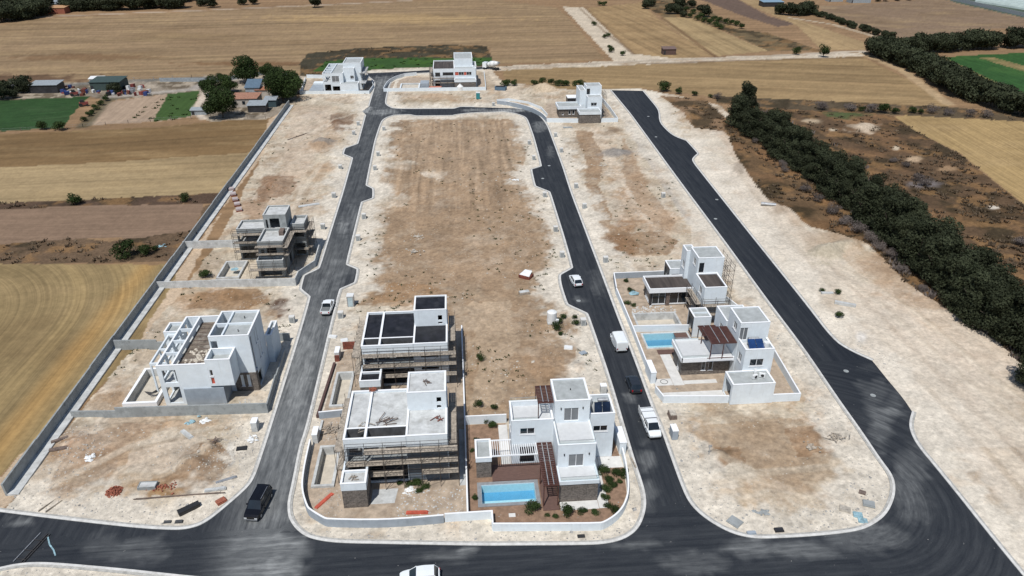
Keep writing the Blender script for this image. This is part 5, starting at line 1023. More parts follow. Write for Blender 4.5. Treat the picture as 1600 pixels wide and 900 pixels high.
# ------------------------------------------------------------------ vehicles
def ring(x,zl,zh,w,rz=.12,tumble=0):
    wt=w-tumble;return [(x,-w+.06,zl),(x,-w,zl+rz),(x,-w,zh-.18),(x,-wt,zh-.03),(x,-wt+.14,zh),(x,0,zh+.03),(x,wt-.14,zh),(x,wt,zh-.03),(x,w,zh-.18),(x,w,zl+rz),(x,w-.06,zl)]
def loft(rs,cap=True):
    mb=MB();n=len(rs[0]);v=[p for r in rs for p in r];f=[]
    for i in range(len(rs)-1):
        for k in range(n): f.append((i*n+k,i*n+(k+1)%n,(i+1)*n+(k+1)%n,(i+1)*n+k))
    if cap:f+=[tuple(range(n))[::-1],tuple(range((len(rs)-1)*n,len(rs)*n))]
    return mb.add(v,f)
def vehicle(name,label,cat,x,y,rz,L,Wd,body,cab,roofspan,paint,glassm=None,wheels=(.78,.8),wr=.33,extra=None,rails=None):
    """body: (x,zl,zh) stations from tail (-) to nose (+); cab: (x,z,halfw) roof line stations; +x is forward"""
    t=thing(name,label,cat,(x,y,.032),rz);w=Wd/2;zb=max(b[2] for b in body)
    def P(nm,mb,m,par=t,sm=False,lab=None):
        me=mb.mesh(nm,smooth=sm);me.materials.append(m);o=bpy.data.objects.new(nm,me);COL.objects.link(o);o.parent=par
        return o
    rs=[ring(a,zl,zh,w*(1-.16*max(0,abs(a)/(L/2)-.72)/.28)) for a,zl,zh in body]
    P('body',loft(rs),paint,sm=False)
    gs=[[(a,-hw0,z0),(a,-hw1,z1),(a,0,z1+.02),(a,hw1,z1),(a,hw0,z0)] for a,z0,z1,hw0,hw1 in cab]
    P('windows',loft(gs),glassm or GLASS)
    r=[g_ for g_ in cab if roofspan[0]-.01<=g_[0]<=roofspan[1]+.01]
    rr_=[[(a,-h1-.02,z1-.05),(a,-h1-.01,z1+.025),(a,0,z1+.06),(a,h1+.01,z1+.025),(a,h1+.02,z1-.05)] for a,z0,z1,h0,h1 in r];P('roof',loft(rr_),paint)
    for s in (-1,1):
        for q in ((0,1),(-1,-2)):
            a=cab[q[0]];b=cab[q[1]];P('pillar',MB().bar((a[0],s*a[3],a[1]),(b[0],s*(b[4]+.0),b[2]),.09,.06),paint)
        mid=(r[0][0]+r[-1][0])/2;P('pillar',MB().bar((mid,s*(r[0][3]+.01),r[0][1]-.05),(mid,s*(r[0][4]+.015),r[0][2]),.08,.05),paint)
        for xw_,k in ((-L/2+wheels[1],0),(L/2-wheels[0],1)):
            wo=P('wheel',MB().cyl((xw_,s*(w-.2),wr),(xw_,s*(w+.012),wr),wr,16),RUBBER);P('rim',MB().cyl((xw_,s*(w+.012),wr),(xw_,s*(w+.02),wr),wr*.6,12),CARS,wo)
        nz=body[-2][2];P('headlight',MB().box(L/2-.22,L/2+.005,min(s*(w-.5),s*(w-.16)),max(s*(w-.5),s*(w-.16)),nz-.24,nz-.08),LAMPW)
        tz=body[1][2];P('tail_light',MB().box(-L/2-.012,-L/2+.12,min(s*(w-.34),s*(w-.14)),max(s*(w-.34),s*(w-.14)),tz-.32,tz-.02),LAMPR)
        P('mirror',MB().box(cab[-2][0]-.02,cab[-2][0]+.13,min(s*(w),s*(w+.2)),max(s*(w),s*(w+.2)),zb+.0,zb+.14),paint)
    P('bumper',MB().box(L/2-.10,L/2+.03,-w*.8,w*.8,.3,.5),CARS if paint is not CARW else PLK);P('bumper',MB().box(-L/2-.04,-L/2+.1,-w*.8,w*.8,.35,.55),PLK)
    if extra: extra(P,t,w,L)
    return t
def heading(p,q): a=g(*p);b=g(*q);return math.atan2(b[1]-a[1],b[0]-a[0])
def ctr(*p): return g(*p)
suvbody=lambda L,zb=1.02:[(-L/2,.42,.75),(-L/2+.06,.3,zb-.02),(-L*.3,.22,zb),(0,.2,zb),(L*.18,.22,zb),(L*.3,.24,zb-.05),(L/2-.35,.26,zb-.14),(L/2-.06,.3,zb-.26),(L/2,.4,.62)]
def suvcab(L,zb,zt,w,a=-.47,b=-.38,c=.12,d=.27): return [(L*a,zb-.03,zb+.02,w*.9,w*.86),(L*b,zb-.03,zt-.04,w*.92,w*.76),(-L*.1,zb-.03,zt,w*.93,w*.78),(L*c,zb-.03,zt-.05,w*.92,w*.74),(L*d,zb-.05,zb+.0,w*.88,w*.8)]
def rails(P,t,w,L):
    for s in (-1,1): P('roof_rail',MB().bar((-L*.34,s*w*.7,1.86),(L*.1,s*w*.7,1.88),.05),CARS)
L=4.9;vehicle('parked_car','black estate car driving down the left road near the junction','car',-25.9,67.2,heading((424,762),(398,812)),L,1.95,suvbody(L),suvcab(L,1.0,1.78,.975,-.485,-.43),(-L*.43,L*.12),CARK,extra=rails,wr=.37)
L=4.4;vehicle('parked_car','white crossover car cut off by the bottom edge of the picture','car',-5.85,54.75,math.pi+.03,L,1.85,suvbody(L,.98),suvcab(L,.95,1.6,.925,-.46,-.36,.08,.26),(-L*.36,L*.08),CARW,wr=.35)
L=4.2;vehicle('parked_car','dark grey car with black roof glass parked on the right road behind the white pickup','car',25.3,88.0,math.pi/2+.02,L,1.8,suvbody(L,.95),suvcab(L,.92,1.52,.9),(-L*.38,L*.12),CARG,glassm=GLASS)
L=4.3;vehicle('parked_car','white car parked in the layby of the right road','car',21.7,121.9,math.pi/2+.12,L,1.8,suvbody(L,.95),suvcab(L,.92,1.52,.9,-.46,-.36,.1,.3),(-L*.36,L*.1),CARW)
def bedx(P,t,w,L):
    b=MB();b.box(-L/2+.05,-.55,-w+.02,-w+.1,.7,1.1).box(-L/2+.05,-.55,w-.1,w-.02,.7,1.1).box(-L/2+.02,-L/2+.08,-w+.1,w-.1,.7,1.1);P('cargo_bed',b,CARW);P('bed_floor',MB().box(-L/2+.1,-.6,-w+.12,w-.12,.98,1.005),mat('bed_liner',(.16,.17,.17),.7))
L=4.9
pkb=[(-L/2,.45,.85),(-L/2+.05,.35,.97),(-.6,.3,.97),(0,.28,1.0),(.9,.28,1.0),(L/2-.5,.3,.94),(L/2-.06,.35,.8),(L/2,.45,.65)]
vehicle('pickup_truck','white double-cab pickup on the left road below the layby','pickup',-24.5,115.2,math.pi/2-.04,L,1.8,pkb,[(-.75,.95,1.0,.84,.8),(-.6,.95,1.65,.84,.7),(.5,.95,1.66,.84,.7),(1.15,.95,1.02,.82,.78)],(-.6,.5),CARW,extra=bedx)
def dropside(P,t,w,L):
    b=MB();b.box(-L/2-.05,-.05,-w-.05,-w+.03,.75,1.2).box(-L/2-.05,-.05,w-.03,w+.05,.75,1.2).box(-L/2-.05,-L/2+.03,-w+.03,w-.03,.75,1.2);P('cargo_bed',b,CARW)
    for x in (-L/2+.3,-L/2+1.1,-.1): P('ladder_rack',MB().bar((x,-w,1.2),(x,-w,1.72),.05).bar((x,w,1.2),(x,w,1.72),.05).bar((x,-w,1.72),(x,w,1.72),.06),GALV)
    P('bed_cover',MB().box(-L/2+.05,-.1,-w+.05,w-.05,1.55,1.64),CARW);P('bed_cover',MB().box(-L/2+.05,-.1,-w+.04,w-.04,.95,1.0),PLASW);P('side_board',MB().box(-L/2-.1,-L/2+1.1,-w-.12,-w-.06,1.2,2.0),PLASW)
L=5.3;w_=.92
vehicle('pickup_truck','white pickup with covered load and rack facing the camera on right road','pickup',25.5,78.3,-math.pi/2+.04,L,1.85,[(-L/2,.45,.85),(-L/2+.05,.35,.95),(-.2,.3,.95),(.4,.28,1.02),(1.3,.28,1.04),(L/2-.55,.3,.98),(L/2-.08,.35,.8),(L/2,.45,.65)],[(0,.98,1.02,.86,.82),(.1,.98,1.7,.86,.72),(1.0,.98,1.72,.86,.72),(1.75,.98,1.06,.84,.8)],(.1,1.0),CARW,extra=dropside,wr=.36)
def vanx(P,t,w,L): P('cargo_box',loft([ring(a,.9,z,w*.98,tumble=.14) for a,z in ((-L/2+.02,2.1),(-L/2+.15,2.3),(L*.12,2.32),(L*.2,2.15))]),CARW);P('rear_door',MB().box(-L/2-.012,-L/2+.03,-w*.8,-.02,.6,2.0),PLASW);P('rear_door',MB().box(-L/2-.012,-L/2+.03,.02,w*.8,.6,2.0),PLASW)
L=5.0;vehicle('delivery_van','white high-roof panel van parked on right road beside the garden wall','van',25.4,99.6,math.pi/2+.03,L,1.95,[(-L/2,.4,.95),(-L/2+.04,.3,1.05),(0,.28,1.05),(1.3,.28,1.08),(L/2-.5,.3,1.0),(L/2-.06,.34,.85),(L/2,.45,.7)],[(.7,1.0,1.08,.9,.85),(.75,1.0,2.1,.9,.8),(.95,1.0,2.1,.9,.8),(1.85,1.0,1.1,.86,.8)],(.75,.95),CARW,extra=vanx,wr=.36)
# concrete mixer lorry, far
mx=thing('mixer_truck','white concrete mixer truck on the track at the far end of the estate','truck',(*g(768,109),.05),2.6)
def mp_(nm,mb,m,par=mx,sm=False):
    me=mb.mesh(nm,smooth=sm);me.materials.append(m);o=bpy.data.objects.new(nm,me);COL.objects.link(o);o.parent=par;return o
mp_('chassis',MB().box(-3.6,3.0,-.45,.45,.7,1.0),PLK);mp_('cab',MB().box(2.0,3.8,-1.15,1.15,.8,2.9),CARW);mp_('windscreen',MB().box(3.81,3.84,-1.0,1.0,1.8,2.7),GLASS)
mp_('drum',MB().cyl((-3.2,0,2.9),(-1.6,0,2.6),.7,14,1.2).cyl((-1.6,0,2.6),(.4,0,2.3),1.2,14,1.25).cyl((.4,0,2.3),(1.8,0,2.1),1.25,14,.6),PLASW,sm=True);mp_('hopper',MB().box(-3.9,-3.2,-.5,.5,2.9,3.5),GALV)
for x in (3.0,-1.4,-2.6):
    for s in (-1,1): mp_('wheel',MB().cyl((x,s*.8,.5),(x,s*1.15,.5),.5,14),RUBBER)
# ------------------------------------------------------------------ vegetation
def crown_mesh(name,w,h,n,leaf,lobes,z0=.12,seed=0,mat_=LEAFD,flat_=1.,cone=0.):
    """a crown of many small leaf sprays: clumps spread through a lumpy volume, with gaps between them"""
    r=np.random.default_rng(seed);L=[]
    for i in range(lobes):
        a=r.uniform(0,2*math.pi);q=r.uniform(.15,.62)*w/2;zc=h*(z0+(1-z0)*r.uniform(.25,.8));L.append((q*math.cos(a),q*math.sin(a),zc,w*r.uniform(.20,.34),h*r.uniform(.15,.26)))
    if cone:      # upright, pointed: clumps shrink and draw in towards the top
        L=[]
        for i in range(lobes):
            tt=(i+.5)/lobes;a=r.uniform(0,2*math.pi);q=w/2*(1-tt*cone)*r.uniform(.25,.62);L.append((q*math.cos(a),q*math.sin(a),h*(.08+.84*tt),w*(.27-.11*tt)*r.uniform(.75,1.2),h*r.uniform(.09,.15)))
        L+=[(0,0,h*.35,w*.33,h*.3),(0,0,h*.70,w*.22,h*.22)]
    L.append((0,0,h*(.4 if cone else .55),w*(.26 if cone else .34),h*.40))
    lob=r.integers(0,len(L),n);LL=np.array(L)[lob]
    u=r.normal(size=(n,3));u/=np.linalg.norm(u,axis=1)[:,None];rad=r.uniform(.55,1.08,n)**.6
    P=np.stack([LL[:,0]+u[:,0]*LL[:,3]*rad,LL[:,1]+u[:,1]*LL[:,3]*rad,LL[:,2]+u[:,2]*LL[:,4]*rad],-1);P[:,2]=np.maximum(P[:,2],h*.03)
    nn=u+r.normal(scale=.55,size=(n,3));nn/=np.linalg.norm(nn,axis=1)[:,None]
    t=np.cross(nn,r.normal(size=(n,3)));t/=np.linalg.norm(t,axis=1)[:,None];b=np.cross(nn,t)
    s=leaf*r.uniform(.5,1.3,n)[:,None];V=np.stack([P-t*s-b*s*.45,P+t*s*.2-b*s*.6,P+t*s+b*s*.3,P-t*s*.1+b*s*.65],1).reshape(-1,3)
    sh=np.clip(.35*r.random(n)+.30*r.random(len(L))[lob]+.12,0,1)
    m=bpy.data.meshes.new(name);m.vertices.add(4*n);m.vertices.foreach_set('co',V.astype(np.float32).ravel());m.loops.add(4*n);m.loops.foreach_set('vertex_index',np.arange(4*n,dtype=np.int32))
    m.polygons.add(n);m.polygons.foreach_set('loop_start',np.arange(0,4*n,4,dtype=np.int32));m.polygons.foreach_set('loop_total',np.full(n,4,np.int32))
    a=m.attributes.new('shade','FLOAT','POINT');a.data.foreach_set('value',np.repeat(sh,4).astype(np.float32));m.update(calc_edges=True);m.materials.append(mat_);return m
def trunk_mesh(name,h,r,w,seed):
    q=random.Random(seed);b=MB();b.cyl((0,0,0),(0,0,h*.35),r,8,r*.75)
    for i in range(5):
        a=q.uniform(0,6.28);d=q.uniform(.2,.36)*w;b.cyl((0,0,h*q.uniform(.2,.34)),(d*math.cos(a),d*math.sin(a),h*q.uniform(.5,.75)),r*.5,6,r*.15)
    b.cyl((0,0,h*.34),(0,0,h*.8),r*.7,6,r*.2);m=b.mesh(name);m.materials.append(BARK);return m
def nth(i): return ('first','second','third','fourth','fifth','sixth','seventh','eighth','ninth','tenth')[i] if i<10 else str(i+1)+('th' if 10<=i<20 else {1:'st',2:'nd',3:'rd'}.get((i+1)%10,'th'))
KINDS={
 'tall':[(crown_mesh('crown',8.4,10.2,9500,.2,20,seed=i,z0=.02,cone=.42),trunk_mesh('trunk',9.5,.28,9.5,i)) for i in range(4)],
 'round':[(crown_mesh('crown',9,7.5,7500,.21,12,seed=20+i,z0=.1,mat_=LEAFG),trunk_mesh('trunk',7.5,.25,9,20+i)) for i in range(3)],
 'far':[(crown_mesh('crown',10,8,2200,.42,9,seed=30+i,z0=.03),trunk_mesh('trunk',8,.28,10,30+i)) for i in range(3)],
 'bush':[(crown_mesh('foliage',2.0,1.4,1300,.075,8,seed=40+i,z0=.02,mat_=LEAFG),trunk_mesh('stem',1.3,.06,2,40+i)) for i in range(3)],
 'dry':[(crown_mesh('foliage',3.2,2.1,1500,.085,9,seed=50+i,z0=.0,mat_=LEAFO),trunk_mesh('stem',2,.07,3,50+i)) for i in range(3)]}
COUNT={}
def plant(kind,name,label,cat,x,y,s=1.,group=None,sz=1.,z=None):
    k=COUNT.get(kind,0);COUNT[kind]=k+1;c,t=KINDS[kind][k%len(KINDS[kind])]
    o=thing(name,label,cat,(x,y,(height(x,y) if z is None else z)-.02),random.uniform(0,6.28),group);o.scale=(s,s,s*sz)
    for me in (c,t):
        q=bpy.data.objects.new(me.name.split('.')[0],me);COL.objects.link(q);q.parent=o
    return o
# big dark windbreak on the right: a double line of crowns, base points along it in image pixels
base=[(1152,198),(1175,215),(1198,225),(1215,245),(1240,258),(1262,280),(1290,292),(1310,312),(1338,330),(1352,352),(1378,362),(1398,388),(1420,398),(1438,428),(1458,440),(1480,460),(1500,478),(1522,500),(1545,510),(1568,532),(1592,545),(1625,560),(1655,580)]
base=[q for a,b in zip(base,base[1:]) for q in (a,((a[0]+b[0])/2,(a[1]+b[1])/2))]
G2='dark evergreens of the windbreak beside the dirt verge'
for i,(px,py) in enumerate(base):
    x,y=g(px,py);s=[.98,.72,.9,.66,1.04,.8,.94][i%7]*random.uniform(.92,1.08)
    plant('tall','windbreak_tree',nth(i)+' tree from the far end in the site-side row of the windbreak','tree',x+random.uniform(-.8,.8),y,s,G2,.95)
    if i>0: plant('tall','windbreak_tree',nth(i-1)+' tree from the far end in the scrubland-side row of the windbreak','tree',x+random.uniform(4.0,6.2),y+random.uniform(0,5),s*.95,G2,.9)
plant('tall','windbreak_tree','large rounded dark tree at the far end of the windbreak','tree',*g(1165,186),1.15,G2,1.05)
G3='grey leafless bushes below the windbreak'
for i,(px,py,s) in enumerate([(1180,225,.7),(1225,270,.7),(1258,300,.8),(1278,318,.9),(1300,335,1.),(1320,352,1.),(1338,366,1.1),(1358,380,1.),(1372,392,.9),(1388,402,.8),(1222,262,.8),(1408,425,.7),(1440,455,.6)]):
    plant('dry','dry_bush',nth(i)+' grey leafless bush of the line at the foot of the windbreak','bush',*g(px,py),s*1.25,G3)
plant('tall','tree','dark lone tree at the right edge of the picture by the dirt verge','tree',*g(1606,606),.75)
# scrub field bushes
G4='grey and green bushes along the scrubland edge'
for px,py,k,s in [(1283,172,'dry',1.6),(1328,174,'dry',1.6),(1362,175,'dry',1.6),(1380,177,'bush',2.6),(1398,178,'bush',1.6),(1425,177,'bush',1.7),(1438,178,'bush',1.3),(1455,177,'dry',1.5),(1346,174,'bush',1.3),(1480,180,'dry',1.3),(1515,182,'dry',1.4),(1540,184,'dry',1.4),(1415,262,'dry',.9),(1435,285,'dry',1.2),(1445,292,'dry',1.2),(1395,255,'dry',.8),(1590,385,'dry',1.),(1037,143,'bush',3.0),(1060,147,'bush',1.8),(1085,150,'bush',1.4),(1120,155,'dry',1.2),(1110,153,'bush',1.),(820+145,0,'bush',0)]:
    if s: plant(k,'bush' if k=='bush' else 'dry_bush',('round green' if k=='bush' else 'grey leafless')+' bush on the edge above the scrubland','bush',*g(px,py),s,G4)
# upper-right hedge lines
G5='dark trees of the far right windbreaks'
def hedge(pts,n,s,lab,jit=2.,k='far',grp=G5):
    P=[g(*p) for p in pts];seg=[near(a,b) for a,b in zip(P,P[1:])];tot=sum(seg)
    for i in range(n):
        d=tot*(i+.5)/n;j=0
        while d>seg[j]: d-=seg[j];j+=1
        f=d/seg[j];x=P[j][0]+(P[j+1][0]-P[j][0])*f;y=P[j][1]+(P[j+1][1]-P[j][1])*f
        plant(k,'windbreak_tree',nth(i)+' '+lab,'tree',x+random.uniform(-jit,jit),y+random.uniform(-jit,jit),s*random.uniform(.85,1.15),grp,1.05)
hedge([(1358,84),(1400,98),(1440,115),(1480,138),(1510,155),(1560,172),(1640,188)],34,1.0,'dark tree from the top in the windbreak beside the green field')
hedge([(1375,84),(1420,102),(1470,118),(1500,140),(1530,158)],14,.95,'dark tree in the inner row behind the green field windbreak')
hedge([(1375,84),(1430,84),(1480,80),(1555,76)],20,1.05,'dark tree from the left in the far windbreak above the green field')
hedge([(1572,76),(1640,74)],6,1.1,'dark tree right of the gap in the far windbreak')
hedge([(1268,22),(1310,36),(1350,50),(1395,62)],26,.42,'small dark tree from the top in the low hedge beside the far track',1.)
hedge([(1212,22),(1232,24),(1250,25),(1268,22)],8,.95,'dark tree from the left in the clump by the blue roof at top right')
hedge([(1360,3),(1420,1),(1460,-3)],7,.5,'small dark tree along the top edge behind the ploughed field',2)
# orchard dots
for px,py in [(1078,28),(1090,32),(1100,35),(1108,38),(1118,42),(1125,46),(1095,28),(1115,33),(1123,35),(1134,37),(1142,39),(1150,41),(1158,45),(1083,22),(1072,18)]:
    plant('bush','orchard_tree','small round tree in the short orchard rows at top right','tree',*g(px,py),2.3,'orchard trees at top right')
for px,py,s in [(1048,22,.9),(1058,22,.8),(1060,14,1.1),(1100,26,1.),(1015,10,.8),(1008,14,.7),(1080,12,.7),(1068,27,.5)]: plant('far','tree','dark tree around the rough plot beyond the chalk track','tree',*g(px,py),s,'trees of the rough plot at the top')
for px,py,s in [(937,9,1.3),(944,9,1.1)]: plant('bush','bush','one of two small bushes by the path at the top','bush',*g(px,py),2.2,'two bushes at the top')
for px,py in [(1244,86),(1286,90)]: plant('bush','bush',{1244:'smaller bush beside the far grey track',1286:'larger dark conical bush beside the far grey track'}[px],'bush',*g(px,py),3.0 if px>1250 else 2.,None,1.4)
for px,py in [(953,78),(955,82),(973,87),(945,60),(928,40),(950,58)]: plant('bush','bush','small dark bush on the chalky far strip','bush',*g(px,py),1.7,'bushes on the chalky strip')
# row of clipped shrubs north of the lane
for px in (788,793,803,835,847,861,871,878,885,900,908): plant('bush','shrub','round dark shrub in the row beyond the lane','shrub',*g(px,134.5),1.75,'row of round shrubs')
# farmstead trees, left
FT='trees around the small farm house'
for px,py,s,l in [(386,131,1.45,'widest dark tree of the farmstead, beyond the shed'),(349,184,1.35,'dark round tree nearest the fence left of the farm shed'),(443,160,1.5,'large tree at the right end of the farmstead beside the long wall'),(455,148,1.2,'green tree behind the largest tree by the long wall'),(418,122,.75,'small tree to the right of the widest farm tree'),(430,128,.8,'low green tree next to the small farm tree'),(355,145,.9,'grey-green tree left of the farm house'),(331,150,.95,'bright green spreading tree by the farm path'),(346,127,.42,'tiny round tree by the farm fence corner')]:
    plant('round','tree',l,'tree',*g(px,py),s,FT)
for px,py,s,l in [(67,203,2.2,'left of two bushes at the near edge of the green field'),(94,204,2.3,'right of two bushes at the near edge of the green field'),(290,315,1.5,'lone green bush on the strip between two fields at left'),(118,320,2.0,'low wide dry bush on the strip between fields'),(196,402,2.6,'dense green bush at the left of the scrub strip'),(228,398,1.7,'smaller green bush beside blue debris in the scrub strip'),(244,392,.9,'thin green sapling above blue debris')]: plant('bush','bush',l,'bush',*g(px,py),s)
for px,py,s in [(150,172,1.5),(158,165,1.4),(166,158,1.6),(140,182,1.3),(132,190,1.2),(145,178,1.2)]: plant('bush','bush','dull green bush between the green field and bare plot','bush',*g(px,py),s,'bushes between green field and bare plot')
for px,py,s in [(0,160,1.),(10,152,.9),(34,147,1.),(40,150,.8),(20,158,.6),(178,148,.6),(186,150,.5),(100,-3,1)]: 
    if py>0: plant('far','tree','dark tree among the sheds at far left','tree',*g(px,py-4),s*.8,'trees among the sheds at far left')
hedge([(-20,36),(15,32),(40,30),(55,24),(60,16)],26,1.2,'dark tree from the left in the dense grove at the top left corner',6,grp='trees of the top-left groves')
hedge([(0,12),(30,8),(55,12)],7,1.,'tree from the left behind the white house at top left',8,grp='trees of the top-left groves')
hedge([(100,17),(150,16),(200,15),(250,13),(292,12)],34,1.1,'dark bushy tree from the left along the far road at top left',6,grp='trees of the top-left groves')
hedge([(110,8),(180,5),(260,3),(295,1)],36,1.5,'tall dark tree from the left in the wood beyond the far road',10,grp='trees of the top-left groves')
for px,py,s in [(318,10,.8),(330,12,.9),(492,12,1.),(380,8,.7),(395,7,.8),(312,2,1.)]: plant('far','tree','separate dark tree beside the far road','tree',*g(px,py),s,'separate trees along the far road')
# shrubs on the site
def veg(px,py,s,l,k='bush',sz=1.): plant(k,'shrub',l,'shrub',*g(px,py),s,None,sz)
veg(748,636,.8,'round green shrub north of the front centre villa');veg(751,564,.8,'small green shrub on dirt beside the black-roofed villa');veg(322,434,1.5,'dense green shrub beside the pool shell of the concrete villa',sz=.8)
veg(832,798,1.05,'spiky green shrub at the corner of the turquoise pool');veg(886,803,1.0,'dense green shrub before the stone block of the front villa');veg(960,800,.75,'small round green shrub in the curve of the garden wall');veg(1310,497,.9,'green clump beside the long trough on the east verge');veg(1284,457,.6,'left green tuft above the concrete trough');veg(1308,461,.8,'right green tuft above the concrete trough')
for px,py,s in [(772,640,.6),(760,660,.6),(770,668,.8),(745,690,.5),(738,706,.4),(742,780,.5)]: veg(px,py,s,'low green plant in the strip garden left of the pool house') if False else plant('bush','shrub','low green plant in the strip garden left of the pool','shrub',*g(px,py),s,'low plants left of the pool')
for px,py,s in [(942,738,1.0),(951,752,.8),(962,741,.85),(974,742,.9),(947,766,.8),(958,760,.7),(945,779,.65),(950,792,.6),(968,754,.5)]: plant('bush','shrub','sprawling green garden shrub right of the stone block','shrub',*g(px,py),s,'shrubs right of the front villa',.7)
for px,py,s in [(910,800,.7),(930,802,.6),(868,808,.5),(855,806,.4)]: plant('bush','shrub','low yellow-green plant along the front garden wall','shrub',*g(px,py),s,'low plants by the front garden wall',.5)
for px,py,s in [(665,762,.7),(652,757,.9),(640,758,.6),(655,768,.6),(625,756,.5)]: plant('bush','weed','green weeds before the scaffold of the screed-roofed villa','weed',*g(px,py),s,'weeds before the screed-roofed villa',.6)
for px,py,s in [(873,505,.9),(870,515,1.1),(880,498,.8),(900,508,.8),(898,498,.6),(876,524,.6)]: plant('bush','weed','green weeds beside the white water tank','weed',*g(px,py),s,'weeds beside the white water tank',.8)
for px,py,s in [(985,455,.8),(980,475,.8),(978,440,.7),(990,478,.6)]: plant('bush','weed','green weeds in the yard left of the brown-roofed villa','weed',*g(px,py),s,'weeds in the brown-roofed villa yard',.6)
# uncountable low growth: tufts over open ground, one object per ground
def tufts(name,label,n,test,size,m,seed,sq=.6):
    r=np.random.default_rng(seed);i=r.integers(0,NV-1,n*4);j=r.integers(0,NU-1,n*4);k=test(i,j);i=i[k][:n];j=j[k][:n]
    x=TX[i,j]+r.uniform(-.2,.2,len(i));y=TY[i,j];z=Z[i,j];V=[];sh=[];K=14
    for q in range(K):
        a=r.uniform(0,6.28,len(i));s=size*r.uniform(.5,1.2,len(i));d=r.uniform(0,1,len(i))*s
        px,py=x+np.cos(a)*d,y+np.sin(a)*d;b=r.uniform(0,6.28,len(i));h=s*sq*r.uniform(.5,1.3,len(i))
        V.append(np.stack([np.stack([px-np.cos(b)*s*.3,py-np.sin(b)*s*.3,z],-1),np.stack([px+np.cos(b)*s*.3,py+np.sin(b)*s*.3,z],-1),np.stack([px+np.cos(a)*s*.35,py+np.sin(a)*s*.35,z+h],-1)],1));sh.append(r.uniform(.1,1,len(i)))
    V=np.concatenate(V).reshape(-1,3);sh=np.repeat(np.concatenate(sh),3);n3=len(V)//3
    me=bpy.data.meshes.new(name);me.vertices.add(len(V));me.vertices.foreach_set('co',V.astype(np.float32).ravel());me.loops.add(len(V));me.loops.foreach_set('vertex_index',np.arange(len(V),dtype=np.int32));me.polygons.add(n3);me.polygons.foreach_set('loop_start',np.arange(0,len(V),3,dtype=np.int32));me.polygons.foreach_set('loop_total',np.full(n3,3,np.int32))
    a=me.attributes.new('shade','FLOAT','POINT');a.data.foreach_set('value',sh.astype(np.float32));me.update(calc_edges=True);me.materials.append(m)
    o=bpy.data.objects.new(name,me);COL.objects.link(o);o['kind']='stuff';o['label']=label;o['category']='ground cover'
clump=fbm(TX,TY,.12,4,61)
inM=inpoly(TX,TY,outer)&inpoly(TX,TY,island)
free=(near_road>2.)&(flat>.5)&~onroad
tufts('scrub_brush','low brown brush covering the scrubland on both sides of the windbreak',9000,lambda i,j:np.isin(cls[i,j],(26,28,29,30))&(clump[i,j]>.42),.8,LEAFB,71)
tufts('windbreak_undergrowth','grey-brown dry growth along the foot of the windbreak',2600,lambda i,j:(cls[i,j]==30),1.1,LEAFO,75,.9)
tufts('field_edge_brush','dark brush on the strips between the left fields',2600,lambda i,j:np.isin(cls[i,j],(4,6,13,27))&(clump[i,j]>.4),.8,LEAFB,72)
tufts('site_weeds','sparse dark weeds dotted over the cleared site ground',2600,lambda i,j:site[i,j]&free[i,j]&(clump[i,j]>.53)&(TY[i,j]>90)&(TU[i,j]<1060),.36,LEAFG,73)
tufts('crop_rows','green crop leaves in the far strip behind the top villas',5000,lambda i,j:np.isin(cls[i,j],(14,))|((cls[i,j]==10)&(TX[i,j]>-110)&(TX[i,j]<-90)),.8,LEAFG,74)
def pebbles(name,label,n,test,size,m,seed):
    r=np.random.default_rng(seed);i=r.integers(0,NV-1,n*6);j=r.integers(0,NU-1,n*6);k=test(i,j);i=i[k][:n];j=j[k][:n];n=len(i)
    x=TX[i,j]+r.uniform(-.3,.3,n);y=TY[i,j]+r.uniform(-.3,.3,n);z=Z[i,j];s=size*np.exp(r.normal(0,.5,n));a=r.uniform(0,6.28,n);V=[]
    for dx,dy,dz in ((1,0,0),(0,.8,0),(-1,0,0),(0,-.8,0),(.2,.1,.8)):
        V.append(np.stack([x+(np.cos(a)*dx-np.sin(a)*dy)*s*r.uniform(.7,1.2,n),y+(np.sin(a)*dx+np.cos(a)*dy)*s*r.uniform(.7,1.2,n),z+dz*s*.7-.01],-1))
    V=np.stack(V,1).reshape(-1,3);F=np.array([(0,1,4),(1,2,4),(2,3,4),(3,0,4)])[None]+5*np.arange(n)[:,None,None];F=F.reshape(-1)
    me=bpy.data.meshes.new(name);me.vertices.add(len(V));me.vertices.foreach_set('co',V.astype(np.float32).ravel());me.loops.add(len(F));me.loops.foreach_set('vertex_index',F.astype(np.int32));me.polygons.add(len(F)//3);me.polygons.foreach_set('loop_start',np.arange(0,len(F),3,dtype=np.int32));me.polygons.foreach_set('loop_total',np.full(len(F)//3,3,np.int32));me.update(calc_edges=True);me.materials.append(m)
    o=bpy.data.objects.new(name,me);COL.objects.link(o);o['kind']='stuff';o['label']=label;o['category']='stones'
ROCK=mat('limestone_rubble',(.44,.40,.34),.95,.3,1.5);ROCKD=mat('grey_gravel',(.33,.32,.30),.95,.4,3)
pebbles('site_stones','pale limestone pieces strewn over the site ground',5200,lambda i,j:site[i,j]&free[i,j]&(clump[i,j]>.52)&(TY[i,j]<260)&(TU[i,j]<1090),.11,ROCK,81)
pebbles('verge_gravel','fine grey gravel along the kerbs near the front',14000,lambda i,j:site[i,j]&(near_road[i,j]>.7)&(TU[i,j]<1400)&(near_road[i,j]<5)&(TY[i,j]<110)&~onroad[i,j],.07,ROCKD,82)
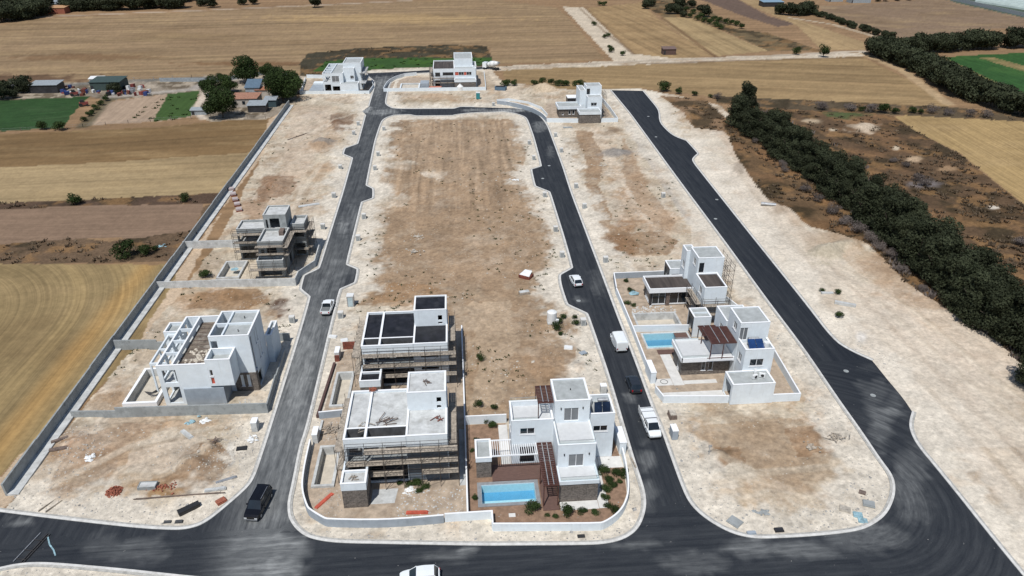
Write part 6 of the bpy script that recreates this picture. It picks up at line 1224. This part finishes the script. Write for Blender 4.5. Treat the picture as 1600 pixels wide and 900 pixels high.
# ------------------------------------------------------------------ utility cabinets along the kerbs
def cabinet(px,py,label,rz=0):
    x,y=g(px,py);t=thing('utility_cabinet',label,'utility cabinet',(x,y,0),rz,'concrete utility cabinets along the roads')
    for nm,m_,mm in (('body',MB().box(-.45,.45,-.4,.4,0,1.25),CONCL),('lid',MB().box(-.48,.48,-.43,.43,1.252,1.33),PALE),('door',MB().box(-.33,.33,-.42,-.402,.2,1.1),CONC)):
        me=m_.mesh(nm);me.materials.append(mm);o=bpy.data.objects.new(nm,me);COL.objects.link(o);o.parent=t
for px,py,l in [(560,196,'first from the top on the left kerb'),(553,211,'second from the top on the left kerb, near the gravel heaps'),(532,265,'double block left of the road below the upper layby'),(522,309,'left kerb, above the bare concrete villa'),(505,358,'left kerb, beside the bare concrete villa'),(457,504,'left verge, level with the white pickup'),(600,204,'right of the left road, topmost on the central plot'),(591,244,'central plot edge, opposite the upper left layby'),(586,266,'central plot edge, below the layby'),(569,342,'central plot edge, below the right-hand layby'),(560,376,'central plot edge, above the wide layby'),(533,497,'right of the white pickup beside portable toilet'),(827,226,'west kerb of the right road, topmost'),(834,250,'west kerb of the right road, above the layby'),(851,308,'west kerb of the right road, below the layby'),(868,362,'west kerb of the right road, middle'),(878,402,'west kerb of the right road, above the lower layby'),(911,508,'beside the weeds and the white tank'),(868,214,'east kerb of the right road, topmost'),(877,238,'east kerb of the right road, second from top'),(900,294,'east kerb, opposite the rubble pile'),(913,326,'east kerb, midway down the right road'),(946,410,'east kerb, above the brown-roofed villa wall'),(1036,309,'standing alone on the strip left of the wide road'),(794,164,'beyond the bend of the cross lane'),(771,166,'on the dirt gap by the cross lane')]:
    cabinet(px,py,'grey concrete utility cabinet, '+l)
def item(name,label,cat,px,py,parts,rz=0,group=None,z=None):
    x,y=g(px,py);t=thing(name,label,cat,(x,y,height(x,y) if z is None else z),rz,group)
    for nm,mb,m in parts:
        me=mb.mesh(nm);me.materials.append(m);o=bpy.data.objects.new(nm,me);COL.objects.link(o);o.parent=t
    return t
B=lambda *a:MB().box(*a)
item('gate_pier','tall white-topped block pier on the front left plot by the kerb','pier',400,671,[('body',B(-.4,.4,-.6,.6,0,1.5),CONCL),('cap',B(-.43,.43,-.63,.63,1.502,1.6),WHITE2)])
item('gate_pier','white-topped grey pier on the lower right plot beside the pickup','pier',1052,682,[('body',B(-.4,.4,-.75,.75,0,1.5),GREYW),('cap',B(-.43,.43,-.78,.78,1.502,1.6),WHITE2)])
item('gate_pier','white block pier right of the front centre villa roof, by the kerb','pier',942,614,[('body',B(-.45,.45,-.4,.4,0,1.4),CONCL),('cap',B(-.48,.48,-.43,.43,1.402,1.5),WHITE2)])
item('pallet','wooden crate pallet of bagged material beside the white pickup','pallet',1050,652,[('base',B(-.55,.55,-.75,.75,0,.15),WOODD),('crate',B(-.5,.5,-.7,.7,.152,.65),WOODD),('bags',B(-.42,.42,-.6,.6,.652,.78),ROCK)])
for px,py,l,c in [(601,493,'white portable toilet on the verge beside the white pickup',PLASW),(912,162,'',None)]:
    if c: item('portable_toilet',l,'toilet',549,478,[('cabin',B(-.6,.6,-.6,.6,0,2.1),GALV),('roof',B(-.63,.63,-.63,.63,2.102,2.25),PLASW),('door',B(-.42,.42,-.63,-.602,.1,1.95),mat('pale_blue_panel',(.42,.52,.55),.6))])
item('portable_toilet','teal portable toilet with white roof on the far lane','toilet',747,155,[('cabin',B(-.7,.7,-.7,.7,0,2.3),TEAL),('roof',B(-.74,.74,-.74,.74,2.302,2.45),PLASW),('door',B(-.5,.5,-.73,-.702,.1,2.0),TEAL)])
item('water_tank','white plastic water tank on the central plot beside green weeds','water tank',862,505,[('tank',MB().cyl((0,0,.3),(0,0,2.2),.85,18).cyl((0,0,2.2),(0,0,2.45),.85,18,.35),PLASW),('stand',B(-.8,.8,-.8,.8,0,.3),CONCL),('barrel',MB().cyl((.9,-.5,0),(.9,-.5,.9),.3,12),PLASW)])
item('water_tank','round white tank in front of the far top-centre villa','water tank',719,141,[('tank',MB().cyl((0,0,0),(0,0,1.4),1.25,16).cyl((0,0,1.4),(0,0,2.2),1.25,16,.4),PLASW),('cap',MB().cyl((0,0,2.2),(0,0,2.4),.3,10),PLASW)])
item('skip','orange-pink skip by the wall of the far top-centre villa','skip',680,141,[('body',MB().prism([(-2.2,-1),(2.2,-1),(2.6,1),(-2.6,1)],0,1.3),mat('faded_orange',(.55,.22,.15),.8)),('rim',B(-2.3,2.3,-1.1,-1,1.2,1.35),mat('faded_orange',(.55,.22,.15),.8))])
item('skip','blue-grey skip on the far lane near the shrubs','skip',781,141,[('body',MB().prism([(-1.8,-1),(2.4,-1.2),(2.6,.9),(-2.2,1)],0,1.2),mat('blue_grey_steel',(.09,.15,.21),.6)),('load',B(-1.5,2.1,-.7,.7,1.202,1.4),PLK)],-.3)
item('container','open rusty box of sheets on the central plot beside the right layby','container',822,434,[('body',B(-1.2,1.2,-.9,.9,0,.7),RUST),('sheet',MB().add([(-1.1,-.8,.72),(1.1,-.8,.72),(.9,.8,1.3),(-.7,.9,1.2)],[(0,1,2,3)]),PLASW)],-.6)
item('pallet','grey crate on the central plot below the rusty box','pallet',819,460,[('crate',B(-1.,1.,-.5,.5,0,.5),WOOD),('top',B(-.9,.9,-.4,.4,.502,.6),CONCL)],.25)
# brick heap, trough, planks on the front left plot
bh=thing('brick_pile','heap of loose red bricks on the front left plot','bricks',(*g(179,770),.05))
bm=MB().box(-.12,.12,-.06,.06,-.04,.04).mesh('brick');bm.materials.append(BRICKR)
for i in range(150):
    a=random.uniform(0,6.28);r_=random.uniform(0,1)**.6;h=(1-r_)*.8
    o=bpy.data.objects.new('brick',bm);COL.objects.link(o);o.parent=bh;o.location=(math.cos(a)*r_*1.0,math.sin(a)*r_*1.0,.05+random.uniform(.5,1)*h);o.rotation_euler=[random.uniform(0,3) for _ in range(3)];o.scale=(1.3,1.3,1.3)
bh2=thing('brick_pile','scatter of red bricks right of the concrete trough on the front left plot','bricks',(*g(252,763),.05))
for i in range(45):
    o=bpy.data.objects.new('brick',bm);COL.objects.link(o);o.parent=bh2;o.location=(random.gauss(0,.9),random.gauss(0,.4),random.uniform(.03,.2));o.rotation_euler=[random.uniform(0,3) for _ in range(3)];o.scale=(1.3,1.3,1.3)
for (px,py,nm) in ((572,614,'red bricks stacked on the parapet corner of the screed-roofed villa'),):
    x,y=-12.6,80.0;b=thing('brick_pile',nm,'bricks',(x,y,7.36))
    for i in range(30):
        o=bpy.data.objects.new('brick',bm);COL.objects.link(o);o.parent=b;o.location=(random.uniform(-.45,.45),random.uniform(-.12,.12),random.uniform(.05,.5));o.rotation_euler=[random.uniform(0,3) for _ in range(3)];o.scale=(1.3,1.3,1.3)
item('trough','open concrete mixing trough beside the brick heap','trough',232,762,[('wall',B(-1.1,1.1,-.55,-.45,0,.5),CONC),('wall',B(-1.1,1.1,.45,.55,0,.5),CONC),('wall',B(-1.1,-1.,-.45,.45,0,.5),CONC),('wall',B(1.,1.1,-.45,.45,0,.5),CONC),('mortar',B(-1,1,-.45,.45,0,.42),CONCL)])
item('trough','black rectangular steel trough on the front left plot near the kerb','trough',296,798,[('body',B(-1.25,1.25,-.35,.35,0,.5),PLK),('rim',B(-1.28,1.28,-.38,.38,.502,.54),PLK)],.62)
item('trough','long pale concrete trough on the east verge between green tufts','trough',1320,478,[('body',B(-1.8,1.8,-.35,.35,0,.5),CONCL)],-.5);item('slab','short pale slab above the long concrete trough','slab',1292,460,[('body',B(-1.1,1.1,-.3,.3,0,.35),CONCL)],-.1)
item('pipe','pale concrete pipe lying on the dirt below the windbreak','pipe',1200,323,[('pipe',MB().cyl((-1.7,0,.4),(1.7,0,.4),.4,12),GALV)],-.35)
G6='planks and boards lying on the plots'
for px,py,L_,W_,rz,m,l in [(281,777,11,.12,.03,WOODD,'very long thin board lying across the front left plot'),(292,680,2.6,.7,-.75,CONCL,'pale stack of boards in the middle of the front left plot'),(354,751,2.6,.4,.4,GALV,'upper grey metal channel near the dirt heap'),(337,767,2.6,.5,.12,CONCL,'lower pale form board near the kerb'),(346,784,1.2,.9,.7,BRICKR,'small brown sheet beside the kerb'),(75,790,2.4,.08,1.0,WOOD,'left stake on the green-grey patch'),(85,792,2.2,.08,1.0,WOOD,'right stake on the green-grey patch'),(95,690,2.2,.5,.5,WOODD,'upper broken pallet on the wall footing'),(92,703,2.4,.6,.2,WOODD,'lower broken pallet on the wall footing'),(378,702,1.4,.8,.1,PLK,'dark pallet beside white debris on the front left plot'),(507,783,3.0,.5,.95,RED,'bundle of orange boards at the corner of the screed-roofed villa yard'),(652,802,2.7,.45,-.05,RED,'bundle of orange boards by the front wall'),(466,214,9,.35,.95,WOODD,'long dark beam beside the west wall'),(483,322,5,1.0,.35,CONCL,'pale sheet leaning behind the bare concrete villa'),(1174,834,1.1,.5,0,GREYW,'small grey sheet at the kerb of the lower right plot'),(1217,829,1.1,.6,0,DARKW,'small dark sheet at the kerb of the lower right plot'),(1340,806,1.1,.8,-.3,BLUEP,'left pale blue board at the lower right kerb'),(1348,814,1.1,.8,-.3,BLUEP,'right pale blue board at the lower right kerb'),(1320,797,1.3,1.,-.5,ROCK,'pale slab left of the blue boards'),(1357,789,1.4,1.,-.4,CONC,'grey slab above the blue boards'),(1347,771,.8,.7,-.6,WOODD,'small brown slab farthest up near the blue boards'),(1148,816,1.6,1.4,-.9,CONC,'tilted grey block stack at the lower left of the right plot'),(990,725,.2,2.2,.1,WOOD,'upright timber stake by the kerb right of the pool villa'),(941,171,1.5,.6,.3,CONC,'slab before the far stone-block villa'),(887,200,3.0,1.2,.1,CONC,'flat slabs left of the far stone-block villa wall'),(888,545,1.4,1,-.2,PLASW,'white slab among the weeds by the right road'),(911,553,1.2,.9,.4,GREYW,'grey slab among rubble by the right road'),(262,816,.9,.4,0,SHADE,'left hollow block by the lower kerb'),(280,816,.9,.4,0,SHADE,'right hollow block by the lower kerb'),(520,527,1.4,.8,-.2,PLASW,'white sack at the kerb of the left road'),(538,532,1.2,1.,.2,PLASW,'second white sack right of the kerb sack')]:
    h=random.uniform(.12,.3);L2,W2_=L_/2,W_/2
    item('board',l,'board',px,py,[('board',B(-L2,L2,-W2_,W2_,0,h*.5),m),('board',B(-L2*.94,L2*.9,-W2_*.8,W2_*.9,h*.5+.002,h),m)],rz,G6)
for px,py,l,m in [(300,661,'pale blue sheet on the front left plot near the wall',BLUEP),(321,658,'white and blue sheeting near the grey wall of the front left plot',PLASW),(392,688,'white torn sacks on the front left plot near the kerb',PLASW),(141,715,'white and purple litter heap on the left of the front left plot',PLASW),(642,767,'white torn bags in the yard of the screed-roofed villa',PLASW),(808,282,'pile of white plastic bags beside the right road layby',PLASW),(653,371,'white stones spread beside the central track',ROCK),(645,396,'second spread of white stones beside the central track',ROCK),(1267,700,'heap of broken timber and debris on the lower right plot',WOOD),(1190,802,'grey broken blocks on the lower right plot near the kerb',CONC),(250,386,'blue and white fabric debris in the scrub strip',BLUEP),(340,322,'white debris heap beside the west wall path',PLASW),(368,312,'row of red and white pallets behind the bare concrete villa',PLASW),(940,260,'white stones in the strip between the roads',ROCK)]:
    x,y=g(px,py);z=height(x,y);mb=MB();sc={653:2.2,645:2.0,940:3.0,1267:1.6,808:2.0}.get(px,.8)
    for i in range(26):
        a=random.uniform(0,6.28);d=random.gauss(0,sc*.6);r_=random.uniform(.12,.4);cx_,cy2=x+d*math.cos(a),y+d*math.sin(a)*.8
        q=[(cx_+r_*math.cos(k*1.57+a),cy2+r_*random.uniform(.5,1)*math.sin(k*1.57+a),z+random.uniform(.02,.12)) for k in range(4)];mb.add(q+[(cx_,cy2,z+random.uniform(.12,.35))],[(0,1,4),(1,2,4),(2,3,4),(3,0,4)])
    o=mb.build('debris_heap',m);o['kind']='stuff';tag(o,l,'debris')
# red/white pallets behind E
for i in range(5):
    item('pallet','red and white wrapped pallet number '.replace(' number ',' ')+['nearest the concrete villa','second in the row','in the middle of the row','fourth in the row','farthest up the row'][i],'pallet',374-i*3,330-i*8,[('base',B(-.7,.7,-.7,.7,0,.35),RUST),('load',B(-.65,.65,-.65,.65,.352,.75),mat('faded_wrap',(.42,.36,.35),.8))],.3,'wrapped pallets behind the bare concrete villa')
# overhead timber poles with blue strap at the lower left
fr=thing('barrier_frame','thin metal frame with blue strap lying on the road at lower left','frame',(*g(45,875),.03))
a_,b_=g(33,880),g(75,835)
for k,o_ in enumerate(((-.9,.2),(0,0),(.3,-.1))): MB().bar((a_[0]+o_[0],a_[1]+o_[1],.12),(b_[0]+o_[0],b_[1]+o_[1],.12),.09).build('rail',STEEL if k else GALV,fr)
for f_ in (.1,.4,.75): MB().bar((a_[0]-.9+(b_[0]-a_[0])*f_,a_[1]+.2+(b_[1]-a_[1])*f_,.16),(a_[0]+.3+(b_[0]-a_[0])*f_,a_[1]-.1+(b_[1]-a_[1])*f_,.16),.06).build('crossbar',STEEL,fr)
pts=[g(75,840),g(78,852),g(84,860),g(87,869)];mb=MB()
for p,q in zip(pts,pts[1:]): mb.bar((p[0],p[1],.09),(q[0],q[1],.09),.16,.05)
mb.build('strap',BLUEP,fr)
# parking stop sign post on lower right plot, manhole covers
item('post','short post standing in the brown mound on the lower right plot','post',1107,712,[('pole',B(-.05,.05,-.05,.05,0,1.6),GALV),('plate',B(-.25,.25,-.07,-.05,1.3,1.7),GALV)])
for px,py,l in [(1364,618,'beside the swirl of tyre marks'),(1322,580,'near the road mouth on the dark wide road'),(904,470,'in the lower layby of the right road'),(858,259,'upper part of the right road'),(848,279,'in the layby of the right road'),(1013,182,'upper wide road'),(1120,312,'middle of the wide road'),(1118,342,'lower middle of the wide road'),(1025,214,'wide road near its left kerb')]:
    x,y=g(px,py);o=MB().cyl((x,y,.031),(x,y,.045),.4,18).build('manhole_cover',CONC);recentre(o,x,y,0);tag(o,'round pale manhole cover, '+l,'manhole cover','manhole covers in the roads')
for px,py in [(1307,605),(1140,387),(1213,478),(1047,262),(1394,743),(1467,741),(1258,477),(1131,320),(1089,357),(1288,605)]:
    pass
x,y=g(908,838);o=MB().box(x-.45,x+.45,y-.25,y+.25,.0,.07).build('drain_grate',PLK);recentre(o,x,y,0);tag(o,'black drain grate on the gravel verge below the front villa','drain')
# ------------------------------------------------------------------ farmstead, sheds, greenhouse, fences
def shed(px,py,wd,dp,h,wallm,roofm,label,name='shed',rz=0,win=0,cat='shed',slope=.5):
    x,y=g(px,py);t=thing(name,label,cat,(x,y,0),rz)
    def P(nm,mb,m):
        me=mb.mesh(nm);me.materials.append(m);o=bpy.data.objects.new(nm,me);COL.objects.link(o);o.parent=t
    P('wall',B(-wd/2,wd/2,0,dp,0,h),wallm)
    P('roof',MB().add([(-wd/2-.3,-.3,h+.02),(wd/2+.3,-.3,h+.02),(wd/2+.3,dp+.3,h+.02+slope),(-wd/2-.3,dp+.3,h+.02+slope),(-wd/2-.3,-.3,h+.14),(wd/2+.3,-.3,h+.14),(wd/2+.3,dp+.3,h+.14+slope),(-wd/2-.3,dp+.3,h+.14+slope)],[(0,3,2,1),(4,5,6,7),(0,1,5,4),(1,2,6,5),(2,3,7,6),(3,0,4,7)]),roofm)
    for i in range(win): a=-wd/2+wd*(i+.5)/win;P('window',B(a-.5,a+.5,-.04,-.002,h*.35,h*.75),GLASS)
    P('door',B(-wd/2+.2,-wd/2+1.1,-.05,-.002,0,min(2,h*.8)),DARKW);return t
DT2=mat('dull_teal_sheet',(.04,.07,.08),.7);BEIGE=mat('beige_render',(.42,.38,.33),.9,.15,1)
shed(382,168,9,8,3,BEIGE,ROOFT,'beige farm house with worn red-brown roof among dark trees','farm_house',0,3,'house',.2)
shed(402,176,6,4.5,2.4,DARKW,SHUT,'open dark shed with pale grey sheet roof in front of the farm house',slope=.6)
shed(396,152,5,6,3.4,SHUT,mat('blue_grey_sheet',(.10,.15,.20),.5),'shed with steep blue-grey roof behind the farm house',slope=1.8)
shed(413,152,6,4,2.6,BEIGE,mat('orange_tiles',(.30,.13,.07),.8),'small outbuilding with bright orange roof by the large farm tree',slope=.3)
shed(423,168,4,4,2.5,DT2,SHUT,'teal lean-to half hidden by the largest farm tree')
shed(311,180,5,2,1.6,SHUT,SHUT,'small pale grey shed at the end of the farm path')
DT=mat('dull_green_sheet',(.04,.065,.06),.7);shed(166,142,11,8,3.2,DT,DT,'teal green shed in the scrap yard strip');shed(70,146,10,6,3,DARKW,SHUT,'grey-roofed open shed left in the scrap yard strip');shed(17,146,7,5,2.8,SHUT,GALV,'pale shed roof among dark trees at far left');shed(152,134,5,2.5,2.6,PLASW,PLASW,'white cabin behind the teal shed')
shed(852,88,8,5,3,mat('brown_hut',(.12,.07,.05),.8),mat('brown_hut_roof',(.16,.11,.09),.8),'x') if False else None
shed(1046,86,6,4,2.6,mat('brown_hut',(.10,.06,.05),.8),mat('brown_hut_roof',(.15,.10,.085),.8),'lone dark brown hut beside the grey far track','hut',0,0,'hut')
shed(1208,11,14,8,3,DARKW,mat('blue_roof',(.20,.30,.38),.5),'long low building with pale blue roof at top right',cat='shed');shed(1306,3,10,6,3,SHUT,PLASW,'small white-roofed shed at the top edge, left one');shed(1345,5,14,7,3,SHUT,mat('pale_blue_roof',(.45,.55,.6),.6),'larger pale-roofed shed at the top edge, right one')
shed(77,10,18,14,6,WHITE,PLASW,'white two storey house at the top left edge','house',0,4,'house',.3);shed(22,6,30,10,4,SHUT,PLASW,'long pale roof among trees in the top left corner','house',0,3,'house',.3);shed(105,16,26,18,4,BEIGE,SHUT,'low grey-roofed building beside the white house','house',.05,4,'house',.4);shed(84,22,14,8,3.5,BRICKR,mat('tan_roof',(.42,.24,.12),.8),'tan-roofed outbuilding by the far road','shed',0,1,'shed',.6)
# scrap and parked things in the yard strip
rr2=random.Random(5);SC=[mat('scrap_blue',(.04,.07,.22),.6),mat('scrap_red',(.22,.05,.04),.7),PLASW,GALV,PLK,RUST]
for i in range(70):
    px=rr2.uniform(80,235);py=rr2.uniform(137,150)
    x,y=g(px,py);s_=rr2.uniform(.5,1.5);a=rr2.uniform(0,3);ca,sa=math.cos(a),math.sin(a);m=SC[i%6]
    mb=MB().prism([(x+ca*s_,y+sa*s_),(x-sa*s_*.5,y+ca*s_*.5),(x-ca*s_,y-sa*s_),(x+sa*s_*.5,y-ca*s_*.5)],0,rr2.uniform(.5,1.6));o=mb.build('scrap_pile',m);recentre(o,x,y,0)
    tag(o,'boxy scrap in the yard strip','scrap','scrap in the yard strip')
for px,py,l,m in [(132,166,'red tractor-like machine at the corner of the green field',SC[1]),(118,150,'dark red vehicle in the scrap yard strip',SC[1])]:
    item('farm_machine',l,'farm machine',px,py,[('body',B(-1.4,1.4,-.7,.7,.5,1.4),m),('cab',B(-1.0,.2,-.6,.6,1.402,2.2),PLK),('wheel',MB().cyl((-1,-.8,.6),(-1,-.95,.6),.6,12),RUBBER),('wheel',MB().cyl((-1,.8,.6),(-1,.95,.6),.6,12),RUBBER),('wheel',MB().cyl((1,-.8,.4),(1,-.95,.4),.4,12),RUBBER),('wheel',MB().cyl((1,.8,.4),(1,.95,.4),.4,12),RUBBER)],.4)
def fence(name,label,pts,step,h=1.2,m=WOODD):
    P=[g(*p) for p in pts];t=thing(name,label,'fence',(*P[0],0));wr_=MB()
    for a,b in zip(P,P[1:]):
        n=max(1,int(near(a,b)/step))
        for i in range(n+1):
            x=a[0]+(b[0]-a[0])*i/n;y=a[1]+(b[1]-a[1])*i/n;MB().box(x-.06,x+.06,y-.06,y+.06,0,h).build('post',m,t)
        for z in (h*.45,h*.9): wr_.bar((a[0],a[1],z),(b[0],b[1],z),.03)
    wr_.build('wire',GALV,t)
fence('wire_fence','post and wire fence along the near edge of the farm plots',[(0,207),(130,199),(235,190),(330,184),(415,186)],5)
fence('wire_fence','wire fence between the scrap yard and the great field',[(180,128),(300,123),(340,121)],6,1.6,GALV)
boundary('garden_wall','low grey panel wall along the far side of the farmstead',[g(250,128),g(306,128),g(340,128),g(410,118),g(462,121)],1.6,SHUT)
# greenhouses top right
gm=mat('greenhouse_film',(.40,.47,.44),.5,.1,.3)
for i in range(4):
    a=g(1530+i*14,1-i*1.5+2);b=g(1700,30-i*5)
    mb=MB();d=Vector((b[0]-a[0],b[1]-a[1])).normalized();nx,ny=-d.y,d.x;pr_=[];K=8
    for k in range(K+1): an=math.pi*k/K;pr_.append((math.cos(an)*4,math.sin(an)*3))
    v=[(p[0]+nx*u,p[1]+ny*u,z) for p in (a,b) for u,z in pr_];mb.add(v,[(k,k+1,K+1+k+1,K+1+k) for k in range(K)]+[tuple(range(K+1)),tuple(range(K+1,2*K+2))[::-1]])
    o=mb.build('greenhouse',gm);recentre(o,a[0],a[1],0);tag(o,['front','second','third','rearmost'][i]+' of the long pale film greenhouses in the top right corner','greenhouse','greenhouses in the top right corner')
P0,P1=g(1485,0),g(1640,35);boundary('boundary_wall','long grey wall in front of the greenhouses at top right',[P0,P1],2.2,SHUT,t=.3)
grp={}
for o in list(bpy.data.objects):
    if o.parent is None and 'label' in o and 'category' in o and o.get('kind')!='stuff': grp.setdefault(o['label'],[]).append(o)
for l,os_ in grp.items():
    if len(os_)>1:
        os_.sort(key=lambda o:proj(o.location.x,o.location.y)[0])
        for i,o in enumerate(os_): o['label']=nth(i)+' from the left: '+l
print('tris',sum(len(o.data.polygons) for o in bpy.data.objects if o.type=='MESH'),len(bpy.data.objects))
